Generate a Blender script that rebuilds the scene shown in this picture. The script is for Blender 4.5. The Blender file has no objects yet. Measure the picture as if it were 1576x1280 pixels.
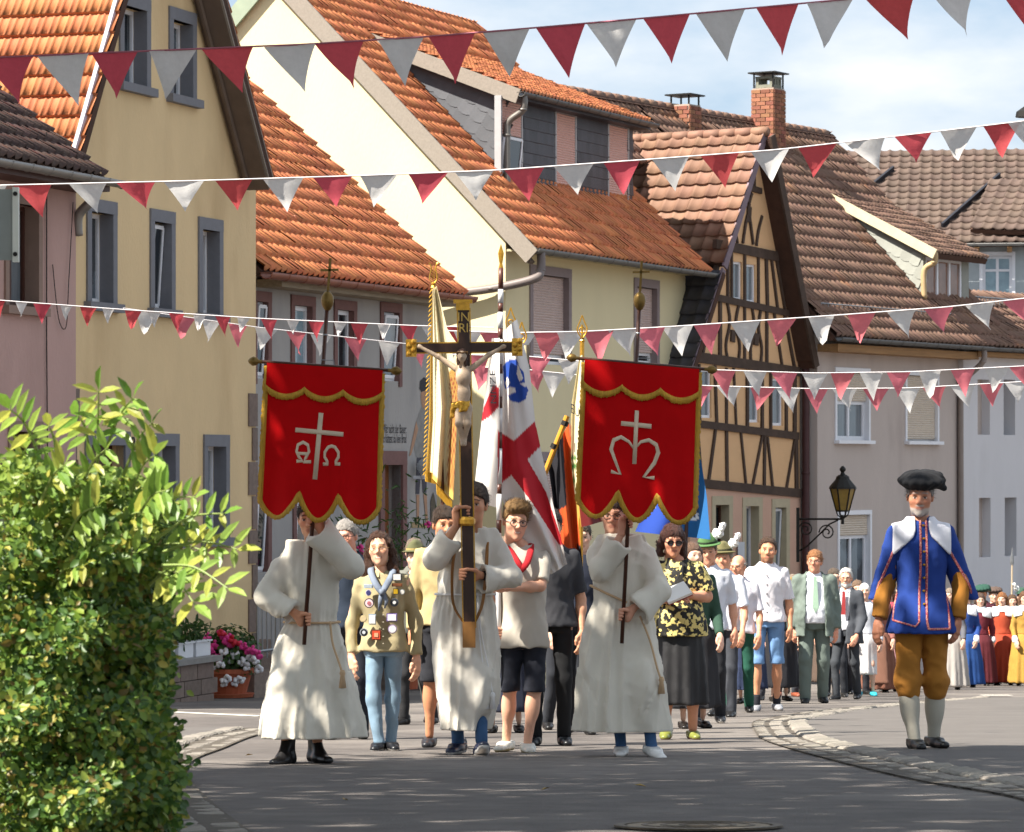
import bpy, bmesh, math, random
import numpy as np
from mathutils import Vector, Matrix
R = math.radians
random.seed(7); RNG = np.random.RandomState(11)
SC = bpy.context.scene
COL = SC.collection

# ------------------------------------------------------------------ camera, sky, sun, exposure
FPX, CXP, HYP = 5600.0, 788.0, 715.0          # focal length, principal column and horizon row of the photograph
cam_d = bpy.data.cameras.new("camera"); cam = bpy.data.objects.new("camera", cam_d); COL.objects.link(cam)
cam.location = (0, 0, 0); cam.rotation_euler = (R(90), 0, 0)
cam_d.sensor_width = 36; cam_d.lens = FPX / 1576 * 36
cam_d.shift_y = (HYP - 640) / 1576; cam_d.clip_start = .5; cam_d.clip_end = 3000
cam_d.dof.use_dof = True; cam_d.dof.focus_distance = 27.0; cam_d.dof.aperture_fstop = 13.0
SC.camera = cam
SUN_AZ = (-0.87, -0.49); SUN_EL = R(51)
w = bpy.data.worlds.new("World"); SC.world = w; w.use_nodes = True
nt = w.node_tree; nt.nodes.clear()
out = nt.nodes.new("ShaderNodeOutputWorld"); bg = nt.nodes.new("ShaderNodeBackground"); bg.inputs[1].default_value = 0.115
sky = nt.nodes.new("ShaderNodeTexSky"); sky.sky_type = 'NISHITA'; sky.sun_disc = False
sky.sun_elevation = SUN_EL; sky.sun_rotation = math.atan2(SUN_AZ[0], SUN_AZ[1]); sky.altitude = 200; sky.air_density = 1.0; sky.dust_density = 1.2; sky.ozone_density = 1.5
tc = nt.nodes.new("ShaderNodeTexCoord"); mp = nt.nodes.new("ShaderNodeMapping"); mp.inputs['Scale'].default_value = (1, 1, 2.6)
mp.inputs['Location'].default_value = (0.31, 0.0, 0.12)
nz = nt.nodes.new("ShaderNodeTexNoise"); nz.inputs['Scale'].default_value = 9.0; nz.inputs['Detail'].default_value = 7; nz.inputs['Roughness'].default_value = .52
rp = nt.nodes.new("ShaderNodeValToRGB"); rp.color_ramp.elements[0].position = .40; rp.color_ramp.elements[1].position = .70
mx = nt.nodes.new("ShaderNodeMix"); mx.data_type = 'RGBA'
mx.inputs[7].default_value = (3.8, 3.8, 3.8, 1)
bl = nt.nodes.new("ShaderNodeMix"); bl.data_type = 'RGBA'; bl.inputs[0].default_value = .85; bl.inputs[7].default_value = (1.5, 1.95, 2.5, 1)
L = nt.links.new
L(tc.outputs['Generated'], mp.inputs[0]); L(mp.outputs[0], nz.inputs[0]); L(nz.outputs[0], rp.inputs[0])
L(sky.outputs[0], bl.inputs[6]); L(rp.outputs[0], mx.inputs[0]); L(bl.outputs[2], mx.inputs[6]); L(mx.outputs[2], bg.inputs[0]); L(bg.outputs[0], out.inputs[0])
sl = bpy.data.lights.new("sun", 'SUN'); sl.energy = 5.0; sl.angle = R(.53); sl.color = (1, .945, .85)
sun = bpy.data.objects.new("sun", sl); COL.objects.link(sun)
SV = Vector((SUN_AZ[0] * math.cos(SUN_EL), SUN_AZ[1] * math.cos(SUN_EL), math.sin(SUN_EL))).normalized()
sun.rotation_euler = SV.to_track_quat('Z', 'Y').to_euler()
SC.view_settings.view_transform = 'Standard'; SC.view_settings.look = 'None'
SC.view_settings.exposure = 1.4; SC.view_settings.gamma = 1; SC.view_settings.use_curve_mapping = False
SC.cycles.max_bounces = 4; SC.cycles.diffuse_bounces = 3; SC.cycles.glossy_bounces = 1; SC.cycles.transmission_bounces = 2; SC.cycles.transparent_max_bounces = 4
SC.cycles.caustics_reflective = False; SC.cycles.caustics_refractive = False
SC.cycles.use_adaptive_sampling = True; SC.cycles.adaptive_threshold = .02

# ------------------------------------------------------------------ helpers
def gz(Y): return -(0.746 + 0.0488 * Y)                       # the street falls away from the camera
def P(px, py, Y): return Vector(((px - CXP) / FPX * Y, Y, (HYP - py) / FPX * Y))
def gnd(px, py):                                              # the point of the street seen at a pixel
    Y = 0.746 / ((py - HYP) / FPX - 0.0488); return Vector(((px - CXP) / FPX * Y, Y, gz(Y)))
def lin(h):
    h = h.lstrip('#'); v = [int(h[i:i + 2], 16) / 255 for i in (0, 2, 4)]
    return tuple((c / 12.92 if c <= .04045 else ((c + .055) / 1.055) ** 2.4) for c in v)
MATS = {}
def M(name, color, rough=.75, metal=0., var=.08, scale=6., bump=.0, bscale=80., rnd=0., attr=None, spec=.4, detail=4, streak=None, trans=0., sheen=0., c2=None, c2pos=(.45, .6), c2scale=None):
    if name in MATS: return MATS[name]
    m = bpy.data.materials.new(name); m.use_nodes = True; t = m.node_tree; b = t.nodes['Principled BSDF']; L = t.links.new
    if isinstance(color, str): color = lin(color)
    b.inputs['Roughness'].default_value = rough; b.inputs['Metallic'].default_value = metal; b.inputs['Specular IOR Level'].default_value = spec
    if sheen: b.inputs['Sheen Weight'].default_value = sheen
    tcn = t.nodes.new("ShaderNodeTexCoord"); mpn = t.nodes.new("ShaderNodeMapping"); L(tcn.outputs['Object'], mpn.inputs[0])
    if streak: mpn.inputs['Scale'].default_value = streak
    if attr:
        a = t.nodes.new("ShaderNodeAttribute"); a.attribute_name = attr; src = a.outputs['Color']
    else:
        a = t.nodes.new("ShaderNodeRGB"); a.outputs[0].default_value = (*color, 1); src = a.outputs[0]
    if c2 is not None:
        if isinstance(c2, str): c2 = lin(c2)
        n2 = t.nodes.new("ShaderNodeTexNoise"); n2.inputs['Scale'].default_value = c2scale or scale; n2.inputs['Detail'].default_value = 5; L(mpn.outputs[0], n2.inputs[0])
        r2 = t.nodes.new("ShaderNodeValToRGB"); r2.color_ramp.elements[0].position, r2.color_ramp.elements[1].position = c2pos; L(n2.outputs[0], r2.inputs[0])
        x2 = t.nodes.new("ShaderNodeMix"); x2.data_type = 'RGBA'; x2.inputs[7].default_value = (*c2, 1); L(r2.outputs[0], x2.inputs[0]); L(src, x2.inputs[6]); src = x2.outputs[2]
    hv = None
    if var or rnd:
        h = t.nodes.new("ShaderNodeHueSaturation"); L(src, h.inputs['Color']); src = h.outputs[0]; val = None
        if var:
            n = t.nodes.new("ShaderNodeTexNoise"); n.inputs['Scale'].default_value = scale; n.inputs['Detail'].default_value = detail; n.inputs['Roughness'].default_value = .6
            L(mpn.outputs[0], n.inputs[0])
            mr = t.nodes.new("ShaderNodeMapRange"); mr.inputs[1].default_value = .25; mr.inputs[2].default_value = .75; mr.inputs[3].default_value = 1 - var; mr.inputs[4].default_value = 1 + var
            L(n.outputs[0], mr.inputs[0]); val = mr.outputs[0]
        if rnd:
            oi = t.nodes.new("ShaderNodeObjectInfo"); at = t.nodes.new("ShaderNodeAttribute"); at.attribute_name = 'rnd'
            ad = t.nodes.new("ShaderNodeMath"); ad.operation = 'ADD'; L(oi.outputs['Random'], ad.inputs[0]); L(at.outputs['Fac'], ad.inputs[1])
            fr = t.nodes.new("ShaderNodeMath"); fr.operation = 'FRACT'; L(ad.outputs[0], fr.inputs[0])
            m2 = t.nodes.new("ShaderNodeMapRange"); m2.inputs[3].default_value = 1 - rnd; m2.inputs[4].default_value = 1 + rnd; L(fr.outputs[0], m2.inputs[0])
            if val is not None:
                mu = t.nodes.new("ShaderNodeMath"); mu.operation = 'MULTIPLY'; L(val, mu.inputs[0]); L(m2.outputs[0], mu.inputs[1]); val = mu.outputs[0]
            else: val = m2.outputs[0]
            f3 = t.nodes.new("ShaderNodeMath"); f3.operation = 'MULTIPLY'; f3.inputs[1].default_value = 7.31; L(fr.outputs[0], f3.inputs[0])
            f4 = t.nodes.new("ShaderNodeMath"); f4.operation = 'FRACT'; L(f3.outputs[0], f4.inputs[0])
            m3 = t.nodes.new("ShaderNodeMapRange"); m3.inputs[3].default_value = .5 - rnd * .05; m3.inputs[4].default_value = .5 + rnd * .05; L(f4.outputs[0], m3.inputs[0]); L(m3.outputs[0], h.inputs['Hue'])
        L(val, h.inputs['Value'])
    L(src, b.inputs['Base Color'])
    if bump:
        nb = t.nodes.new("ShaderNodeTexNoise"); nb.inputs['Scale'].default_value = bscale; nb.inputs['Detail'].default_value = 3; L(mpn.outputs[0], nb.inputs[0])
        bn = t.nodes.new("ShaderNodeBump"); bn.inputs['Strength'].default_value = bump; bn.inputs['Distance'].default_value = .02; L(nb.outputs[0], bn.inputs['Height']); L(bn.outputs[0], b.inputs['Normal'])
    if trans:
        tr = t.nodes.new("ShaderNodeBsdfTranslucent"); L(src, tr.inputs[0]); ms = t.nodes.new("ShaderNodeMixShader"); ms.inputs[0].default_value = trans
        o = t.nodes['Material Output']; L(b.outputs[0], ms.inputs[1]); L(tr.outputs[0], ms.inputs[2]); L(ms.outputs[0], o.inputs[0])
    MATS[name] = m; return m

def tag(o, label=None, cat=None, group=None, kind=None):
    if label: o["label"] = label
    if cat: o["category"] = cat
    if group: o["group"] = group
    if kind: o["kind"] = kind
    return o
def link(name, data, parent=None):
    o = bpy.data.objects.new(name, data); COL.objects.link(o)
    if parent is not None: o.parent = parent
    return o
def empty(name, loc, rz=0.):
    o = link(name, None); o.location = loc; o.rotation_euler = (0, 0, rz); o.empty_display_size = .3; return o
class MB:
    def __init__(s): s.v = []; s.f = []; s.m = []; s.mi = 0
    def add(s, vs, fs):
        n = len(s.v); s.v.extend(vs)
        for f in fs: s.f.append([i + n for i in f]); s.m.append(s.mi)
        return s
    def quad(s, a, b, c, d): return s.add([a, b, c, d], [(0, 1, 2, 3)])
    def box(s, x0, x1, y0, y1, z0, z1):
        v = [(x, y, z) for x in (x0, x1) for y in (y0, y1) for z in (z0, z1)]
        return s.add(v, [(0, 1, 3, 2), (4, 6, 7, 5), (0, 4, 5, 1), (2, 3, 7, 6), (0, 2, 6, 4), (1, 5, 7, 3)])
    def beam(s, a, b, w, d, side=None, w2=None):
        """bar from a to b: width w across, depth d along side"""
        a = Vector(a); b = Vector(b); t = (b - a).normalized(); sd = Vector(side) if side is not None else Vector((0, -1, 0))
        x = t.cross(sd).normalized(); sd = x.cross(t).normalized(); w2 = w if w2 is None else w2; vs = []
        for p, ww in ((a, w), (b, w2)):
            for i, j in ((-1, -1), (1, -1), (1, 1), (-1, 1)): vs.append(tuple(p + x * i * ww / 2 + sd * j * d / 2))
        return s.add(vs, [(0, 3, 2, 1), (4, 5, 6, 7), (0, 1, 5, 4), (1, 2, 6, 5), (2, 3, 7, 6), (3, 0, 4, 7)])
    def tube(s, pts, r, n=8, cap=True, flat=1.):
        pts = [Vector(p) for p in pts]; k = len(pts); rs = r if hasattr(r, '__len__') else [r] * k; up = None; vs = []; fs = []
        for i, p in enumerate(pts):
            t = (pts[min(i + 1, k - 1)] - pts[max(i - 1, 0)]).normalized()
            if up is None: up = Vector((0, 0, 1)) if abs(t.z) < .9 else Vector((0, 1, 0))
            x = t.cross(up).normalized(); y = x.cross(t).normalized(); up = y
            for j in range(n):
                a = 2 * math.pi * j / n; vs.append(tuple(p + (x * math.cos(a) + y * math.sin(a) * flat) * rs[i]))
        for i in range(k - 1):
            for j in range(n): fs.append((i * n + j, i * n + (j + 1) % n, (i + 1) * n + (j + 1) % n, (i + 1) * n + j))
        if cap: fs.append(tuple(range(n - 1, -1, -1))); fs.append(tuple(range((k - 1) * n, k * n)))
        return s.add(vs, fs)
    def lathe(s, prof, c=(0, 0, 0), n=16, ax=None):
        """prof: (radius, height) pairs"""
        c = Vector(c); vs = []; fs = []; k = len(prof)
        for r, z in prof:
            for j in range(n):
                a = 2 * math.pi * j / n; vs.append(tuple(c + Vector((r * math.cos(a), r * math.sin(a), z))))
        for i in range(k - 1):
            for j in range(n): fs.append((i * n + j, i * n + (j + 1) % n, (i + 1) * n + (j + 1) % n, (i + 1) * n + j))
        fs.append(tuple(range(n - 1, -1, -1))); fs.append(tuple(range((k - 1) * n, k * n)))
        return s.add(vs, fs)
    def prism(s, poly, y0, y1):
        """polygon in (x,z) extruded from y0 to y1"""
        n = len(poly); vs = [(x, y0, z) for x, z in poly] + [(x, y1, z) for x, z in poly]
        return s.add(vs, [tuple(range(n)), tuple(range(2 * n - 1, n - 1, -1))] + [(i, n + i, n + (i + 1) % n, (i + 1) % n) for i in range(n)])
    def mesh(s, name, mats=None, smooth=False):
        me = bpy.data.meshes.new(name); me.from_pydata([tuple(v) for v in s.v], [], s.f)
        if mats is not None:
            for m in (mats if isinstance(mats, (list, tuple)) else [mats]): me.materials.append(m)
            if isinstance(mats, (list, tuple)) and len(mats) > 1: me.polygons.foreach_set('material_index', s.m)
        if smooth: me.polygons.foreach_set('use_smooth', [True] * len(me.polygons))
        me.update(); return me
    def build(s, name, mats, parent=None, smooth=False, fix=True):
        me = s.mesh(name, mats, smooth)
        if fix:
            bm = bmesh.new(); bm.from_mesh(me); bmesh.ops.recalc_face_normals(bm, faces=bm.faces); bm.to_mesh(me); bm.free()
        return link(name, me, parent)
def meshnp(name, v, f, mat, smooth=True, cols=None, rnd=None):
    """fast mesh from numpy arrays; f is (n,3) or (n,4)"""
    me = bpy.data.meshes.new(name); v = np.asarray(v, np.float32); f = np.asarray(f, np.int32); k = f.shape[1]
    me.vertices.add(len(v)); me.vertices.foreach_set('co', v.ravel()); me.loops.add(f.size); me.loops.foreach_set('vertex_index', f.ravel())
    me.polygons.add(len(f)); me.polygons.foreach_set('loop_start', np.arange(0, f.size, k, dtype=np.int32)); me.polygons.foreach_set('loop_total', np.full(len(f), k, np.int32))
    if smooth: me.polygons.foreach_set('use_smooth', np.ones(len(f), bool))
    if cols is not None:
        a = me.color_attributes.new('Col', 'FLOAT_COLOR', 'POINT'); c = np.ones((len(v), 4), np.float32); c[:, :3] = cols; a.data.foreach_set('color', c.ravel())
    if rnd is not None:
        a = me.attributes.new('rnd', 'FLOAT', 'FACE'); a.data.foreach_set('value', np.asarray(rnd, np.float32))
    if mat is not None: me.materials.append(mat)
    me.update(calc_edges=True); me.validate(); return me
def textmesh(txt, size, font_extrude=0.0, shear=0., align='LEFT'):
    c = bpy.data.curves.new('lettering', 'FONT'); c.body = txt; c.size = size; c.extrude = font_extrude; c.shear = shear; c.align_x = align; c.resolution_u = 3
    o = bpy.data.objects.new('lettering', c); COL.objects.link(o)
    me = bpy.data.meshes.new_from_object(o.evaluated_get(bpy.context.evaluated_depsgraph_get()))
    bpy.data.objects.remove(o); bpy.data.curves.remove(c); return me
def remap(me, fn):
    n = len(me.vertices); co = np.empty(n * 3, np.float32); me.vertices.foreach_get('co', co); co = co.reshape(-1, 3)
    me.vertices.foreach_set('co', np.array([tuple(fn(*p)) for p in co], np.float32).ravel()); me.update(); return me

# ------------------------------------------------------------------ materials of the setting
asphalt = M('asphalt', '#5a5450', rough=.88, var=.34, scale=3.2, bump=.5, bscale=90, c2='#6e6761', c2scale=.3, c2pos=(.46, .56), detail=14)
asphalt2 = M('asphalt_pavement', '#5f5a56', rough=.9, var=.18, scale=2.1, bump=.35, bscale=150, detail=8)
stone = M('granite_sett', '#857e74', rough=.85, var=.22, scale=9, bump=.5, bscale=45, rnd=.2)
joint = M('joint_sand', '#4f483f', rough=.95, var=.2, scale=12, bump=.3)
white_line = M('road_paint', '#c9c4b8', rough=.8, var=.2, scale=14)
tile_or = M('tile_orange', '#bf7449', rough=.75, var=.14, scale=7, rnd=.14, bump=.2, bscale=50)
tile_or2 = M('tile_orange_old', '#cf7f52', rough=.8, var=.2, scale=3, rnd=.12, bump=.25, bscale=50, c2='#b0694a', c2pos=(.45, .75), c2scale=1.2)
tile_br = M('tile_brown', '#7d6152', rough=.8, var=.2, scale=3, rnd=.13, bump=.2, bscale=50, c2='#a3714f', c2pos=(.58, .75), c2scale=.9)
tile_tan = M('tile_tan', '#876552', rough=.75, var=.15, scale=5, rnd=.13, bump=.2, bscale=50)
tile_far = M('tile_grey_brown', '#5a4a41', rough=.8, var=.15, scale=4, rnd=.15, bump=.2, bscale=50)
tile_dk = M('tile_dark', '#4e3d38', rough=.85, var=.3, scale=5, rnd=.3, bump=.3, bscale=40, c2='#6e4436', c2pos=(.55, .7))
deck = M('roof_batten', '#4a3328', rough=.95, var=.2)
slate_lt = M('slate_light', '#5b5c60', rough=.6, var=.12, scale=5, rnd=.13, bump=.15)
slate_pale = M('slate_pale', '#97988f', rough=.7, var=.1, scale=5, rnd=.1, bump=.15)
slate_dk = M('slate_dark', '#3d3c42', rough=.5, var=.2, scale=5, rnd=.22, bump=.2)
plY = M('plaster_yellow', '#dcc093', rough=.92, streak=(1, 1, .4), var=.07, scale=1.1, bump=.45, bscale=28, detail=7, c2='#b4946a', c2scale=.7, c2pos=(.5, .85))
plP = M('plaster_pink', '#bb9990', rough=.92, streak=(1, 1, .4), c2='#a5857c', c2scale=.8, c2pos=(.5, .8), var=.07, scale=1.0, bump=.45, bscale=28, detail=7)
plG = M('plaster_grey', '#a6a29e', rough=.92, var=.08, scale=1.3, bump=.35, bscale=30, detail=7, streak=(1, 1, .35), c2='#8d8b8a', c2scale=1.2, c2pos=(.5, .75))
plC = M('plaster_cream', '#dacda6', rough=.92, var=.05, streak=(1, 1, .35), scale=.9, bump=.25, bscale=30, detail=7)
plT = M('plaster_timber', '#dcb184', rough=.92, var=.06, scale=2, bump=.3, bscale=25, detail=6)
plT2 = M('plaster_salmon', '#cba48e', rough=.92, var=.06, scale=1.5, bump=.3, bscale=25)
plK = M('plaster_rose_grey', '#bdb0a8', c2='#a3958e', c2scale=.9, c2pos=(.52, .8), rough=.92, var=.07, scale=1.2, bump=.3, bscale=28, detail=7, streak=(1, 1, .4))
plW = M('plaster_white', '#d2d0d2', rough=.92, streak=(1, 1, .4), c2='#bdbabb', c2scale=.7, c2pos=(.55, .8), var=.05, scale=1.0, bump=.2, bscale=28)
surG = M('stone_surround_grey', '#77777c', rough=.85, var=.07, scale=8, bump=.15)
surR = M('stone_surround_red', '#7b5a55', rough=.85, var=.12, scale=9, bump=.2)
sand = M('sandstone_quoin', '#7c6c62', rough=.9, var=.2, scale=14, bump=.5, bscale=50, rnd=.15)
white_fr = M('window_frame_white', '#e6e6ea', rough=.4, var=.02)
brown_fr = M('window_frame_brown', '#4a2c22', rough=.5, var=.1)
glass = M('window_glass', '#1d2328', rough=.04, spec=.9, var=.2, scale=2, c2='#56626a', c2scale=1.1, c2pos=(.5, .62))  # paler patches painted into the glass colour as reflections
glass_c = M('window_glass_curtain', '#6f767b', rough=.08, spec=.9, var=.25, scale=3, streak=(6, 6, .4))
shut = M('roller_shutter_beige', '#c2aca4', rough=.6, var=.04)
shutP = M('roller_shutter_pink', '#d6a99c', rough=.6, var=.04)
zinc = M('zinc_gutter', '#8d8a86', rough=.45, metal=.6, var=.12, scale=6)
copper = M('copper_gutter', '#8a5440', rough=.5, metal=.3, var=.2, scale=5)
pvc = M('pipe_brown_grey', '#756a66', rough=.5, var=.08)
timber = M('timber_dark', '#4a3a30', rough=.85, var=.3, scale=5, bump=.4, bscale=30, streak=(1, 1, 1))
verge = M('verge_board_grey', '#8d8378', rough=.85, var=.15, scale=5, streak=(1, 6, 6))
soffit = M('soffit_brown', '#6a5a4e', rough=.85, var=.15, scale=4)
brick_m = M('brick', '#8f5e48', rough=.9, var=.15, scale=12, rnd=.3, bump=.3)
mortar = M('mortar', '#a39183', rough=.95, var=.1)
iron = M('wrought_iron', '#26231f', rough=.5, metal=.5, var=.1)
steel = M('galvanised_steel', '#8f9193', rough=.4, metal=.7, var=.1)
lead = M('lead_flashing', '#6b6a70', rough=.6, metal=.3, var=.1)
gold = M('gilding', '#c8973a', rough=.35, metal=.75, var=.25, scale=40)
# ------------------------------------------------------------------ ground, road edges
mb = MB(); g = [(-160, -30), (160, -30), (160, 420), (-160, 420)]
mb.add([(x, y, gz(y)) for x, y in g], [(0, 1, 2, 3)]); tag(mb.build('road', asphalt), kind='structure')
def offs(pts, d):
    res = []
    for i, p in enumerate(pts):
        t = (pts[min(i + 1, len(pts) - 1)] - pts[max(i - 1, 0)]); t.z = 0; t.normalize(); q = p + Vector((-t.y, t.x, 0)) * d; q.z = gz(q.y); res.append(q)
    return res
def resamp(pts, step):
    res = [pts[0].copy()]; acc = 0.
    for a, b in zip(pts, pts[1:]):
        l = (b - a).length; s = step - acc
        while s <= l: res.append(a.lerp(b, s / l)); s += step
        acc = l - (s - step)
    return res
def smoothp(pts, n=8):
    res = []
    for i in range(len(pts) - 1):
        p0, p1, p2, p3 = pts[max(i - 1, 0)], pts[i], pts[i + 1], pts[min(i + 2, len(pts) - 1)]
        for k in range(n):
            t = k / n; res.append(.5 * ((2 * p1) + (p2 - p0) * t + (2 * p0 - 5 * p1 + 4 * p2 - p3) * t * t + (3 * p1 - p0 - 3 * p2 + p3) * t ** 3))
    return res + [pts[-1]]
def sett_mesh():
    bm = bmesh.new(); bmesh.ops.create_cube(bm, size=1); bmesh.ops.bevel(bm, geom=bm.edges[:], offset=.12, segments=1, affect='EDGES')
    me = bpy.data.meshes.new('sett'); bm.to_mesh(me); bm.free(); me.materials.append(stone); return me
SETT = sett_mesh()
def kerb(name, pts, side, rows):
    """a base strip of joint sand and rows of granite setts as children; rows: (offset0, offset1, length, height)"""
    pts = smoothp(pts); d0, d1 = rows[0][0], rows[-1][1]
    a = offs(pts, side * d0); b = offs(pts, side * d1); m = MB()
    for i in range(len(a) - 1): m.quad(*[tuple(p + Vector((0, 0, .012))) for p in (a[i], a[i + 1], b[i + 1], b[i])])
    root = tag(m.build(name, joint), kind='structure')
    for o0, o1, ln, h in rows:
        c = resamp(offs(pts, side * (o0 + o1) / 2), ln)
        for p, q in zip(c, c[1:]):
            mid = (p + q) / 2; t = q - p
            s = link('sett', SETT, root); s.location = (mid.x, mid.y, gz(mid.y) + h / 2 - .04 + random.uniform(-.006, .006))
            s.rotation_euler = (random.uniform(-.02, .02) - .0488, random.uniform(-.02, .02), math.atan2(t.y, t.x) + random.uniform(-.04, .04))
            s.scale = (t.length * random.uniform(.8, .93), (o1 - o0) * random.uniform(.8, .93), h + .06)
    return root
kR = [gnd(*p) for p in ((1760, 1310), (1576, 1233), (1414, 1203), (1276, 1170), (1180, 1142), (1160, 1125), (1161, 1111), (1201, 1103), (1259, 1094), (1345, 1086), (1386, 1082), (1470, 1075))]
kerb('kerb_right', kR, -1, [(0, .13, .15, .02), (.14, .29, .17, .025), (.31, .52, .3, .04)])
kL = [gnd(*p) for p in ((420, 1310), (381, 1280), (344, 1252), (309, 1221), (290, 1194), (292, 1178), (309, 1166), (344, 1153), (388, 1135), (440, 1122))]
kerb('kerb_left', kL, 1, [(0, .14, .16, .02), (.15, .29, .16, .022), (.31, .5, .28, .035)])
# pavements behind the kerbs
pv = offs(smoothp(kR), -.5); m = MB(); far = [Vector((60, pv[-1].y + 1.5, 0)), Vector((60, 10, 0)), Vector((6.4, 10, 0))]
poly = [(p.x, p.y, gz(p.y) + .022) for p in pv] + [(p.x, p.y, gz(p.y) + .022) for p in far]
m.add(poly, [tuple(range(len(poly)))]); tag(m.build('pavement_right', asphalt2), kind='structure')
pv = offs(smoothp(kL), .48); m = MB()
poly = [(p.x, p.y, gz(p.y) + .018) for p in pv] + [(p.x, p.y, gz(p.y) + .018) for p in (Vector((-12, 30, 0)), Vector((-12, 9, 0)), Vector((-1.2, 9, 0)))]
m.add(poly, [tuple(range(len(poly)))]); tag(m.build('pavement_left', asphalt2), kind='structure')
m = MB(); a, b = gnd(225, 1095), gnd(396, 1103); d = Vector((0, .45, -.022)); m.quad(*[tuple(p + Vector((0, 0, .005))) for p in (a, b, b + d, a + d)]); tag(m.build('road_marking', white_line), kind='structure')
m = MB(); a, b = gnd(1513, 1073), gnd(1560, 1073); d = Vector((0, .5, -.0244)); m.quad(*[tuple(p + Vector((0, 0, .027))) for p in (a, b, b + d, a + d)]); tag(m.build('road_marking', white_line), kind='structure')
# manhole cover
c = gnd(1075, 1274); root = empty('manhole_cover', (c.x, c.y, c.z + .006)); root.rotation_euler = (-.0488, 0, 0)
tag(root, 'round iron manhole cover sunk in the dark asphalt at the bottom edge', 'manhole')
castiron = M('cast_iron', '#5d5346', rough=.6, metal=.5, var=.25, scale=20, bump=.4, bscale=60)
MB().lathe([(.34, 0), (.34, .008), (.30, .008), (.30, .0)], n=40).build('ring', castiron, root)
MB().lathe([(.288, 0), (.288, .006)], n=40).build('lid', M('lid_concrete', '#8c7e6c', rough=.9, var=.2, scale=15, bump=.4), root)
for k in range(3): MB().lathe([(.08 + k * .075, .0), (.08 + k * .075, .009), (.062 + k * .075, .009), (.062 + k * .075, 0)], n=32).build('rib', castiron, root)
# fallen leaves
lf = M('fallen_leaf', '#a88a4a', rough=.8, var=.2)
lme = MB().add([(-.03, 0, 0), (0, -.012, .008), (.035, 0, .004), (0, .014, .01)], [(0, 1, 2, 3)]).mesh('leaf', lf)
for k, (px, py, lab) in enumerate([(985, 1213, 'small dry leaf lying on the asphalt above the manhole cover'), (531, 1235, 'small dry leaf lying on the asphalt below the first bearer'), (384, 1165, 'small dry leaf lying beside the kerb at the first bearer'), (840, 1218, 'small dry leaf lying on the asphalt below the smiling boy')]):
    p = gnd(px, py); o = link('fallen_leaf', lme); o.location = p + Vector((0, 0, .012)); o.rotation_euler = (.1, .2, k * 1.3); tag(o, lab, 'leaf', 'dry leaves scattered on the road')

# ------------------------------------------------------------------ houses
def flat_tile(w_, h_, th=.042, hump=.028, kind='roll'):
    """one roof tile: u across, v up the slope, its lower edge lifted over the row below"""
    us = {'roll': [(0, .0), (.12, .75), (.26, 1), (.4, .72), (.52, .1), (.78, 0), (1, 0)], 'flat': [(0, .5), (.1, .5), (.12, 0), (.55, .0), (.57, .35), (.68, .35), (.7, 0), (1, 0)],
          'pan': [(0, .8), (.1, 1), (.2, .7), (.35, .15), (.55, 0), (.8, .15), (1, .75)]}[kind]
    n = len(us); vs = []
    for u, p in us: vs.append((u * w_, 0, .004 + p * hump))                    # front lower lip
    for u, p in us: vs.append((u * w_, 0, th + .012 + p * hump))
    for u, p in us: vs.append((u * w_, h_ * 1.12, p * hump))
    fs = []
    for i in range(n - 1): fs += [(i, i + 1, n + i + 1, n + i), (n + i, n + i + 1, 2 * n + i + 1, 2 * n + i)]
    return np.array(vs, np.float32), np.array(fs, np.int32)
def project(p): return (CXP + FPX * p.x / p.y, HYP - FPX * p.z / p.y)
def place_roof(parent, name, O, U, V, nc, nr, w_, h_, mat, kind, parts=0, keep=None, dk=deck, hump=.028, sag=0.):
    """tile covering on the plane O + u U + v V (parent space); its tiles are children"""
    U = Vector(U).normalized(); V = Vector(V).normalized(); N = U.cross(V).normalized()
    mb = MB(); mb.box(0, nc * w_, 0, nr * h_, -.12, -.005); rf = mb.build(name, dk, parent)
    rf.matrix_local = Matrix(((U.x, V.x, N.x, O[0]), (U.y, V.y, N.y, O[1]), (U.z, V.z, N.z, O[2]), (0, 0, 0, 1)))
    bpy.context.view_layer.update(); MW = rf.matrix_world
    vs, fs = flat_tile(w_, h_, hump=hump, kind=kind); me = meshnp('tile', vs, fs, mat, smooth=False)
    pos = []
    for j in range(nr):
        for i in range(nc):
            if keep and not keep((i + .5) * w_, (j + .5) * h_): continue
            wp = MW @ Vector(((i + .5) * w_, (j + .5) * h_, 0)); px, py = project(wp)
            vis = -30 < px < 1606 and -30 < py < 1300; pos.append((0 if vis else 1, wp.y, i, j))
    pos.sort(); single = set((i, j) for _, _, i, j in [q for q in pos if q[0] == 0][:parts]); rest = []
    for _, _, i, j in pos:
        off = np.array((i * w_, j * h_, random.uniform(-.004, .006)), np.float32)
        if (i, j) in single:
            o = link('tile', me, rf); o.location = off; o.rotation_euler = (random.uniform(-.012, .012), random.uniform(-.012, .012), random.uniform(-.012, .012))
        else: rest.append(off)
    if rest:
        n = len(rest); off = np.array(rest); k = len(vs)
        jit = (RNG.rand(n, 1, 1).astype(np.float32) - .5) * .012
        V_ = np.repeat(vs[None], n, 0); V_ = V_ + off[:, None, :]; V_[..., 2] += (jit * (vs[None, :, 0:1] / w_ - .5) * 2)[..., 0]
        F_ = (fs[None] + (np.arange(n) * k)[:, None, None]).reshape(-1, 4)
        tag(link('tiles', meshnp('tiles', V_.reshape(-1, 3), F_, mat, smooth=False, rnd=np.repeat(RNG.rand(n), len(fs))), rf), kind='stuff')
    return rf
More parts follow.
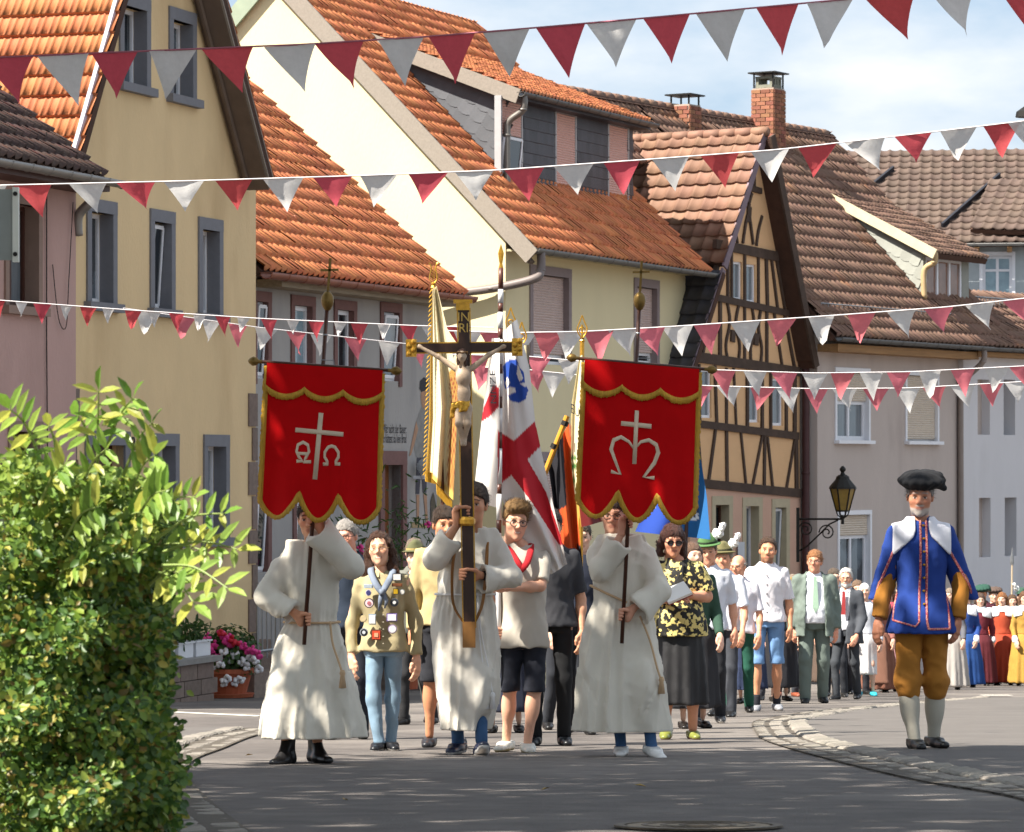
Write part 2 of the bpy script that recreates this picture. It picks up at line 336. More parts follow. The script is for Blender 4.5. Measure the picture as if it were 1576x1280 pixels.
class House:
    def __init__(s, name, px, Y, th, label, dx=0., dy=0., k=1.):
        s.k = k
        t = R(th); s.xd = Vector((math.sin(t), math.cos(t), 0)); s.yd = Vector((-math.cos(t), math.sin(t), 0))
        o = Vector(((px - CXP) / FPX * Y, Y, 0)) + s.xd * dx + s.yd * dy; o.z = gz(Y); s.O = o
        s.e = empty(name, o, R(90 - th)); s.e.scale = (k, k, k); tag(s.e, label, 'house'); bpy.context.view_layer.update()
    def hit(s, px, py, y=0.):
        d = Vector(((px - CXP) / FPX, 1, (HYP - py) / FPX)); k = (y * s.k + s.O.dot(s.yd)) / d.dot(s.yd); p = d * k
        return ((p - s.O).dot(s.xd) / s.k, (p.z - s.O.z) / s.k)
    def rect(s, x0, y0, x1, y1, y=0.):
        """pixel rectangle on the facade -> local opening; heights averaged over both ends"""
        a = s.hit(x0, y0, y); b = s.hit(x1, y1, y); return [a[0], b[0], b[1], a[1]]
    def wall(s, name, x0, x1, z0, z1, mat, holes=(), y=0., depth=.24, clips=(), back=None, parent=None):
        xs = sorted({x0, x1, *[q for h in holes for q in h[:2]]}); zs = sorted({z0, z1, *[q for h in holes for q in h[2:4]]}); m = MB()
        for a, b in zip(xs, xs[1:]):
            for c, d in zip(zs, zs[1:]):
                mx_, mz_ = (a + b) / 2, (c + d) / 2
                if any(h[0] < mx_ < h[1] and h[2] < mz_ < h[3] for h in holes): continue
                m.quad((a, y, c), (b, y, c), (b, y, d), (a, y, d))
        for a, b, c, d in [h[:4] for h in holes]:
            q = y + depth
            m.quad((a, y, c), (a, y, d), (a, q, d), (a, q, c)); m.quad((b, y, c), (b, q, c), (b, q, d), (b, y, d))
            m.quad((a, y, d), (b, y, d), (b, q, d), (a, q, d)); m.quad((a, y, c), (a, q, c), (b, q, c), (b, y, c))
        if back is not None:
            for x, sg in ((x0, 1), (x1, -1)): m.quad((x, y, z0), (x, y, z1), (x, back, z1), (x, back, z0))
            m.quad((x0, back, z0), (x0, back, z1), (x1, back, z1), (x1, back, z0))
        me = m.mesh(name, mat); bm = bmesh.new(); bm.from_mesh(me); bmesh.ops.remove_doubles(bm, verts=bm.verts, dist=1e-5)
        for (cx, cz, nx, nz) in clips:
            bmesh.ops.bisect_plane(bm, geom=bm.verts[:] + bm.edges[:] + bm.faces[:], plane_co=(cx, 0, cz), plane_no=(nx, 0, nz), clear_outer=True)
        bm.to_mesh(me); bm.free(); return link(name, me, parent or s.e)
    def window(s, r, y=0., fr=white_fr, gl=None, fw=.055, inset=.15, sur=None, sm=None, sill=None, mull=0, trans=False, shutter=None, shm=None, tilt=False, bars=True, name='window'):
        x0, x1, z0, z1 = r; g = y + inset; m = MB(); zt = z1
        if shutter: zt = z1 - (z1 - z0) * shutter
        if zt - z0 > .12:
            m.box(x0, x0 + fw, g - .03, g + .03, z0, zt); m.box(x1 - fw, x1, g - .03, g + .03, z0, zt)
            m.box(x0 + fw, x1 - fw, g - .028, g + .028, z0, z0 + fw * 1.2); m.box(x0 + fw, x1 - fw, g - .028, g + .028, zt - fw, zt)
            for k in range(mull):
                xm = x0 + (x1 - x0) * (k + 1) / (mull + 1); m.box(xm - .035, xm + .035, g - .034, g + .026, z0 + fw, zt - fw)
            if trans: zc = z0 + (zt - z0) * .66; m.box(x0 + fw, x1 - fw, g - .033, g + .025, zc - .03, zc + .03)
        else: m.box(x0, x1, g - .02, g + .02, z0, z0 + .05)
        wn = m.build(name, fr, s.e)
        MB().box(x0 + .01, x1 - .01, g + .003, g + .012, z0 + .01, z1 - .01).build('pane', gl or glass, wn)
        if tilt:
            t = MB(); a, b, c, d = x0 + fw, x1 - fw, z0 + fw, zt - fw; lean = -.07
            for p, q in (((a, g - .04, c), (a, g - .04 + lean, d)), ((b, g - .04, c), (b, g - .04 + lean, d)), ((a, g - .04, c), (b, g - .04, c)), ((a, g - .04 + lean, d), (b, g - .04 + lean, d))): t.beam(p, q, .05, .04)
            sh = t.build('sash', fr, wn); t = MB(); t.quad((a, g - .045, c), (b, g - .045, c), (b, g - .045 + lean, d), (a, g - .045 + lean, d)); t.build('glazing', gl or glass, sh)
        if shutter:
            t = MB(); n = max(3, int((z1 - zt) / .045)); hh = (z1 - zt) / n
            for k in range(n):
                zz = zt + k * hh; yy = g - .07
                t.add([(x0 + .01, yy, zz), (x1 - .01, yy, zz), (x1 - .01, yy - .012, zz + hh * .45), (x0 + .01, yy - .012, zz + hh * .45), (x1 - .01, yy, zz + hh * .96), (x0 + .01, yy, zz + hh * .96)], [(0, 1, 2, 3), (3, 2, 4, 5)])
            t.build('roller_shutter', shm or shut, wn)
        if sur:
            t = MB(); o = y - .025; i = y + .1; e = .002
            t.box(x0 - sur, x0 + e, o, i, z0 - (0 if sill else sur * .7), z1 + e); t.box(x1 - e, x1 + sur, o, i, z0 - (0 if sill else sur * .7), z1 + e); t.box(x0 - sur, x1 + sur, o - .003, i, z1, z1 + sur * 1.25)
            t.box(x1 - e, x1 - .004, y - .02, y + inset - .035, z0, z1); t.box(x0 + .004, x0 + e, y - .02, y + inset - .035, z0, z1)
            t.build('surround', sm or surG, wn)
        if sill:
            t = MB(); t.box(x0 - (sur or 0) - .07, x1 + (sur or 0) + .07, y - .1, y + .12, z0 - sill, z0); t.build('sill', sm or surG, wn)
        return wn
    def gutter(s, x0, x1, y, z, mat=zinc, r=.075, parent=None):
        m = MB(); n = 8; vs = []; fs = []; xs = np.linspace(x0, x1, 14)
        for x in xs:
            for k in range(n + 1):
                a = math.pi + math.pi * k / n; vs.append((x, y + r * math.cos(a), z + r * math.sin(a)))
            for k in range(n, -1, -1):
                a = math.pi + math.pi * k / n; vs.append((x, y + (r - .008) * math.cos(a), z + (r - .008) * math.sin(a) + .002))
        k = 2 * (n + 1)
        for i in range(len(xs) - 1):
            for j in range(k): fs.append((i * k + j, i * k + (j + 1) % k, (i + 1) * k + (j + 1) % k, (i + 1) * k + j))
        m.add(vs, fs)
        for x in xs[::1]: m.box(x - .012, x + .012, y - r - .006, y + r, z - .004, z + .004); m.tube([(x, y + r * math.cos(a), z + r * math.sin(a)) for a in np.linspace(math.pi, 2 * math.pi, 8)], .009, 4)
        return m.build('gutter', mat, parent or s.e, smooth=True)
    def pipe(s, pts, mat=pvc, r=.05):
        pts = [Vector(p) for p in pts]; m = MB(); m.tube(smoothp(pts, 5), r, 10)
        for p in pts[1:-1:2]: m.lathe([(r + .012, -.02), (r + .012, .02)], p, 10)
        return m.build('downpipe', mat, s.e, smooth=True)

# ---- yellow house, number 22: gable to the street
yh = House('yellow_house', 110, 45.2, 17.6, 'narrow yellow plastered gable house with grey window surrounds and number 22')
e = yh.e; LX = 6.2
# gable line: near slope and far slope
nearE = (0.02, 6.74); s1 = (8.9 - 6.84) / (1.49 - .19); s2 = (9.26 - 7.03) / (6.73 - 4.44) * 1.12
apx = ((7.03 + 6.73 * s2) - (nearE[1] - nearE[0] * s1)) / (s1 + s2); apz = nearE[1] + (apx - nearE[0]) * s1
up = [yh.rect(*p) for p in ((139, 322, 172, 468), (236, 334, 262, 472), (310, 343, 336, 480))]
for r_ in up: r_[2] = 5.0; r_[3] = 6.14
gd = [yh.rect(*p) for p in ((237, 688, 268, 822), (318, 690, 346, 826))]
for r_ in gd: r_[2] = 1.95; r_[3] = 3.2
at = [yh.rect(*p) for p in ((189, 2, 224, 138), (265, 30, 295, 152))]
for r_ in at: r_[2] = 7.86; r_[3] = 8.86
door = [.55, 1.6, .35, 3.2]
allw = up + gd + at
yh.wall('wall', 0, LX, -1.5, apz, plY, [tuple(r_) for r_ in allw] + [tuple(door)], clips=[(*nearE, -s1, 1), (6.73, 7.03, s2, 1)], back=9.)
for i, r_ in enumerate(allw): yh.window(r_, sur=.13, sm=surG, sill=.11, inset=.2, gl=[glass, glass, glass, glass_c, glass_c, glass, glass][i], tilt=(i in (1,)))
dr = MB(); dr.box(door[0], door[1], .16, .22, .35, 3.2); dr = dr.build('door', brown_fr, e)
t = MB(); t.box(door[0] - .16, door[0], -.03, .1, .35, 3.2); t.box(door[1], door[1] + .16, -.03, .1, .35, 3.2); t.box(door[0] - .16, door[1] + .16, -.033, .1, 3.2, 3.38); t.build('surround', surG, dr)
# roof: near slope faces the camera, far slope shows its soffit
ang = math.atan(s1); lenN = (apz - nearE[1]) / math.sin(ang) + .25
nw = 24
place_roof(e, 'roof', (nearE[0] - .14 * math.cos(ang), 9.5, nearE[1] - .14 * math.sin(ang) + .12), (0, -1, 0), (math.cos(ang), 0, math.sin(ang)), 47, 11, .205, .33, tile_or, 'flat', parts=300)
ang2 = math.atan(s2)
o1 = yh.hit(417, 285, -.4); o2 = yh.hit(343, 0, -.4); s3 = (o2[1] - o1[1]) / (o1[0] - o2[0]); ang2 = math.atan(s3); apx2 = (o1[1] + o1[0] * s3 - (nearE[1] - nearE[0] * s1)) / (s1 + s3); apz2 = o1[1] + (o1[0] - apx2) * s3; fe = o1
place_roof(e, 'roof', (fe[0] + .05, -.42, fe[1] + .08), (0, 1, 0), (-math.cos(ang2), 0, math.sin(ang2)), 48, 12, .205, .33, tile_or, 'flat')
t = MB(); t.beam((nearE[0] - .1, -.06, nearE[1] - .06), (apx, -.06, apz + .04), .2, .05); t.build('verge_board', M('verge_white', '#b9b4bd', rough=.7, var=.1), e)
t = MB(); t.beam((fe[0] + .02, -.4, fe[1] + .02), (apx2, -.4, apz2 + .02), .16, .04); t.build('verge_board', verge, e)
t = MB(); t.beam((fe[0] - .03, -.2, fe[1] - .05), (apx2, -.2, apz2 - .05), .05, .38); t.build('soffit_board', soffit, e)
t = MB(); t.tube([(fe[0] - .14, -.1, fe[1] + .02), (apx2, -.1, apz2 - .16)], .04, 6); t.build('barge_moulding', soffit, e)
for k in range(9):                                            # quoins at the corner towards the grey house
    w_ = .3 if k % 2 == 0 else .16; z = 3.95 - k * .48
    t = MB(); t.box(LX - w_, LX + .02, -.022, .3, z - .46, z); t.build('quoin', sand, e)
for k in range(3):
    t = MB(); t.box(-.02, .2 if k % 2 == 0 else .12, -.022, .3, 3.9 - k * .48 - .46, 3.9 - k * .48); t.build('quoin', sand, e)
me = textmesh('22', .26, .006); me.materials.append(iron)
q = yh.hit(194, 693); o = link('house_number', me, e); o.location = (q[0], -.02, q[1]); o.rotation_euler = (R(90), 0, 0)
yh.pipe([(-.02, -.42, 6.5), (-.02, -.3, 6.25), (.0, -.1, 6.05), (.05, -.07, 5.8)], zinc, .06)
# ---- pink house at the picture's edge
ph = House('pink_house', 110, 45.2, 17.6, 'dusky pink plastered house with dark moss-grown roof at the picture edge', dx=0, dy=-.06)
wl = [ph.rect(4, 312, 38, 470), ph.rect(10, 664, 44, 800)]
wl[0] = [-1.95, -1.12, 4.85, 6.08]; wl[1] = [-1.85, -1.1, 1.7, 3.35]
ph.wall('wall', -7, 0, -1.5, 6.7, plP, [tuple(r_) for r_ in wl], back=7.)
ph.window(wl[0], fr=brown_fr, sur=.1, sm=M('surround_brownpink', '#8d7568', var=.1), sill=.1, inset=.2, gl=glass_c, mull=1)
ph.window(wl[1], fr=brown_fr, sur=.1, sm=M('surround_brownpink', '#8d7568', var=.1), inset=.2)
place_roof(ph.e, 'roof', (-7, -.5, 6.5), (1, 0, 0), (0, .8, .6), 33, 14, .205, .3, tile_dk, 'pan', parts=140, hump=.05)
ph.gutter(-7, .1, -.58, 6.46, zinc, .085)
t = MB(); t.box(-7, .0, -.46, .0, 6.33, 6.42); t.build('eaves_board', brown_fr, ph.e)
t = MB(); t.tube([(-.92, -.03, 7), (-.9, -.02, 4.5), (-.88, -.03, 2)], .008, 5); t.tube(smoothp([Vector(p) for p in ((-.75, -.03, 5.4), (-.6, -.04, 4.75), (-.4, -.05, 4.65), (-.3, -.04, 5.2), (-.15, -.03, 6.2))], 5), .006, 5); t.build('cable', iron, ph.e)

# ---- grey house, number 20
gh = House('grey_house', 393, 52.4, 20.4, 'low grey plastered house number 20 with mural and old orange tile roof')
e = gh.e; LX = 7.1
wr = [[-.05 + .02, .62, 4.55, 5.66]] + [[1.5, 2.2, 4.6, 5.66], [3.05, 3.72, 4.6, 5.66], [4.9, 5.45, 4.62, 5.7]]
px_w = [(393, 411), (452, 479), (518, 543), (589, 613)]
for k, (a, b) in enumerate(px_w): wr[k][0] = gh.hit(a, 500)[0]; wr[k][1] = gh.hit(b, 500)[0]
wr[0][0] = .02  # the hedge's shaded inside, put in as a solid near-black core
gr = [[.02, gh.hit(411, 800)[0], 1.75, 3.0], [gh.hit(455, 780)[0], gh.hit(484, 780)[0], 1.6, 3.0]]
gdoor = [gh.hit(589, 800)[0], gh.hit(617, 800)[0], .9, 3.3]
gh.wall('wall', 0, LX, -1.5, 6.2, plG, [tuple(r_) for r_ in wr + gr] + [tuple(gdoor)], back=7.5)
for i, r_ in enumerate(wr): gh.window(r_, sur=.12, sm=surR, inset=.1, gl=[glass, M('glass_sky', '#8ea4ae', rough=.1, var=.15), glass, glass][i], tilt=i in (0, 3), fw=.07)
for r_ in gr: gh.window(r_, sur=.12, sm=surR, inset=.1, tilt=True)
a, b, c, d = gdoor
dr = MB(); dr.box(a, a + .3, .14, .2, c, d); dr = dr.build('door', M('door_oak', '#8a5530', rough=.5, var=.2, streak=(8, 8, 1)), e)
t = MB(); t.box(a - .17, a, -.04, .16, c, d); t.box(b, b + .17, -.04, .16, c, d); t.box(a - .17, b + .17, -.044, .16, d, d + .22); t.build('surround', surR, dr)
t = MB(); t.box(a + .08, a + .26, .125, .14, c + .3, d - .2); t.build('pane', glass, dr)
t = MB(); t.box(a + .32, b, .21, .24, c, d); t.build('reveal', M('door_oak', '#8a5530'), dr)
for k in range(4): MB().box(a - .15, b + .15, -.25 - .22 * k, -.02 - .22 * k, -1, c - .02 - .2 * k).build('step', sand, e)
gp = 1.04                                                     # pitch
ga = math.atan(.927); place_roof(e, 'roof', (-.9, -.5, 6.05), (1, 0, 0), (0, math.cos(ga), math.sin(ga)), 41, 17, .195, .33, tile_or2, 'pan', parts=0, hump=.055)
place_roof(e, 'roof', (LX, 7.9, 6.05), (-1, 0, 0), (0, -math.cos(ga), math.sin(ga)), 41, 17, .195, .33, tile_or2, 'pan', parts=0, hump=.055)
t = MB(); t.box(0, LX, -.42, -.02, 5.86, 5.97); t.build('eaves_board', M('eaves_weathered', '#9a8c78', rough=.9, var=.25, scale=4, streak=(.6, 4, 8)), e)
gh.gutter(-.9, LX + .1, -.58, 6.02, copper, .095)
gtop = 6.1
for x_ in (.01, LX - .01): MB().add([(x_, 0, 6.1), (x_, 7.4, 6.1), (x_, 3.7, 9.7)], [(0, 1, 2)]).build('gable_wall', plG, e)
me = textmesh('20', .22, .006); me.materials.append(iron); q = gh.hit(578, 722); o = link('house_number', me, e); o.location = (q[0], -.02, q[1]); o.rotation_euler = (R(90), 0, 0)
ink = M('mural_ink', '#3c3a3e', rough=.9, var=.15)
def wall_text(h, txt, px, py, x1, mat, name='wall_lettering', y=-.006):
    me = textmesh(txt, 1.0, 0); me.materials.append(mat); a = h.hit(px, py); b = h.hit(x1, py); wid = max(v.co.x for v in me.vertices); k = (b[0] - a[0]) / wid
    remap(me, lambda x, y_, z_: (a[0] + x * k, y, a[1] + y_ * .21)); return link(name, me, h.e)
wall_text(gh, 'Wär nicht der Bauer:', 589, 666, 625, ink); wall_text(gh, 'so hättest du kein Brod', 588, 681, 625, ink)
t = MB()
for pts in ([(583, 652), (586, 657), (581, 664), (585, 672), (582, 682), (584, 692)], [(578, 660), (582, 663), (586, 656)]):
    p = [gh.hit(*q) for q in pts]; t.tube(smoothp([Vector((x, -.004, z)) for x, z in p], 4), .022, 5, flat=.3)
t.build('wall_ornament', ink, e)
mural = [('mural_shirt', '#8c8a86', [(648, 626), (641, 646), (637, 690), (640, 704), (655, 706), (660, 690), (662, 640), (657, 624), (653, 632)]), ('mural_trousers', '#4c4a52', [(641, 704), (639, 760), (645, 760), (648, 722), (650, 758), (656, 758), (657, 704)]),
         ('mural_skin', '#b08a70', [(648, 600), (647, 612), (649, 626), (653, 630), (656, 622), (656, 612), (657, 600)]), ('mural_cap', '#3c3b40', [(646, 586), (645, 598), (648, 603), (659, 599), (657, 584), (652, 580)]),
         ('mural_arm', '#b08a70', [(640, 648), (634, 676), (629, 702), (632, 700), (638, 680), (643, 660)]), ('mural_legs', '#b08a70', [(640, 761), (641, 806), (644, 806), (645, 761)]), ('mural_legs', '#b08a70', [(651, 760), (655, 806), (658, 806), (656, 760)]),
         ('mural_ground', '#a8906c', [(633, 803), (633, 812), (668, 812), (668, 801), (650, 806)]), ('mural_sack', '#5e5648', [(662, 770), (662, 803), (672, 803), (670, 775), (666, 757)])]
for k, (n_, c_, pts) in enumerate(mural):
    p = [gh.hit(*q) for q in pts]; t = MB(); t.add([(x, -.004 - .001 * k, z) for x, z in p], [tuple(range(len(p)))]); t.build(n_, M('paint_' + c_[1:], c_, rough=.95, var=.18, scale=9), e)
q = gh.hit(637, 718); t = MB()
prof = [(.14 * math.sin(a), .14 * -math.cos(a)) for a in np.linspace(.15, 3.0, 9)]
wlamp = empty('wall_lamp', gh.e.matrix_world @ Vector((q[0], -.2, q[1]))); tag(wlamp, 'clear glass globe lamp on the grey wall beside door number 20', 'lamp')
t.lathe(prof, (0, 0, 0), 14); t.build('globe', M('lamp_glass', '#c8ccd0', rough=.1, spec=.8, var=.05, trans=.4), wlamp, smooth=True)
t = MB(); t.lathe([(.07, -.2), (.08, -.13), (.05, -.12)], n=10); t.beam((0, 0, -.17), gh.e.matrix_world.to_3x3() @ Vector((0, .2, -.17)), .06, .05, (0, 0, 1)); t.build('bracket', white_fr, wlamp)

# ---- cream house with slate-clad dormer
ch = House('cream_house', 778, 61.8, 23.3, 'tall cream house with sunlit gable, orange tile roof and slate-clad dormer', k=61.8 / 63)
e = ch.e; LX = 8.85; EZ = 8.0; DEP = 9.; RZ = EZ + 1.016 * 4.5
px_ = [(819, 874, 418, 512, .92), (978, 1008, 452, 560, .86)]
cw = [[ch.hit(819, 460)[0], ch.hit(874, 460)[0], 5.62, 7.2], [ch.hit(979, 500)[0], ch.hit(1010, 500)[0], 5.75, 7.2], [1.3, 3.1, 2.3, 3.9]]
ch.wall('wall', 0, LX, -1.5, EZ, plC, [tuple(r_) for r_ in cw], back=DEP)
for x_ in (0, LX): MB().add([(x_, 0, EZ), (x_, DEP, EZ), (x_, DEP / 2, RZ)], [(0, 1, 2)]).build('gable_wall', plC, e)
for i, r_ in enumerate(cw): ch.window(r_, sur=.13, sm=M('surround_mauve', '#8a7c7c', var=.08), inset=.16, shutter=[.88, .85, .9][i])
pitch = math.atan(1.016); cu = (1, 0, 0); cv = (0, math.cos(pitch), math.sin(pitch))
ov = .7
place_roof(e, 'roof', (-.06, -ov * math.cos(pitch), EZ + .08 - ov * math.sin(pitch)), cu, cv, 46, 22, .195, .325, tile_or2, 'pan', parts=0, hump=.05)
place_roof(e, 'roof', (LX + .1, DEP + ov * math.cos(pitch), EZ + .08 - ov * math.sin(pitch)), (-1, 0, 0), (0, -math.cos(pitch), math.sin(pitch)), 46, 22, .195, .325, tile_or2, 'pan', parts=0, hump=.05)
gx = -.14
a0 = Vector((gx + .04, -ov * math.cos(pitch) - .05, EZ - ov * math.sin(pitch) - .08)); a1 = Vector((gx + .04, DEP / 2, RZ + .0))
t = MB(); t.beam(a0, a1, .3, .05, (1, 0, 0)); t.build('verge_board', verge, e)
t = MB(); t.beam(Vector((gx + .04, DEP + .45, EZ - .4)), a1, .3, .05, (1, 0, 0)); t.build('verge_board', M('verge_green', '#8f9a86', var=.1), e)
t = MB(); t.beam(a0 + Vector((.1, .05, -.1)), a1 + Vector((.1, 0, -.1)), .06, .2, (1, 0, 0)); t.build('soffit_board', soffit, e)
ch.gutter(-.1, LX + .1, -ov * math.cos(pitch) - .1, EZ - ov * math.sin(pitch) + .06, M('gutter_grey', '#6d6a66', rough=.5, metal=.4, var=.1), .09)
t = MB(); t.box(.02, LX - .02, -.4, 0, EZ - .47, EZ - .43); t.build('soffit_board', M('soffit_cream', '#b8ad8c', var=.08), e)
gy, gz_ = -ov * math.cos(pitch) - .1, EZ - ov * math.sin(pitch) + .0
ch.pipe([(.18, gy, gz_), (.16, gy, gz_ - .3), (.0, gy + .06, gz_ - .46), (-.15, .2, gz_ - .62), (-.22, 1.1, gz_ - .72), (-.2, 1.35, gz_ - .85), (-.16, 1.4, gz_ - 1.2), (-.16, 1.4, 3.)], pvc, .075)
# dormer
DY = .85; dx0, dx1 = ch.hit(779, 270, DY)[0], 8.2; dz0, dz1 = 8.95, 10.52
dw = [[ch.hit(a, y_, DY)[0], ch.hit(b, y_, DY)[0], z0_, z1_] for a, b, y_, z0_, z1_ in ((771, 801, 220, 9.0, 10.35), (855, 884, 240, 9.0, 10.35), (936, 965, 260, 9.0, 10.35))]
dm = ch.wall('dormer', dx0, dx1, dz0 - .3, dz1, slate_dk, [tuple(r_) for r_ in dw], y=DY, depth=.12)
for i, r_ in enumerate(dw):
    r2 = list(r_); ch.window(r2, y=DY, sur=.06, sm=M('shutter_rail', '#a9a6a6', rough=.5), inset=.06, shutter=[.45, .97, .97][i], shm=shutP, tilt=(i == 0), fr=white_fr)
# rows of dark slates on the front
sw, sh = .17, .26
def slate_piece(w_, h_, cut=0):
    return MB().add([(0, 0, 0), (w_ * .97, 0, 0), (w_ * .97, -.014, h_ * .04), (0, -.014, h_ * .04), (0, -.002, h_), (w_ * .97, -.002, h_)], [(0, 1, 2, 3), (3, 2, 5, 4)]).mesh('slate', slate_dk)
sm_ = slate_piece(sw, sh)
zz = dz0 - .1; row = 0
while zz < dz1 - .05:
    xx = dx0 - (row % 2) * sw / 2
    while xx < dx1:
        cxm, czm = xx + sw / 2, zz + sh / 2
        if xx >= dx0 - .01 and xx + sw <= dx1 + .02 and not any(r_[0] - .04 < cxm < r_[1] + .04 and r_[2] - .08 < czm < r_[3] + .08 for r_ in dw):
            o = link('slate', sm_, dm); o.location = (xx, DY - .012, zz); o.rotation_euler = (random.uniform(-.02, .01), random.uniform(-.01, .01), 0)
        xx += sw
    zz += sh * .82; row += 1
# cheek with big light slates, and the dormer roof
dpit = math.atan((RZ - .55 - dz1) / (DEP / 2 - DY + .2)); back = DY + 3.0
cks = []
for x_ in (dx0 - .015, dx1 + .015):
    cks.append(MB().add([(x_, DY, dz0 - .3), (x_, DY, dz1), (x_, DY + 2.5, dz1 + 2.5 * math.tan(dpit))], [(0, 1, 2)]).build('dormer_cheek', slate_lt, e))
ck = cks[0]
def scale_slate(w_, h_, mat, ax):
    pts = [(-.5, 0), (-.28, -.12), (0, -.18), (.28, -.12), (.5, 0), (.5, 1), (-.5, 1)]
    vs = [ax(p * w_, q * h_, .016 if q <= 0 else 0.003) for p, q in pts] + [ax(p * w_, q * h_, 0) for p, q in pts[:5]]
    fs = [(0, 1, 2, 3, 4, 5, 6)] + [(i, 7 + i, 8 + i, i + 1) for i in range(4)]
    return MB().add(vs, fs).mesh('slate', mat)
sm_ = scale_slate(.3, .3, slate_lt, lambda a, b, c: (-c, a * .8 - b * .5, a * .5 + b * .8))
for j in range(14):
    for i in range(14):
        yy = DY + .12 + i * .235 + (j % 2) * .0 - j * .12 + .6; zc = dz0 - .15 + j * .19 + i * .15
        if DY + .1 < yy < DY + 3 and dz0 + (yy - DY) * math.tan(pitch) - .25 < zc < dz1 - .2 + (yy - DY) * math.tan(dpit):
            o = link('slate', sm_, ck); o.location = (dx0 - .02, yy, zc)
place_roof(e, 'dormer_roof', (dx0 - .22, DY - .3, dz1 + .1 - .3 * math.tan(dpit)), (1, 0, 0), (0, math.cos(dpit), math.sin(dpit)), int((dx1 - dx0 + .4) / .16), 16, .16, .24, tile_or2, 'pan', hump=.045)
t = MB(); t.beam((dx0 - .24, DY - .34, dz1 - .12), (dx0 - .24, DY + 2.75, dz1 - .02 + 2.8 * math.tan(dpit)), .26, .04, (1, 0, 0)); t.build('dormer_verge', verge, e)
t = MB(); t.box(dx0 - .2, dx1 + .2, DY - .3, DY - .02, dz1 - .16, dz1 - .1); t.build('dormer_soffit', slate_dk, e)
ch.gutter(dx0 - .25, dx1 + .22, DY - .4, dz1 - .05, M('gutter_dark', '#5c5a58', rough=.5, metal=.3), .08)
ch.pipe([(dx0 - .12, DY - .4, dz1 - .1), (dx0 - .12, DY - .38, dz1 - .35), (dx0 - .14, DY - .12, dz1 - .55), (dx0 - .14, DY - .08, dz1 - .8), (dx0 - .14, DY - .08, dz0 - .2)], M('pipe_zinc', '#77726c', rough=.4, metal=.4), .06)
t = MB(); t.box(dx0, dx1, DY - .1, DY, dz0 - .16, dz0 - .08); t.build('flashing', lead, e)
# ---- half-timbered house
hh = House('half_timbered_house', 1062, 69, 33, 'crooked half-timbered gable house with dark beams, ochre plaster and tan tiles', k=69 / 70)
e = hh.e; LX = hh.hit(1231, 600)[0]
apx, apz = hh.hit(1163, 208); lv_ = hh.hit(1100, 410); sL = (apz - lv_[1]) / (apx - lv_[0]); rv_ = hh.hit(1253, 560, -.34); sR = (apz - rv_[1]) / (rv_[0] - apx)
hw = [hh.rect(1128, 402, 1142, 462), hh.rect(1148, 406, 1163, 466), hh.rect(1079, 568, 1095, 643), hh.rect(1153, 580, 1168, 650), hh.rect(1189, 582, 1205, 655)]
hg = [hh.rect(1100, 777, 1121, 900), hh.rect(1147, 779, 1167, 890), hh.rect(1192, 781, 1209, 888)]
hw = [tuple(q) for q in hw]; hg = [tuple(q) for q in hg]; zb = hh.hit(1150, 752)[1]
hh.wall('wall', 0, LX, zb, apz, plT, hw, clips=[(apx, apz - .12, -sL, 1), (apx, apz - .12, sR, 1)], depth=.14)
hh.wall('ground_floor_wall', -.02, LX + .02, -1.5, zb, plT2, hg, y=-.01, back=8., depth=.3)
for x_ in (0.02, LX - .02): MB().quad((x_, 0, zb), (x_, 8, zb), (x_, 8, 6.4), (x_, 0, 6.4)).build('side_wall', plT, e)
for q in hw: hh.window(q, inset=.07, fw=.045, mull=0, gl=glass_c, fr=white_fr)
for k, q in enumerate(hg): hh.window(q, inset=.2, fw=.05, sur=.14, sm=M('surround_beige', '#b5a88c', var=.08), fr=brown_fr if k == 0 else white_fr, gl=[glass, glass_c, glass_c][k], tilt=k == 2)
def beam(pts, wpx, y=-.03, name='beam'):
    p = [hh.hit(*q) for q in pts]; wd = wpx / 78.
    m = MB(); k = len(p); P3 = [Vector((x, y, z)) for x, z in p]
    if k > 2: P3 = smoothp(P3, 4)
    vs = []; fs = []; n = len(P3)
    for i, q in enumerate(P3):
        t = (P3[min(i + 1, n - 1)] - P3[max(i - 1, 0)]).normalized(); sd = Vector((t.z, 0, -t.x)) * wd / 2 * random.uniform(.92, 1.08)
        for s_, yy in ((-1, y), (1, y), (1, .05), (-1, .05)): v = q + sd * s_; vs.append((v.x, yy, v.z))
    for i in range(n - 1):
        for j in range(4): fs.append((4 * i + j, 4 * i + (j + 1) % 4, 4 * i + 4 + (j + 1) % 4, 4 * i + 4 + j))
    fs += [(3, 2, 1, 0), (4 * n - 4, 4 * n - 3, 4 * n - 2, 4 * n - 1)]
    m.add(vs, fs); return m.build(name, timber, e)
H_ = 17
for pts, wd in (([(1100, 375), (1196, 395)], 15), ([(1093, 456), (1212, 482)], 10), ([(1063, 548), (1229, 572)], 15), ([(1065, 651), (1227, 671)], 11), ([(1063, 742), (1230, 759)], 13), ([(1146, 287), (1170, 294)], 9)): beam(pts, wd, -.05)
FS = 19
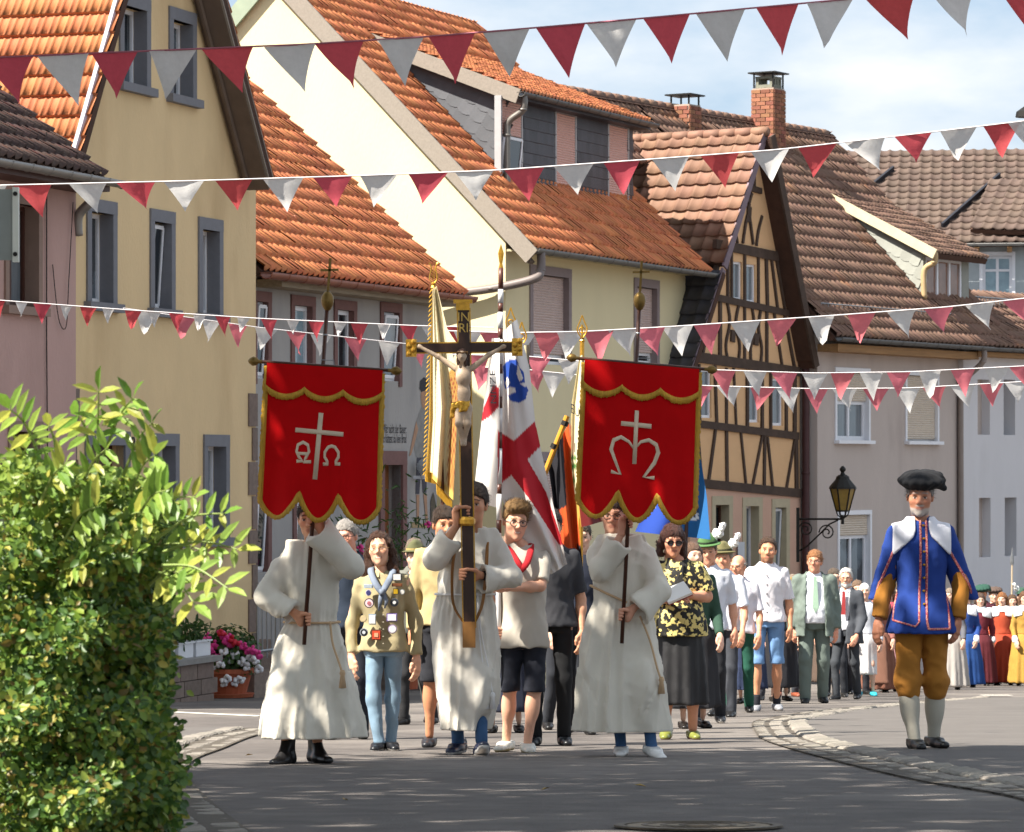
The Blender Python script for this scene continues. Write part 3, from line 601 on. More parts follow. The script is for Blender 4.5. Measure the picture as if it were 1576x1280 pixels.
for pts, wd in (([(1148, 296), (1152, 318), (1147, 340), (1142, 374)], 5), ([(1156, 297), (1151, 318), (1154, 345), (1158, 376)], 5), ([(1132, 318), (1130, 345), (1134, 374)], 4), ([(1172, 332), (1166, 355), (1163, 378)], 5), ([(1160, 200 + 22), (1160, 290)], 5),
                ([(1110, 382), (1101, 420), (1094, 452)], FS * .35), ([(1119, 382), (1119, 456)], 6), ([(1125, 384), (1125, 462)], 5), ([(1145, 388), (1145, 466)], 6), ([(1166, 392), (1166, 472)], 5), ([(1178, 396), (1180, 474)], 7), ([(1186, 398), (1196, 478)], 5), ([(1194, 400), (1207, 478)], 5),
                ([(1090, 458), (1078, 500), (1066, 545)], 6), ([(1107, 462), (1107, 552)], 8), ([(1096, 462), (1088, 505), (1080, 548)], 5), ([(1118, 465), (1122, 495), (1116, 530), (1119, 555)], 5), ([(1136, 468), (1131, 498), (1137, 530), (1135, 558)], 5), ([(1145, 470), (1145, 560)], 6), ([(1156, 472), (1160, 505), (1154, 535), (1155, 562)], 5), ([(1170, 474), (1166, 505), (1171, 535), (1169, 563)], 5), ([(1179, 476), (1179, 564)], 7), ([(1190, 480), (1203, 566)], 5), ([(1206, 482), (1222, 568)], 6),
                ([(1127, 508), (1126, 526)], 13), ([(1163, 513), (1162, 531)], 13), ([(1152, 318), (1151, 342)], 12),
                ([(1070, 556), (1070, 650)], 8), ([(1075, 560), (1076, 650)], 4), ([(1099, 562), (1102, 652)], 6), ([(1117, 566), (1117, 655)], 6), ([(1128, 566), (1132, 656)], 4), ([(1149, 570), (1149, 660)], 7), ([(1172, 572), (1172, 662)], 7), ([(1185, 574), (1185, 664)], 6), ([(1209, 578), (1209, 666)], 7), ([(1222, 578), (1222, 668)], 9),
                ([(1072, 656), (1079, 740)], 5), ([(1100, 660), (1089, 742)], 6), ([(1117, 662), (1118, 744)], 7), ([(1139, 664), (1147, 746)], 5), ([(1172, 670), (1157, 748)], 5), ([(1176, 668), (1175, 750)], 7), ([(1180, 672), (1188, 750)], 5), ([(1222, 676), (1209, 752)], 5), ([(1224, 674), (1225, 756)], 9), ([(1066, 655), (1068, 740)], 7)): beam(pts, wd, -.034 - random.uniform(0, .006), 'timber_post')
aL = math.atan(sL); aR = math.atan(sR); ovh = .34
xe = lv_[0]; ze = lv_[1]
place_roof(e, 'roof', (xe, 8, ze + .06), (0, -1, 0), (math.cos(aL), 0, math.sin(aL)), 27, int((apz - ze) / math.sin(aL) / .315 + .5), .305, .315, tile_tan, 'pan', parts=300, hump=.045)
place_roof(e, 'slate_roof', (-.5, 8, ze - (xe + .5) * sL + .02), (0, -1, 0), (math.cos(aL), 0, math.sin(aL)), 27, int((xe + .5) / math.cos(aL) / .33 + .5), .305, .33, slate_dk, 'pan', parts=40, hump=.03)
xr = rv_[0]
place_roof(e, 'roof', (xr, -ovh, apz - (xr - apx) * sR + .1), (0, 1, 0), (-math.cos(aR), 0, math.sin(aR)), 27, int((xr - apx) / math.cos(aR) / .33), .305, .33, tile_tan, 'pan', hump=.045)
t = MB(); t.beam((xe - .0, -.22, ze - .02), (apx, -.22, apz + .0), .16, .04); t.build('verge_board', M('verge_mauve', '#7d6c74', var=.15), e)
t = MB(); t.beam((-.55, -.2, ze - (xe + .55) * sL - .06), (xe, -.2, ze - .06), .14, .04); t.build('verge_board', M('verge_mauve', '#7d6c74'), e)
t = MB(); t.beam((xr + .04, -ovh - .03, apz - (xr - apx) * sR - .06), (apx, -ovh - .03, apz - .02), .2, .05); t.build('verge_board', timber, e)
t = MB(); t.beam((xr, -ovh / 2, apz - (xr - apx) * sR - .08), (apx, -ovh / 2, apz - .1), .06, ovh); t.build('soffit_board', M('soffit_dark', '#4b3227', rough=.8, var=.2), e)
for k in range(9):
    t = MB(); t.lathe([(.1, -.17), (.105, .17)], n=8); o = t.build('ridge_tile', tile_tan, e, smooth=True); o.location = (apx, -.1 + k * .36, apz + .06); o.rotation_euler = (R(90), 0, 0)
t = MB(); t.box(0, .02, 0, .05, 0, .36); t.box(-.13, .13, -.01, .0, 0, .36); o = t.build('meter_box', M('box_grey', '#c2c4c8', rough=.5), e); q = hh.hit(1137, 862); o.location = (q[0], -.05, q[1])
hh.pipe([(LX + .03, -.12, 6.2), (LX + .03, -.12, 4.), (LX + .03, -.12, -.4)], M('pipe_maroon', '#4a2c2c', rough=.6, var=.15), .075)

# ---- rose-grey house with long brown roof
kh = House('rose_grey_house', 1258, 72.6, 32, 'rose-grey plastered house with roller shutters, long brown roof and small dormer', k=72.6 / 71)
e = kh.e; LX = 8.3
kw = [[kh.hit(1287, 600)[0], kh.hit(1336, 600)[0], 4.68, 6.03], [kh.hit(1395, 600)[0], kh.hit(1442, 600)[0], 4.68, 6.03], [kh.hit(1291, 850)[0], kh.hit(1338, 850)[0], 1.75, 3.2]]
kh.wall('wall', 0, LX, -1.5, 6.75, plK, [tuple(q) for q in kw], back=8)
for k, q in enumerate(kw):
    wn = kh.window(q, inset=.12, fw=.07, sur=.07, sm=white_fr, shutter=[.42, .97, .28][k], shm=M('roller_shutter_sand', '#cdbfae', rough=.6, var=.05), mull=1, gl=glass_c if k != 2 else glass)
    if k < 2: t = MB(); t.box(q[0] - .1, q[1] + .1, -.12, .05, q[2] - .07, q[2] - .002); t.build('sill', white_fr, wn)
rs = (11.42 - 6.72) / (3.9 + .55); ra = math.atan(rs)
place_roof(e, 'roof', (-.35, -.55, 6.68), (1, 0, 0), (0, math.cos(ra), math.sin(ra)), 43, 20, .2, .33, tile_br, 'pan', hump=.05)
place_roof(e, 'upper_roof', (-6.5, 2.6, 6.68 + 3.15 * rs), (1, 0, 0), (0, math.cos(ra), math.sin(ra)), 30, 6, .2, .33, tile_br, 'pan', hump=.05)
place_roof(e, 'roof', (8.25, 8.4, 6.68), (-1, 0, 0), (0, -math.cos(ra), math.sin(ra)), 74, 20, .2, .33, tile_br, 'pan', hump=.05)
MB().add([(LX, 0, 6.7), (LX, 7.8, 6.7), (LX, 3.9, 11.2)], [(0, 1, 2)]).build('gable_wall', plK, e)
for k in range(42):
    t = MB(); t.lathe([(.1, -.17), (.11, .17)], n=6); o = t.build('ridge_tile', tile_br, e, smooth=True); o.location = (-6.3 + k * .345, 3.92, 11.45); o.rotation_euler = (0, R(90), 0)
kh.gutter(-.3, 6.7, -.63, 6.66, M('gutter_dark', '#5c5a58'), .08)
t = MB(); t.box(0, 6.5, -.45, 0, 6.4, 6.55); t.build('eaves_board', M('eaves_pine', '#a07a52', rough=.8, var=.25, scale=3, streak=(.5, 5, 8)), e)
kh.pipe([(6.42, -.6, 6.6), (6.42, -.58, 6.35), (6.4, -.2, 6.0), (6.4, -.09, 5.8), (6.4, -.09, 3), (6.4, -.09, -.5)], M('pipe_taupe', '#8d8078', rough=.5), .06)
# dormer of the rose-grey house
DY = .38; d0, d1, dz0, dz1 = 5.55, 7.8, 7.5, 8.66; dr_ = .53
dmr = kh.wall('dormer', d0, d1, dz0, dz1, M('slate_pale', '#a9aaa4'), [(d0 + .12, d1 - .35, dz0 + .12, dz1 - .12)], y=DY, depth=.1)
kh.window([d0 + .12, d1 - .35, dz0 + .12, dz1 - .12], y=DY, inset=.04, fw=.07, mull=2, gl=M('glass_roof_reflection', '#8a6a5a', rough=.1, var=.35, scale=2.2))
cks = []
for x_ in (d0, d1): cks.append(MB().add([(x_, DY, dz0 - .1), (x_, DY, dz1), (x_, DY + 2.1, dz1 + 2.1 * dr_)], [(0, 1, 2)]).build('dormer_cheek', slate_pale, e))
sm_ = scale_slate(.26, .25, slate_pale, lambda a, b, c: (-c, a * .85 - b * .4, a * .4 + b * .85))
for j in range(14):
    for i in range(14):
        yy = DY + .3 + i * .21 - j * .1; zc = dz0 - .2 + j * .18 + i * .1
        if DY + .1 < yy < DY + 1.9 and dz0 + (yy - DY) * rs - .3 < zc < dz1 - .2 + (yy - DY) * dr_: o = link('slate', sm_, cks[0]); o.location = (d0 - .006, yy, zc)
da = math.atan(dr_)
place_roof(e, 'dormer_roof', (d0 - .12, DY - .32, dz1 + .1 - .32 * dr_), (1, 0, 0), (0, math.cos(da), math.sin(da)), 16, 11, .165, .29, tile_br, 'pan', hump=.045)
t = MB(); t.beam((d0 - .14, DY - .34, dz1 - .09), (d0 - .14, DY + 2.3, dz1 + .0 + 2.4 * dr_), .2, .05, (1, 0, 0)); t.build('dormer_verge', M('verge_cream', '#cbbd9c', var=.1), e)
kh.pipe([(d0 - .05, DY - .3, dz1 - .05), (d0 - .05, DY - .28, dz1 - .25), (d0 - .07, DY - .06, dz1 - .42), (d0 - .07, DY - .06, dz0 + .15)], M('pipe_beige', '#b59a72', rough=.5), .06)
t = MB()
for zq in (7.15, 7.3): t.tube([(.1, -.05 + (zq - 7.15) * .1, zq + .05), (6., -.05 + (zq - 7.15) * .1, zq + .05)], .014, 4)
for k in range(40): t.tube([(.1 + k * .15, -.05, 7.1), (.1 + k * .15, -.03, 7.36)], .008, 4)
t.build('snow_guard', steel, e)
# brick chimneys stand on the ridge
def chimney(x, y, w_, z0, z1, label, tall):
    root = empty('chimney', e.matrix_world @ Vector((x, y, 0)), e.rotation_euler.z); tag(root, label, 'chimney')
    MB().box(-w_ / 2 + .012, w_ / 2 - .012, -w_ / 2 + .012, w_ / 2 - .012, z0 - 1.5, z1 - .01).build('core', mortar, root)
    bh, bl = .075, .22; nr = int((z1 - z0 + .1) / (bh + .012)); bm_ = {}
    for side in range(4):
        for r_ in range(nr):
            x0 = -w_ / 2 + (0 if (r_ + side) % 2 == 0 else -.11); 
            while x0 < w_ / 2 - .02:
                a = max(x0, -w_ / 2); b = min(x0 + bl, w_ / 2)
                if b - a > .04:
                    key = round(b - a, 2)
                    if key not in bm_: bm_[key] = MB().box(-key / 2 + .005, key / 2 - .005, -.02, .02, 0, bh).mesh('brick', brick_m)
                    o = link('brick', bm_[key], root); c_ = (a + b) / 2; q = Matrix.Rotation(side * math.pi / 2, 3, 'Z') @ Vector((c_, -w_ / 2 + .008, 0)); o.location = (q.x, q.y, z0 - .1 + r_ * (bh + .012)); o.rotation_euler = (0, 0, side * math.pi / 2)
                x0 += bl + .01
    if tall:
        t = MB(); t.box(-w_ / 2 + .06, w_ / 2 - .06, -w_ / 2 + .06, w_ / 2 - .06, z1, z1 + .07)
        for a in (-1, -.33, .33, 1):
            for b in (-1, 1): t.box(a * (w_ / 2 - .1) - .035, a * (w_ / 2 - .1) + .035, b * (w_ / 2 - .1) - .035, b * (w_ / 2 - .1) + .035, z1 + .07, z1 + .2)
        t.box(-w_ / 2 + .06, w_ / 2 - .06, -w_ / 2 + .06, w_ / 2 - .06, z1 + .2, z1 + .25); t.build('crown', M('chimney_crown', '#7a7a6c', var=.15), root); zt = z1 + .25
    else: zt = z1
    for a in (-1, 1):
        for b in (-1, 1): MB().box(a * (w_ / 2 - .04) - .015, a * (w_ / 2 - .04) + .015, b * (w_ / 2 - .04) - .015, b * (w_ / 2 - .04) + .015, zt - .25, zt + (.06 if tall else .18)).build('cowl_post', iron, root)
    t = MB(); zc = zt + (.06 if tall else .18); t.box(-w_ / 2 - .06, w_ / 2 + .06, -w_ / 2 - .06, w_ / 2 + .06, zc, zc + .03); t.build('cowl', iron, root)
chimney(1.32, 3.7, .5, 11.15, 11.78, 'short brick chimney with open iron cowl on the brown ridge', False)
chimney(4.75, 3.6, .54, 10.4, 12.42, 'tall brick chimney with concrete crown and flat iron cap', True)

# ---- white house at the picture edge
wh = House('white_house', 1475, 78.2, 36, 'plain white house with narrow deep window slots beside the rose-grey house', dy=-.12, k=78.2 / 76.5)
nw_ = [(.62, 1.16, 5.1, 6.27), (1.77, 2.29, 5.1, 6.29), (.68, 1.19, 2.5, 3.76), (1.82, 2.35, 2.5, 3.76)]
wh.wall('wall', 0, 8, -1.5, 6.95, plW, nw_, depth=.5, back=7)
for q in nw_: wh.window(q, inset=.42, fw=.05, gl=M('glass_pale', '#7c8288', rough=.15, var=.15), fr=plW)
place_roof(wh.e, 'roof', (-.1, -.45, 6.95), (1, 0, 0), (0, math.cos(.6), math.sin(.6)), 41, 7, .2, .33, tile_br, 'pan', hump=.05)
wh.gutter(-.1, 8, -.52, 6.92, M('gutter_dark', '#5c5a58'), .07)
t = MB(); t.box(0, 8, -.35, 0, 6.74, 6.84); t.build('eaves_board', M('eaves_pine', '#a07a52'), wh.e)
t = MB()
for k in range(40): t.tube([(1 + k * .12, .9, 7.85), (1 + k * .12, .92, 8.1)], .012, 4)
t.tube([(1, .9, 7.85), (5.8, .9, 7.85)], .016, 4); t.tube([(1, .92, 8.1), (5.8, .92, 8.1)], .016, 4); t.build('snow_guard', steel, wh.e)
# ---- far house
fh = House('far_house', 1481, 90, 98, 'pale grey house with grey-brown tiled roof behind the white house')
fw_ = (.5, 1.22, 9.25, 10.3)
fh.wall('wall', -4, 8, -1, 10.6, M('plaster_bluegrey', '#a9b0b2', rough=.9, var=.05), [fw_], back=8)
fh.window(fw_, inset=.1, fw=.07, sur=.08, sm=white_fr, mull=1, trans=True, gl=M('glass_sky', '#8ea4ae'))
fa = math.atan(2.62 / 4.4)
place_roof(fh.e, 'roof', (-6, -.45, 10.6), (1, 0, 0), (0, math.cos(fa), math.sin(fa)), 50, 15, .27, .345, tile_far, 'pan', parts=260, hump=.04)
fh.gutter(-2, 8, -.52, 10.58, zinc, .07)
for k in range(3): MB().box(.3 + k * .8, .42 + k * .8, -.4, 0, 10.38, 10.5).build('rafter_end', M('eaves_pine', '#a07a52'), fh.e)
# cheeks of two roof dormers, their shade painted in as near-black colour
clad = M('cheek_shade', '#23242c', rough=.6, var=.1)
for (xa, ya, xb, yb, hgt) in ((-2.4, 2.0, -1.8, 3.0, .35), (-.5, .2, .9, 2.6, .36)):
    t = MB(); za, zb_ = 10.65 + ya * math.tan(fa), 10.65 + yb * math.tan(fa)
    t.beam((xa, ya, za + .2), (xb, yb, zb_ + .2), hgt, .06, (1, 0, 0)); t.build('dormer_cheek', clad, fh.e)
place_roof(fh.e, 'dormer_roof', (.2, -.2, 10.95), (1, 0, 0), (.35, math.cos(fa), math.sin(fa)), 26, 8, .27, .345, tile_far, 'pan', hump=.04)

# ---- street lantern on its bracket
lb = Vector(kh.e.matrix_world @ Vector((-.28, .0, 0))); 
pm = P(1228, 797, 70.3); tip = P(1297, 797, 70.0)
ln = empty('street_lantern', tip); tag(ln, 'black wall lantern with amber glass on a scrolled iron bracket', 'lantern')
t = MB(); t.lathe([(.12, .14), (.235, .56), (.22, .57), (.11, .14)], n=6); t.build('glazing', M('amber_glass', '#a98a3c', rough=.15, var=.25, scale=5, trans=.35, spec=.7), ln)
t = MB()
for k in range(6):
    a = k * math.pi / 3; t.tube([(.12 * math.cos(a), .12 * math.sin(a), .13), (.24 * math.cos(a), .24 * math.sin(a), .57)], .016, 4); t.tube([(.03 * math.cos(a), .03 * math.sin(a), .0), (.1 * math.cos(a), .1 * math.sin(a), .06), (.12 * math.cos(a), .12 * math.sin(a), .13)], .012, 4)
t.lathe([(.13, .12), (.13, .15)], n=6); t.build('frame', iron, ln)
t = MB(); t.lathe([(.27, .56), (.26, .6), (.15, .73), (.14, .74), (.12, .8), (.05, .84), (.03, .88), (.06, .92), (.06, .95), (.02, 1.0)], n=12); t.build('cap', iron, ln, smooth=False)
d = pm - tip; t = MB(); t.tube([(0, 0, -.02), d + Vector((0, 0, -.02))], .022, 6); t.box(d.x - .03, d.x + .03, d.y - .03, d.y + .03, -.85 + d.z, .2 + d.z); t.tube([(0, 0, -.12), (0, 0, .06)], .03, 6)
t.tube([d * u + Vector((0, 0, z_)) for u, z_ in ((1, -.65), (.8, -.55), (.5, -.3), (.3, -.12), (.1, -.04))], .016, 5)
for cx_, cz_, r0 in ((.35, -.28, .16), (.82, -.22, .15)):
    t.tube([d * cx_ + d.normalized() * (r0 * (1 - k / 26) * math.cos(k * .5)) + Vector((0, 0, cz_ + r0 * (1 - k / 26) * math.sin(k * .5))) for k in range(22)], .014, 5)
t.build('bracket', iron, ln)
# ---- sign seen edge-on at the picture edge
sg = empty('street_sign', P(2, 400, 19)); tag(sg, 'grey back of a street sign with pale rim cut by the picture edge', 'sign')
t = MB(); t.box(-.35, .06, 0, .02, .0, .37); t.build('panel', M('sign_back', '#8b8f8a', rough=.5, var=.12), sg)
t = MB(); t.box(.06, .09, -.015, .035, -.01, .38); t.build('rim', M('sign_rim', '#d6d6ca', rough=.5), sg)
for z_ in (.03, .345): t = MB(); t.lathe([(.012, 0), (.012, .01)], n=8); o = t.build('bolt', iron, sg); o.location = (.075, -.016, z_); o.rotation_euler = (R(90), 0, 0)
t = MB(); t.tube([(-.2, .05, -2.), (-.2, .05, .9)], .035, 8); t.build('post', steel, sg)
# small lamp head at the opposite picture edge
lh = empty('lamp_head', P(1584, 180, 34)); tag(lh, 'dark metal lamp head peeking in at the upper picture edge', 'lamp')
t = MB(); t.lathe([(.13, 0), (.12, .05), (.05, .1)], n=12); t.build('shade', iron, lh); t = MB(); t.tube([(0, 0, .1), (.1, 0, .35), (.9, 0, .4)], .025, 6); t.build('arm', iron, lh)
# ------------------------------------------------------------------ figures: implicit surfaces turned into meshes
def vnoise(x, y, z, seed=0):
    """value noise in -1..1"""
    rs = np.random.RandomState(seed + 100); T = rs.rand(17, 17, 17).astype(np.float32) * 2 - 1
    xi, yi, zi = np.floor(x), np.floor(y), np.floor(z); fx, fy, fz = x - xi, y - yi, z - zi
    fx, fy, fz = [q * q * (3 - 2 * q) for q in (fx, fy, fz)]; xi, yi, zi = [(q.astype(np.int32)) % 16 for q in (xi, yi, zi)]; o = 0
    for a in (0, 1):
        for b in (0, 1):
            for c in (0, 1): o = o + T[xi + a, yi + b, zi + c] * (fx if a else 1 - fx) * (fy if b else 1 - fy) * (fz if c else 1 - fz)
    return o
def surfnets(F, lo, h):
    s = F < 0; n = F.shape; c = np.zeros((n[0] - 1, n[1] - 1, n[2] - 1), np.int8); cor = [(a, b, d) for a in (0, 1) for b in (0, 1) for d in (0, 1)]
    sl = lambda A, q: A[q[0]:n[0] - 1 + q[0], q[1]:n[1] - 1 + q[1], q[2]:n[2] - 1 + q[2]]
    for q in cor: c += sl(s, q)
    cell = (c > 0) & (c < 8); ijk = np.argwhere(cell); idx = np.full(cell.shape, -1, np.int32); idx[cell] = np.arange(len(ijk))
    vals = np.stack([F[ijk[:, 0] + q[0], ijk[:, 1] + q[1], ijk[:, 2] + q[2]] for q in cor], 1); acc = np.zeros((len(ijk), 3), np.float32); cnt = np.zeros(len(ijk), np.float32)
    for i, a in enumerate(cor):
        for j, b in enumerate(cor):
            if j > i and sum(abs(a[k] - b[k]) for k in range(3)) == 1:
                fa, fb = vals[:, i], vals[:, j]; m = (fa < 0) != (fb < 0); t = np.where(m, fa / np.where(m, fa - fb, 1), 0)
                p = np.array(a, np.float32)[None] + t[:, None] * (np.array(b, np.float32) - np.array(a, np.float32))[None]; acc += p * m[:, None]; cnt += m
    v = (ijk + acc / cnt[:, None]) * h + np.array(lo, np.float32); fs = []
    for ax in range(3):
        u, w_ = (ax + 1) % 3, (ax + 2) % 3; s0 = np.take(s, range(n[ax] - 1), ax); s1 = np.take(s, range(1, n[ax]), ax); e = np.argwhere(s0 != s1)
        e = e[(e[:, u] > 0) & (e[:, w_] > 0) & (e[:, u] < n[u] - 1) & (e[:, w_] < n[w_] - 1)]
        if not len(e): continue
        ins = s0[e[:, 0], e[:, 1], e[:, 2]]; q = []
        for du, dw in ((-1, -1), (0, -1), (0, 0), (-1, 0)):
            k = e.copy(); k[:, u] += du; k[:, w_] += dw; q.append(idx[k[:, 0], k[:, 1], k[:, 2]])
        q = np.stack(q, 1); q[~ins] = q[~ins][:, ::-1]; fs.append(q)
    return v, np.concatenate(fs)
def relax(v, f, it=1, lam=.5):
    for _ in range(it):
        acc = np.zeros_like(v); cnt = np.zeros(len(v), np.float32)
        for a, b in ((0, 1), (1, 2), (2, 3), (3, 0)):
            np.add.at(acc, f[:, a], v[f[:, b]]); np.add.at(acc, f[:, b], v[f[:, a]]); np.add.at(cnt, f[:, a], 1); np.add.at(cnt, f[:, b], 1)
        v = v + lam * (acc / np.maximum(cnt, 1)[:, None] - v)
    return v
class Sdf:
    def __init__(s): s.p = []; s.box = []
    def _b(s, lo, hi): s.box.append((np.minimum(lo, hi), np.maximum(lo, hi)))
    def cap(s, a, b, ra, rb=None, k=.02, sc=(1, 1, 1), sub=False, end=None):
        rb = ra if rb is None else rb; a = np.array(a, np.float32); b = np.array(b, np.float32); m = max(ra, rb) * np.array(sc)
        lo, hi = np.minimum(a, b) - m, np.maximum(a, b) + m
        def fn(x, y, z):
            d = b - a; t = ((x - a[0]) * d[0] + (y - a[1]) * d[1] + (z - a[2]) * d[2]) / max(float(d @ d), 1e-9); t = np.clip(t, 0, 1)
            q = ((x - a[0] - t * d[0]) / sc[0]) ** 2 + ((y - a[1] - t * d[1]) / sc[1]) ** 2 + ((z - a[2] - t * d[2]) / sc[2]) ** 2
            r_ = (np.sqrt(q) - (ra + t * (rb - ra))) * min(sc)
            if end is not None: r_ = np.maximum(r_, (x - end[0][0]) * end[1][0] + (y - end[0][1]) * end[1][1] + (z - end[0][2]) * end[1][2])
            return r_
        s.p.append(('sub' if sub else 'add', fn, lo, hi, k)); 
        if not sub: s._b(lo, hi)
        return s
    def chain(s, pts, rs, k=.012, sc=(1, 1, 1)):
        for i in range(len(pts) - 1): s.cap(pts[i], pts[i + 1], rs[i], rs[i + 1], k, sc)
        return s
    def ell(s, c, r, k=.02, sub=False):
        c = np.array(c, np.float32); r = np.array(r if hasattr(r, '__len__') else (r, r, r), np.float32)
        def fn(x, y, z):
            X, Y, Z = (x - c[0]) / r[0], (y - c[1]) / r[1], (z - c[2]) / r[2]; k0 = np.sqrt(X * X + Y * Y + Z * Z); k1 = np.sqrt((X / r[0]) ** 2 + (Y / r[1]) ** 2 + (Z / r[2]) ** 2) + 1e-6
            return k0 * (k0 - 1) / k1
        s.p.append(('sub' if sub else 'add', fn, c - r, c + r, k))
        if not sub: s._b(c - r, c + r)
        return s
    def prof(s, rows, k=.02, fold=None, pw=2.):
        """rows: (z, cx, cy, rx, ry) from bottom to top; fold(theta, z) scales the radius"""
        A = np.array(sorted(rows), np.float32); zs = A[:, 0]; mr = A[:, 3:].max() * 1.25
        lo = np.array((A[:, 1].min() - mr, A[:, 2].min() - mr, zs[0])); hi = np.array((A[:, 1].max() + mr, A[:, 2].max() + mr, zs[-1]))
        def fn(x, y, z):
            zz = z.ravel(); zt_ = np.linspace(zs[0], zs[-1], 80); ker = np.array([.1, .2, .4, .2, .1]); T_ = []
            for i in (1, 2, 3, 4):
                q = np.interp(zt_, zs, A[:, i])
                for _ in range(3): q = np.convolve(np.pad(q, 2, mode='reflect', reflect_type='odd'), ker, 'valid')
                T_.append(q)
            cx, cy, rx, ry = [np.interp(zz, zt_, q).astype(np.float32)[None, None, :] for q in T_]
            dx, dy = x - cx, y - cy; X, Y = dx / rx, dy / ry
            rr = np.sqrt(X * X + Y * Y) if pw == 2 else (np.abs(X) ** pw + np.abs(Y) ** pw) ** (1 / pw)
            if fold is not None: rr = rr / fold(np.arctan2(dy, dx), z)
            d = (rr - 1) * np.minimum(rx, ry); return np.maximum(d, np.maximum(zs[0] - z, z - zs[-1]))
        s.p.append(('add', fn, lo, hi, k)); s._b(lo, hi); return s
    def cut(s, fn): s.p.append(('cut', fn, None, None, 0)); return s
    def disp(s, fn): s.p.append(('disp', fn, None, None, 0)); return s
    def mesh(s, h, it=1):
        lo = np.min([b[0] for b in s.box], 0) - 3 * h; hi = np.max([b[1] for b in s.box], 0) + 3 * h; n = np.ceil((hi - lo) / h).astype(int) + 1
        ax = [(lo[i] + h * np.arange(n[i])).astype(np.float32) for i in range(3)]; F = np.full(n, .3, np.float32)
        X, Y, Z = ax[0][:, None, None], ax[1][None, :, None], ax[2][None, None, :]
        for op, fn, l, u, k in s.p:
            if op in ('add', 'sub'):
                m = k + 2.5 * h; i0 = np.maximum(np.floor((l - m - lo) / h).astype(int), 0); i1 = np.minimum(np.ceil((u + m - lo) / h).astype(int) + 1, n)
                if (i1 <= i0).any(): continue
                S = tuple(slice(a, b) for a, b in zip(i0, i1)); d = fn(X[S[0]], Y[:, S[1]], Z[:, :, S[2]]); f = F[S]
                if op == 'add': q = np.maximum(k - np.abs(f - d), 0) / k; F[S] = np.minimum(f, d) - q * q * k * .25
                else: d = -d; q = np.maximum(k - np.abs(f - d), 0) / k; F[S] = np.maximum(f, d) + q * q * k * .25
            elif op == 'cut': F = np.maximum(F, fn(X, Y, Z))
            else:
                m = np.abs(F) < 5 * h; ii = np.nonzero(m); F[m] += fn(ax[0][ii[0]], ax[1][ii[1]], ax[2][ii[2]]).astype(np.float32)
        v, f = surfnets(F, lo, h); return (relax(v, f, it) if it else v), f
skinM = M('skin', (1, 1, 1), rough=.55, var=.06, scale=30, attr='Col', spec=.35)
eyeM = skinM
def hairM(c): return M('hair_' + c.lstrip('#'), c, rough=.5, var=.35, scale=25, bump=.8, bscale=120, streak=(3, 3, .3))
def cloth(c, rough=.9, name=None, bump=.25, var=.06, scale=5): return M('cloth_' + (name or c.lstrip('#')), c, rough=rough, var=var, scale=scale, bump=bump, bscale=260)
def rot_head(yaw, pitch, roll=0): return np.array(Matrix.Rotation(yaw, 3, 'Z') @ Matrix.Rotation(pitch, 3, 'X') @ Matrix.Rotation(roll, 3, 'Y'), np.float32)
def wrinkles(amp, f, seed, zs=1.):
    return lambda x, y, z: amp * (1.3 * np.abs(vnoise(x * f + z * f * .5, y * f, z * f * zs - x * f * .5, seed)) - .4) * 1.3 + amp * .9 * (np.abs(vnoise(x * f * 2.1 - z * f, y * f * 2.1, z * f * 2.1 * zs + x * f, seed + 1)) - .3)
def hd_sdf(fem=0., ch=0.):
    s = Sdf(); n = 1 - .12 * fem
    s.ell((0, .018, .035), (.076, .098, .088), .01); s.ell((0, -.022, -.03), (.062, .075, .09), .03); s.ell((0, -.03, -.068), (.054 * n, .056, .043), .03)
    s.ell((0, -.078, -.1), .018, .03)
    s.cap((-.036, -.082, .03), (.036, -.082, .03), .011 * n, None, .02); s.ell((.043, -.058, -.016), .024, .03); s.ell((-.043, -.058, -.016), .024, .03)
    for q in (-1, 1): s.ell((q * .031, -.105, .005), .017, .014, sub=True)
    s.cap((0, -.088, .02), (0, -.114, -.02), .008 * n, .0115 * n, .012); s.ell((.011, -.1, -.026), .0085, .01); s.ell((-.011, -.1, -.026), .0085, .01)
    s.cap((-.02, -.087, -.055), (.02, -.087, -.055), .0065, None, .008); s.cap((-.018, -.087, -.066), (.018, -.087, -.066), .0075, None, .008)
    for q in (-1, 1): s.ell((q * .031, -.0775, .005), .0125, .002); s.ell((q * .077, .012, -.006), (.011, .02, .031), .008)
    s.cap((0, .02, -.06), (0, .04, -.21), .056 * (1 - .14 * fem), .06 * (1 - .14 * fem), .03); return s
HEADV = {}
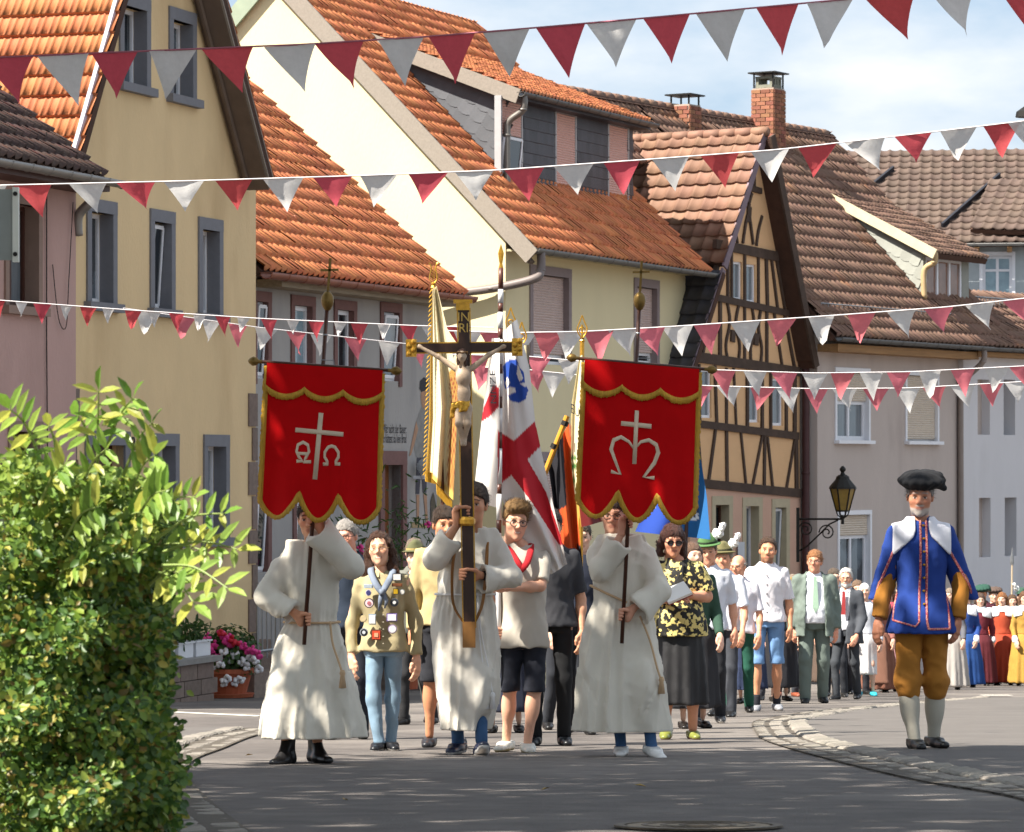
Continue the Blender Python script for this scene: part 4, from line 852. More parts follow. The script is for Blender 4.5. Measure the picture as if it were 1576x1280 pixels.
def head(cfg):
    fem = cfg.get('fem', 0); h = cfg.get('hres', .0055); key = (fem, h)
    if key not in HEADV: HEADV[key] = hd_sdf(fem).mesh(h, 1)
    v, f = HEADV[key]; v = v.copy(); sk = np.array(lin(cfg.get('skin', '#dcb098')), np.float32); c = np.repeat(sk[None], len(v), 0); x, y, z = v.T
    def mix(m, col, a=1.): m = np.clip(m, 0, 1)[:, None] * a; return c * (1 - m) + np.array(lin(col), np.float32)[None] * m
    sm = lambda d, w_: np.clip(1 - d / w_, 0, 1)
    c = mix(sm(np.hypot((np.abs(x) - .043) / .03, (z + .022) / .026), 1) * (y < -.04), '#cf8068', .45); c = mix(sm(np.hypot(x / .016, (z + .022) / .018), 1) * (y < -.09), '#cf7d66', .4)
    bd = cfg.get('beard')
    if bd:
        full = cfg.get('beard_full', 1.); m = np.clip((-.036 - z + np.clip((y + .0) * .5, -.02, .1)) / .012, 0, 1) * (y < .015) * (z > -.125) * np.clip((.0 - y) / .02 + .6, 0, 1); m = np.maximum(m, sm(np.hypot(x / .036, (z + .044) / .01), 1) * 2 * (y < -.06))
        c = mix(m, bd, full)
    c = mix((np.abs(z + .0605) < .0125 - np.abs(x) * .22) * (np.abs(x) < .026) * (y < -.07) * 1., '#b06a5c', .6)
    if cfg.get('smile'): c = mix((np.abs(z + .0605 - np.abs(x) * .12) < .004) * (np.abs(x) < .019) * (y < -.075) * 1., '#dcccc0', 1)
    else: c = mix((np.abs(z + .0605) < .0022) * (np.abs(x) < .022) * (y < -.075) * 1., '#5a2c28', .8)
    c = mix(sm(np.abs(z - .036 + np.maximum(np.abs(x) - .03, 0) * .25), .0065) * (np.abs(x) > .012) * (np.abs(x) < .05) * (y < -.055) * 1.6, cfg.get('brow', cfg.get('hair', '#4a3424')), .85)
    for q in (-1, 1):
        d = np.sqrt((x - q * .031) ** 2 + (y + .0775) ** 2 + (z - .005) ** 2); e = (d < .0138) & (np.abs(z - .005) < .0052) & (y < -.075); c[e] = lin('#c4b3a8')
        i = e & (np.hypot(x - q * .031, z - .005) < .0068); c[i] = lin('#2a2320'); lid = (np.abs(z - .0125) < .0032) & (np.abs(x - q * .031) < .0155) & (y < -.068); c[lid] = c[lid] * .35
    return v, f, c
def grip(s, c, d, wrist, pr, sg=1):
    """closed hand round a pole at c (axis d), coming from the wrist"""
    c = np.array(c, float); d = np.array(d, float); d /= np.linalg.norm(d); w_ = np.array(wrist, float) - c; w_ -= d * (w_ @ d); e1 = w_ / np.linalg.norm(w_); e2 = np.cross(d, e1) * sg; Rr = pr + .0085
    at = lambda a, o, r=Rr: c + d * o + (e1 * math.cos(R(a)) + e2 * math.sin(R(a))) * r
    s.cap(at(5, .028, Rr + .012), at(5, -.03, Rr + .012), .02, .018, .02); s.cap(at(40, .03, Rr + .006), at(40, -.03, Rr + .006), .014, .013, .015)
    for i, (rr, en) in enumerate(((.0098, 225), (.0102, 235), (.0098, 230), (.0085, 215))):
        o = .031 - i * .0205; s.chain([at(40, o, Rr + .005), at(100, o, Rr + .004), at(160, o, Rr + .002), at(en, o, Rr)], [rr * 1.08, rr * 1.05, rr, rr * .85], .005)
    s.chain([at(-20, .02, Rr + .015), at(-60, .032, Rr + .008), at(-115, .036, Rr + .003), at(-150, .032, Rr)], [.014, .012, .0105, .009], .008)
    p = at(0, -.004, Rr + .022); wv = np.array(wrist, float); s.cap(p, p + (wv - p) * min(1, .1 / np.linalg.norm(wv - p)), .025, .027, .03); return s
def relaxed(s, w_, f, side, open_=0., front=.85):
    """hanging hand: wrist, direction, which side of the body it hangs on"""
    w_ = np.array(w_, float); f = np.array(f, float); f /= np.linalg.norm(f); a = np.array((-side * .55, -front, 0.)); a -= f * (a @ f); a /= np.linalg.norm(a); n = np.cross(f, a); n *= np.sign(-side * n[0]) or 1
    s.cap(w_ - f * .03, w_ + f * .03, .026, .026, .02, (1, 1, 1)); 
    for o in (-.026, -.009, .009, .026): s.cap(w_ + f * .02 + a * o * .6, w_ + f * .085 + a * o, .017, .013, .02)
    for o, ln in ((.028, .9), (.0095, 1.), (-.0095, .95), (-.027, .76)):
        b = w_ + f * .088 + a * o; p1 = b + f * .036 * ln + n * .008; p2 = p1 + f * .024 * ln + n * (.015 - .008 * open_); p3 = p2 + f * .012 * ln + n * .017; s.chain([b, p1, p2, p3], [.0105, .01, .009, .0078], .005)
    t0 = w_ + f * .025 + a * .025; s.chain([t0, t0 + f * .028 + a * .022 + n * .006, t0 + f * .055 + a * .024 + n * .014, t0 + f * .078 + a * .018 + n * .02], [.015, .0125, .0105, .0085], .01); return s
def torso_rows(J, H, b=1., off=0., z0=None, z1=None, belly=0., fem=0.):
    hp = (np.array(J['ha']) + np.array(J['hb'])) / 2; sh = (np.array(J['sa']) + np.array(J['sb'])) / 2; w_ = np.linalg.norm(np.array(J['sa'])[:2] - np.array(J['sb'])[:2]) / 2
    lvl = [(-.08, 1.06, .8), (.0, 1.1, .82), (.16, 1.02 - .04 * fem, .76), (.36, .93 - .08 * fem, .7), (.6, 1.0, .76), (.8, 1.08, .78), (.96, 1.05, .66), (1.06, .82, .52), (1.14, .5, .42), (1.2, .36, .38)]; rows = []
    for t, rx, ry in lvl:
        p = hp + (sh - hp) * t; bl = belly * math.exp(-((t - .3) / .28) ** 2)
        rows.append((p[2], p[0], p[1] - bl * .5, (w_ * rx * .88 + off) * b + bl * .6, (w_ * ry * .86 + off) * b + bl))
    A = sorted(rows); z0 = A[0][0] if z0 is None else z0; z1 = A[-1][0] if z1 is None else z1; zs = [r_[0] for r_ in A]; res = []
    for z in sorted({z0, z1, *[q for q in zs if z0 < q < z1]}): res.append((z, *[float(np.interp(z, zs, [r_[i] for r_ in A])) for i in (1, 2, 3, 4)]))
    return res
def npl(*a): return np.array(a, float)
def loose_tube(s, pts, rs, k=.03, sc=(1, 1, 1)): s.chain(pts, rs, k, sc)
class Person:
    """an Empty on the ground with body, clothes and worn things as children; joints are given as picture points plus a depth offset"""
    def __init__(s, label, px, Y, H, far=0, group=None, cat='person', yaw=0., x=None, **cfg):
        cfg.setdefault('bulk', .94); s.c = cfg; s.H = H; s.Y = Y; s.far = far; s.x0 = (px - CXP) / FPX * Y; s.z0 = gz(Y) + cfg.get('lift', 0)
        yaw = yaw or (random.Random(int(px)).uniform(-.32, .22) if far and 'J' not in cfg else 0.)
        s.e = empty('person', (s.x0, Y, s.z0), yaw); tag(s.e, label, cat, group)
        h = H; sw_ = cfg.get('sw', .098) * h; hw_ = .052 * h; st = cfg.get('stride', .0)
        J = dict(head=npl(0, -.01, .93 * h), sa=npl(-sw_, 0, .808 * h), sb=npl(sw_, 0, .808 * h), ea=npl(-sw_ - .035 * h, .025, .62 * h), eb=npl(sw_ + .035 * h, .025, .62 * h), wa=npl(-sw_ - .036 * h, -.05, .485 * h), wb=npl(sw_ + .036 * h, -.05, .485 * h),
                 ha=npl(-hw_, 0, .52 * h), hb=npl(hw_, 0, .52 * h), ka=npl(-hw_ * 1.15, -.03 - st * .5, .285 * h), kb=npl(hw_ * 1.15, -.03 + st * .35, .285 * h), fa=npl(-hw_ * 1.2, .02 - st, .05 * h), fb=npl(hw_ * 1.2, .03 + st, .05 * h))
        rg = random.Random(int(px * 7 + Y)); sw2 = rg.uniform(-.14, .14) if far else 0.
        for q, g_ in (('a', 1), ('b', -1)):
            J['w' + q] += npl(g_ * rg.uniform(-.02, .04), sw2 * g_ - rg.uniform(0, .08), rg.uniform(0, .04)) if far else npl(0, 0, 0); J['e' + q] += npl(0, sw2 * g_ * .4, 0)
            if far and not st: J['f' + q] += npl(rg.uniform(-.03, .03), -sw2 * g_ * 1.1, 0); J['k' + q] += npl(rg.uniform(-.02, .02), -sw2 * g_ * .6 - .03, 0)
        J['head'] += npl(rg.uniform(-.02, .02), 0, 0); cfg.setdefault('yaw_head', rg.uniform(-.35, .35)); cfg.setdefault('pitch', rg.uniform(-.05, .16)); cfg.setdefault('roll', rg.uniform(-.08, .08))
        for k, q in cfg.get('J', {}).items(): J[k] = s.pt(*q)
        s.J = J; s.root = s.e
        for k, q in cfg.get('L', {}).items(): J[k] = npl(*q)
    def pt(s, px, py, dy=0.): Y = s.Y + dy; return npl((px - CXP) / FPX * Y - s.x0, dy, (HYP - py) / FPX * Y - s.z0)
    def put(s, name, vf, mat, cols=None, parent=None):
        v, f = vf[:2]; return link(name, meshnp(name, v, f, mat, cols=cols), parent or s.e)
    def res(s, h): return h * (1, 1.45, 2.1)[s.far]
    def body(s, hands=None, legs=True):
        c = s.c; J = s.J; hd = c.get('hscale', 1.) * s.H / 1.75 * 1.03; Rm = rot_head(c.get('yaw_head', 0), c.get('pitch', 0), c.get('roll', 0)); s.Rm = Rm; s.hd = hd
        c['hres'] = (.0055, .008, .0115)[s.far]; v, f, col = head(c); v = (v * hd) @ Rm.T + J['head'].astype(np.float32); V, Fc, C = [v], [f], [col]; n = len(v)
        fem = c.get('fem', 0); b = s.H / 1.75 * c.get('bulk', 1.); B = Sdf(); B.prof(torso_rows(J, s.H, .9, 0, belly=c.get('belly', 0) * .8, fem=fem), .03); nb = J['head'] + Rm @ npl(0, .03, -.1) * hd
        B.cap(nb, (J['sa'] + J['sb']) / 2 + npl(0, .02, -.02), .054 * b, .07 * b, .04)
        for q in 'ab':
            B.cap(J['s' + q], J['e' + q], .05 * b, .041 * b, .04); B.cap(J['e' + q], J['w' + q], .041 * b, .027 * b, .02); mu = J['e' + q] * .72 + J['w' + q] * .28; B.ell(mu, .043 * b, .03)
            if legs:
                lg = b * c.get('legr', .93); B.cap(J['h' + q], J['k' + q], .084 * lg, .057 * lg, .05); B.cap(J['k' + q], J['f' + q], .054 * lg, .036 * lg, .02); ca = J['k' + q] * .68 + J['f' + q] * .32; B.ell(ca + npl(0, .015, 0), (.056 * lg, .058 * lg, .11 * lg), .04)
        vb, fb = B.mesh(s.res(.0125), 1); V.append(vb); Fc.append(fb + n); C.append(np.repeat(np.array(lin(c.get('skin_b', c.get('skin', '#dcb098'))), np.float32)[None], len(vb), 0)); n += len(vb)
        for spec in (hands or []):
            S = Sdf(); kind = spec[0]
            if kind == 'grip': _, w_, cc, ax, pr, sg = spec; grip(S, cc, ax, J['w' + w_], pr, sg)
            else: w_ = spec[1]; fdir = (J['w' + w_] - J['e' + w_]); relaxed(S, J['w' + w_], spec[2] if len(spec) > 2 and spec[2] is not None else fdir, -1 if w_ == 'a' else 1)
            vh, fh_ = S.mesh(s.res(.0042), 1); V.append(vh); Fc.append(fh_ + n); C.append(np.repeat(np.array(lin(c.get('skin_b', c.get('skin', '#dcb098'))), np.float32)[None] * np.array((.97, .9, .88), np.float32), len(vh), 0)); n += len(vh)
        s.bodyo = s.put('body', (np.concatenate(V), np.concatenate(Fc)), skinM, np.concatenate(C)); return s
    def hl(s, p): return s.Rm @ (np.array(p, float) * s.hd) + s.J['head']          # head space -> person space
    def headobj(s, name, S, h, mat, it=1):
        v, f = S.mesh(s.res(h), it); v = (v * s.hd) @ s.Rm.T + s.J['head'].astype(np.float32); return s.put(name, (v, f), mat)
    def hair(s, col, style='short', vol=1.):
        S = Sdf(); r_ = np.array((.083, .107, .099)) * vol
        if style == 'bald_ring': r_ = np.array((.08, .101, .085))
        S.ell((0, .022, .04), r_, .01)
        if style in ('long', 'bob'):
            for q in (-1, 1): S.chain([(q * .066, .0, .04), (q * .079, .02, -.03), (q * .082, .03, -.1)] + ([(q * .1, -.06, -.19), (q * .112, -.12, -.34)] if style == 'long' else []), [.03, .032, .036, .04, .024][:5 if style == 'long' else 3], .03)
            S.cap((0, .07, .0), (0, .07, -.12 if style == 'bob' else -.28), .07, .06, .04, (1.2, .6, 1))
        if style == 'bun': S.ell((0, .12, .03), .04, .02)
        if style == 'quiff': S.cap((-.045, -.05, .1), (.045, -.06, .105), .034, None, .02); S.ell((0, -.01, .105), (.075, .085, .035), .02)
        ys = [-.12, -.085, -.05, -.015, .03, .06, .12]; hl = {'short': [.062, .064, .052, .005, -.012, -.05, -.07], 'quiff': [.07, .07, .055, .008, -.01, -.05, -.07], 'long': [.1, .1, .08, -.5, -.6, -.6, -.6], 'bob': [.06, .062, .04, -.13, -.13, -.13, -.13], 'bald_ring': [.3, .3, .3, .03, -.0, -.05, -.07], 'receding': [.11, .105, .08, .02, .0, -.05, -.07], 'bun': [.075, .075, .05, .01, .0, -.05, -.07]}[style]
        zh = lambda y: np.interp(y.ravel(), ys, hl).reshape(y.shape).astype(np.float32)
        S.cut(lambda x, y, z: (zh(y) - z) + 0 * x)
        if style == 'bald_ring': S.cut(lambda x, y, z: z - .045 + 0 * x + 0 * y)
        if style in ('long', 'bob'): S.cut(lambda x, y, z: .062 - np.sqrt((x / .85) ** 2 + ((z + .03) / 1.6) ** 2) + (y + .02) * 1.2)
        S.disp(lambda x, y, z: .006 * vnoise(x * 60, y * 60, z * 24, 3) + .005 * vnoise(x * 130, y * 130, z * 45, 5) - .003); v, f = S.mesh(s.res(.0052), 1)
        if s.far < 2:
            rs = np.random.RandomState(int(s.Y * 10)); k = rs.randint(0, len(v), 900 if s.far == 0 else 350); b = v[k]; nrm = b - np.array((0, .02, .03), np.float32); nrm /= np.linalg.norm(nrm, axis=1, keepdims=True) + 1e-6
            fl = np.array((0, .35, -.8)) if style in ('long', 'bob') else np.array((.1, .3, -.45)) if style != 'quiff' else np.array((.5, -.1, .5)); d = nrm * .18 + fl[None] + rs.normal(0, .3, b.shape); d -= nrm * np.minimum((d * nrm).sum(1, keepdims=True), 0) * .9; d /= np.linalg.norm(d, axis=1, keepdims=True); ln = rs.uniform(.014, .03, (len(k), 1)) * (1.6 if style == 'long' else 1); sd = np.cross(d, nrm); sd /= np.linalg.norm(sd, axis=1, keepdims=True) + 1e-6; w_ = .0022
            q = np.stack([b - sd * w_ - nrm * .003, b + sd * w_ - nrm * .003, b + d * ln + sd * w_ * .3, b + d * ln - sd * w_ * .3], 1).reshape(-1, 3); n0 = len(v); v = np.concatenate([v, q]).astype(np.float32); f = np.concatenate([f, n0 + np.arange(len(q)).reshape(-1, 4)])
        s.put('hair', ((v * s.hd) @ s.Rm.T + s.J['head'].astype(np.float32), f), hairM(col)); return s
    def glasses(s, col='#1c1a1a', r_=.022, thick=.0022, dark=False):
        m = MB()
        for q in (-1, 1):
            m.tube([s.hl((q * .032 + r_ * 1.12 * math.cos(a), -.103 + .006 * abs(math.cos(a)), .003 + r_ * .9 * math.sin(a))) for a in np.linspace(0, 2 * math.pi, 15)], thick * s.hd, 5, cap=False)
            m.tube([s.hl((q * .056, -.098, .008)), s.hl((q * .074, -.06, .008)), s.hl((q * .08, .01, .006))], thick * s.hd, 4)
        m.tube([s.hl((-.01, -.11, .008)), s.hl((0, -.113, .012)), s.hl((.01, -.11, .008))], thick * s.hd, 4)
        o = m.build('glasses', M('glasses_' + col.lstrip('#'), col, rough=.3), s.e)
        if dark:
            for q in (-1, 1): MB().add([tuple(s.hl((q * .032 + r_ * 1.05 * math.cos(a), -.104 + .006 * abs(math.cos(a)), .003 + r_ * .85 * math.sin(a)))) for a in np.linspace(0, 2 * math.pi, 12, endpoint=False)], [tuple(range(12))]).build('lens', M('dark_lens', '#241d20', rough=.1, spec=.8), o)
        return s
    def shirt(s, mat, sleeve='short', hem=-.06, loose=.018, neck=.07, name='shirt', open_front=None, belly=None, seed=1, wr=.006, flare=0., sl=(.056, .06, .052, .045), vneck=False, h=.0105):
        J = s.J; b = s.H / 1.75 * s.c.get('bulk', 1.); hp = (J['ha'] + J['hb']) / 2; zb = hp[2] + hem; S = Sdf(); rows = torso_rows(J, s.H, 1., loose, z0=zb, belly=s.c.get('belly', 0) if belly is None else belly, fem=s.c.get('fem', 0))
        if zb < rows[0][0]: rows = [(zb, *rows[0][1:])] + rows
        if flare: rows = [(z, cx, cy, rx + flare * max(0, (hp[2] + .2 - z)), ry + flare * max(0, (hp[2] + .2 - z))) for z, cx, cy, rx, ry in rows]
        S.prof(rows, .035)
        for q in 'ab':
            e = J['e' + q]; sh = J['s' + q]; w_ = J['w' + q]
            if sleeve == 'short': en = sh + (e - sh) * .84; d = (e - sh) / np.linalg.norm(e - sh); S.cap(sh, en + d * .06, sl[0] * b, sl[1] * b * 1.1, .03, end=(en, d))
            elif sleeve: en = e + (w_ - e) * .93; d = (w_ - e) / np.linalg.norm(w_ - e); S.cap(sh, e, sl[0] * b, sl[1] * b, .028); S.cap(e, en + d * .04, sl[1] * b * .97, sl[3] * b, .03, end=(en, d))
        nb = (J['sa'] + J['sb']) / 2; S.ell(nb + npl(0, -.015, .085 * b + .025), (neck, neck * 1.05, .07), .015, sub=True)
        if open_front: zt_, zb_ = nb[2], zb; S.cut((lambda cx, w0, w1: lambda x, y, z: np.where(y < -.02, np.interp(z.ravel(), [zb_, zt_], [w1, w0]).reshape(1, 1, -1) - np.abs(x - cx) + 0 * y, -1).astype(np.float32))(nb[0], *open_front))
        if vneck: S.cap(nb + npl(0, -.1, -.12), nb + npl(0, -.1, .1), .012, .06, .01, sub=True)
        S.disp(wrinkles(wr, 9, seed, .55)); o = s.put(name, S.mesh(s.res(h), 1), mat); return o
    def legs(s, mat, length='long', loose=1., name='trousers', seed=4, wr=.006, h=.0105):
        J = s.J; b = s.H / 1.75 * s.c.get('bulk', 1.); S = Sdf(); hp = (J['ha'] + J['hb']) / 2; zt = hp[2] + .17 * s.H / 1.75
        S.prof(torso_rows(J, s.H, .98, .008, z0=hp[2] - .06, z1=zt, belly=s.c.get('belly', 0) * .9, fem=s.c.get('fem', 0)), .05)
        for q in 'ab':
            hpj, k_, f_ = J['h' + q], J['k' + q], J['f' + q]; S.cap(hpj, k_, .088 * b * loose, .068 * b * loose, .016, end=(k_ + npl(0, 0, -.015), npl(0, 0, -1)) if length == 'shorts' else None)
            if length == 'long': S.cap(k_, f_ + npl(0, 0, -.015), .067 * b * loose, .056 * b * loose, .03)
            elif length == 'breeches': S.cap(k_, k_ + (f_ - k_) * .12, .09 * b * loose, .075 * b * loose, .04)
            elif length == 'shorts': S.cap(k_ + npl(0, 0, .03), k_ + (f_ - k_) * .12, .074 * b * loose, .079 * b * loose, .012, end=(k_ + npl(0, 0, -.015), npl(0, 0, -1)))
        S.disp(wrinkles(wr, 8, seed, .9)); return s.put(name, S.mesh(s.res(h), 1), mat)
    def skirt(s, mat, zb=.12, rx=.3, ry=.26, name='skirt', amp=.1, n=9, seed=2, top=.06, h=.013, cx=0., cy=0., wr=.004):
        J = s.J; hp = (J['ha'] + J['hb']) / 2; tr = torso_rows(J, s.H, 1., .02, z0=hp[2] + top - .01, z1=hp[2] + top + .01, fem=s.c.get('fem', 0))[0]; ph = seed * 1.7; zt = hp[2] + top
        fold = lambda t, z: 1 + amp * np.clip((zt - z) / (zt - zb), 0, 1) ** .7 * (.7 * (1 - 2 * np.abs(np.sin(n * t / 2 + ph + 1.2 * np.sin(2 * t)))) + .5 * np.sin((n + 5) * t + 2.1 * ph))
        rows = [(zb, hp[0] + cx, hp[1] + cy, rx, ry), (zb + (zt - zb) * .5, hp[0] + cx * .5, hp[1] + cy * .5, rx * .78 + tr[3] * .2, ry * .78 + tr[4] * .2), (zb + (zt - zb) * .85, hp[0], hp[1], rx * .4 + tr[3] * .66, ry * .4 + tr[4] * .66), (zt, tr[1], tr[2], tr[3], tr[4])]
        S = Sdf(); S.prof(rows, .03, fold); S.disp(wrinkles(wr, 7, seed, .5)); return s.put(name, S.mesh(s.res(h), 1), mat)
    def shoes(s, mat, kind='shoe', sole=None, lifts=(0, 0), turn=(-.12, .12), ln=1.):
        b = s.H / 1.75
        for q, lf, tu in zip('ab', lifts, turn):
            a = s.J['f' + q]; S = Sdf(); hi = .17 if kind == 'boot' else .055
            S.cap((0, .045, .033), (0, -.06, .038), .039, .042, .03, (1, 1, .92)); S.cap((0, -.05, .03), (0, -.175 * ln, .026), .042, .034, .03, (1.05, 1, .75)); S.cap((0, .045, .03), (0, .03, hi + .02), .039, .042, .035); S.cap((0, .03, hi), (0, -.07, .05), .038, .032, .03)
            S.cut(lambda x, y, z: -z + .001 + 0 * x + 0 * y); S.cut(lambda x, y, z: z - hi - .012 + 0 * x + 0 * y)
            v, f = S.mesh(s.res(.0075), 1); col = np.repeat(np.array(lin(mat), np.float32)[None], len(v), 0)
            if sole: col[v[:, 2] < .02] = lin(sole)
            Rx = np.array(Matrix.Rotation(lf, 3, 'X'), np.float32); Rz = np.array(Matrix.Rotation(tu, 3, 'Z'), np.float32); v = v * b
            v = (v - np.array((0, -.09, 0), np.float32)) @ Rx.T + np.array((0, -.09, 0), np.float32); v = v @ Rz.T; zoff = a[2] - .05 * s.H
            o = s.put('shoe', (v + np.array((a[0], a[1], max(zoff, 0)), np.float32), f), M('shoe_leather', (1, 1, 1), rough=.35 if kind != 'cloth' else .8, attr='Col', var=.1, scale=30), col)
        return s
    def collar(s, mat, r_=.068, hgt=.035, name='collar'):
        nb = (s.J['sa'] + s.J['sb']) / 2 + npl(0, -.005, .06 * s.H / 1.75); m = MB(); n = 18
        for k in range(n):
            a0, a1 = [-math.pi / 2 + .25 + (2 * math.pi - .5) * q / n for q in (k, k + 1)]; f_ = lambda a, rr, z: (nb[0] + rr * math.cos(a), nb[1] + rr * math.sin(a) * 1.02, nb[2] + z + .018 * math.sin(a))
            m.quad(f_(a0, r_, hgt), f_(a1, r_, hgt), f_(a1, r_ + .028, -.012), f_(a0, r_ + .028, -.012)); m.quad(f_(a0, r_, hgt), f_(a1, r_, hgt), f_(a1, r_ - .003, -.02), f_(a0, r_ - .003, -.02))
        m.build(name, mat, s.e, smooth=True); return s
    def hat(s, kind, mat, band=None, feather=None):
        S = Sdf()
        if kind == 'alpine':
            S.ell((0, .015, .085), (.088, .108, .075), .02); S.cap((0, .06, .15), (0, -.05, .15), .03, .02, .05); S.ell((0, .012, .068), (.135, .15, .012), .015); S.ell((0, .012, .03), (.078, .1, .045), .01, sub=True)
        elif kind == 'beret':
            S.ell((.008, .02, .098), (.148, .15, .05), .02); S.ell((0, .015, .07), (.09, .11, .035), .03); S.ell((.02, .04, .125), (.11, .1, .035), .05); S.disp(lambda x, y, z: .004 * np.sin(np.arctan2(y, x) * 13 + 2 * np.sin(z * 40)) * np.clip(np.hypot(x, y) / .15, 0, 1) + .004 * vnoise(x * 25, y * 25, z * 25, 6)); S.cap((.12, .06, .07), (.15, .08, .045), .03, .02, .03)
        elif kind == 'cap': S.ell((0, .015, .075), (.088, .108, .07), .02); S.ell((0, -.1, .062), (.07, .06, .01), .02)
        elif kind == 'straw': S.ell((0, .015, .09), (.088, .108, .065), .02); S.ell((0, .012, .07), (.16, .17, .01), .015)
        elif kind == 'scarf': S.ell((0, .025, .03), (.09, .115, .105), .01); S.chain([(.0, .05, -.02), (0, .06, -.15)], [.085, .07], .03); S.cut(lambda x, y, z: .068 - np.sqrt(x ** 2 + ((z + .01) / 1.35) ** 2) + (y + .03) * 1.3)
        o = s.headobj('hat' if kind != 'scarf' else 'headscarf', S, .006, mat)
        if band: m = MB(); m.lathe([(1, .0), (1, .03)], n=20); m.v = [tuple(s.hl((x * .091, .013 + y * .111, .07 + z))) for x, y, z in m.v]; m.build('hat_band', band, o)
        if feather is not None:
            F = Sdf()
            for k in range(9): a = k * .7; F.ell((feather * (.07 + .012 * k), .03 + .02 * math.sin(a), .12 + .03 * math.sin(k * 1.1) + .012 * k), .032 - .001 * k, .02)
            F.disp(lambda x, y, z: .014 * vnoise(x * 90, y * 90, z * 90, 8)); s.headobj('plume', F, .006, M('plume_white', '#e9e6e2', rough=.9, var=.08, bump=.5, bscale=90))
        return s

    def reach(s, q, c, el, d=.088):
        c = np.array(c, float); el = np.array(el, float); s.J['e' + q] = el; s.J['w' + q] = c + (el - c) / np.linalg.norm(el - c) * d
    def robe(s, rows, mat, cuffs=(), amp=.07, n=7, seed=1, belt=None, knees=(), name='robe', wr=.008, h=.0078):
        """rows: (py, x left, x right, depth radius, depth offset) picture outline of the garment without its sleeves"""
        J = s.J; R_ = []
        for py, xl, xr, ry, dy in rows:
            a, b = s.pt(xl, py, dy), s.pt(xr, py, dy); R_.append((a[2], (a[0] + b[0]) / 2, dy, (b[0] - a[0]) / 2, ry))
        R_.sort(); zb, zt = R_[0][0], belt if belt else R_[-1][0] - .4; ph = seed * 1.3; s.rrows = R_
        fold = lambda t, z: 1 - .05 * np.exp(-((z - zt) / .05) ** 2) + .035 * np.exp(-((z - zt + .06) / .12) ** 2) * np.sin(19 * t + 3 * np.sin(3 * t + ph)) + amp * (.22 + .78 * np.clip((zt - z) / (zt - zb), 0, 1) ** .8) * (.7 * (1 - 2 * np.abs(np.sin(n * t / 2 + ph + 1.2 * np.sin(t * 2 + ph) + .8 * z))) + .5 * (1 - 2 * np.abs(np.sin((n + 5) * t / 2 - ph * 2 + 1.1 * np.sin(3 * t) - 1.1 * z))))
        S = Sdf(); S.prof(R_, .03, fold)
        for kp, kr in knees: S.ell(kp, kr, .12)
        for q, rs, cut_ in cuffs:
            sh, e, w_ = J['s' + q], J['e' + q], J['w' + q]; d = (w_ - e) / np.linalg.norm(w_ - e); en = w_ + d * cut_; S.cap(sh + npl(0, 0, -.01), e, rs[0], rs[1], .06); dr = npl(0, 0, -(rs[2] - .05) * .8); S.cap(e, en + dr + d * .06, rs[1], rs[2], .05, end=(en, d)); S.cap(e + d * .05, en + d * .05, rs[1] * .8, rs[2] * .7, .05, end=(en, d))
            S.cap(en + d * .04 + dr * .8, en - d * .05 + dr * .7, rs[2] * .8, rs[2] * .6, .01, sub=True)
        nb = (J['sa'] + J['sb']) / 2; S.ell(nb + npl(0, -.02, .13), (.068, .075, .075), .015, sub=True); S.disp(wrinkles(wr, 6, seed, .16)); S.disp(wrinkles(wr * .5, 5, seed + 3, 1.2)); S.cut(lambda x, y, z: zb + .012 - z + 0 * x + 0 * y)
        return s.put(name, S.mesh(s.res(h), 1), mat)
    def ring(s, py, off, r_, mat, name, tilt=0.):
        """cord round the robe at a picture height"""
        z = s.pt(0, py)[2]; A = np.array(s.rrows); cx, cy, rx, ry = [np.interp(z, A[:, 0], A[:, i]) for i in (1, 2, 3, 4)]
        m = MB(); m.tube([(cx + (rx + off) * math.cos(a), cy + (ry + off) * math.sin(a), z + tilt * math.cos(a)) for a in np.linspace(0, 2 * math.pi, 37)], r_, 6, cap=False); return m.build(name, mat, s.e, smooth=True)
# ------------------------------------------------------------------ the people at the head of the procession
alb = cloth('#dcd4c4', name='alb_linen', var=.05, scale=4, bump=.3)
alb2 = cloth('#dad3c6', name='alb_cotton', var=.05, scale=4, bump=.3)
cordM = cloth('#c9a883', name='cord_tan'); cordW = cloth('#e6e3e0', name='cord_white'); wood_p = M('pole_wood', '#4a2a1c', rough=.4, var=.25, scale=8, streak=(6, 6, .5)); denim = cloth('#3f5f86', name='denim_dark', var=.15, scale=12)
def tassel(p, path, mat, r_=.007, knot=True):
    m = MB(); pts = smoothp([Vector(q) for q in path], 5); m.tube(pts, r_, 6); e = Vector(path[-1]); m.lathe([(.012, .02), (.02, .0), (.014, -.015), (.024, -.09), (.004, -.092)], e, 9); return m.build('cord', mat, p.e, smooth=True)
# banner bearer at the left of the front row
p1 = Person('bearer in white alb and black boots holding the red alpha and omega banner', 470, 22.5, 1.69, skin='#d39a78', hair='#3a2a20', pitch=.12, L={}, J=dict(head=(479, 798, -.02), sa=(436, 868, 0), sb=(522, 868, 0), fa=(441, 1163, -.12), fb=(487, 1163, .06), ka=(441, 1060, -.1), kb=(492, 1060, .0), ha=(460, 975, 0), hb=(498, 975, 0)))
POL1 = (p1.pt(468, 992, -.24), p1.pt(503.5, 470, -.24)); onp = lambda pl, t: pl[0] + (pl[1] - pl[0]) * t
c1 = onp(POL1, (992 - 801) / 522); c2 = onp(POL1, (992 - 953) / 522); ax1 = POL1[1] - POL1[0]
p1.reach('b', c1, p1.pt(541, 872, -.16)); p1.reach('a', c2, p1.pt(408, 918, -.1))
p1.body([('grip', 'b', c1, ax1, .013, 1), ('grip', 'a', c2, ax1, .013, -1)]); p1.hair('#35261d')
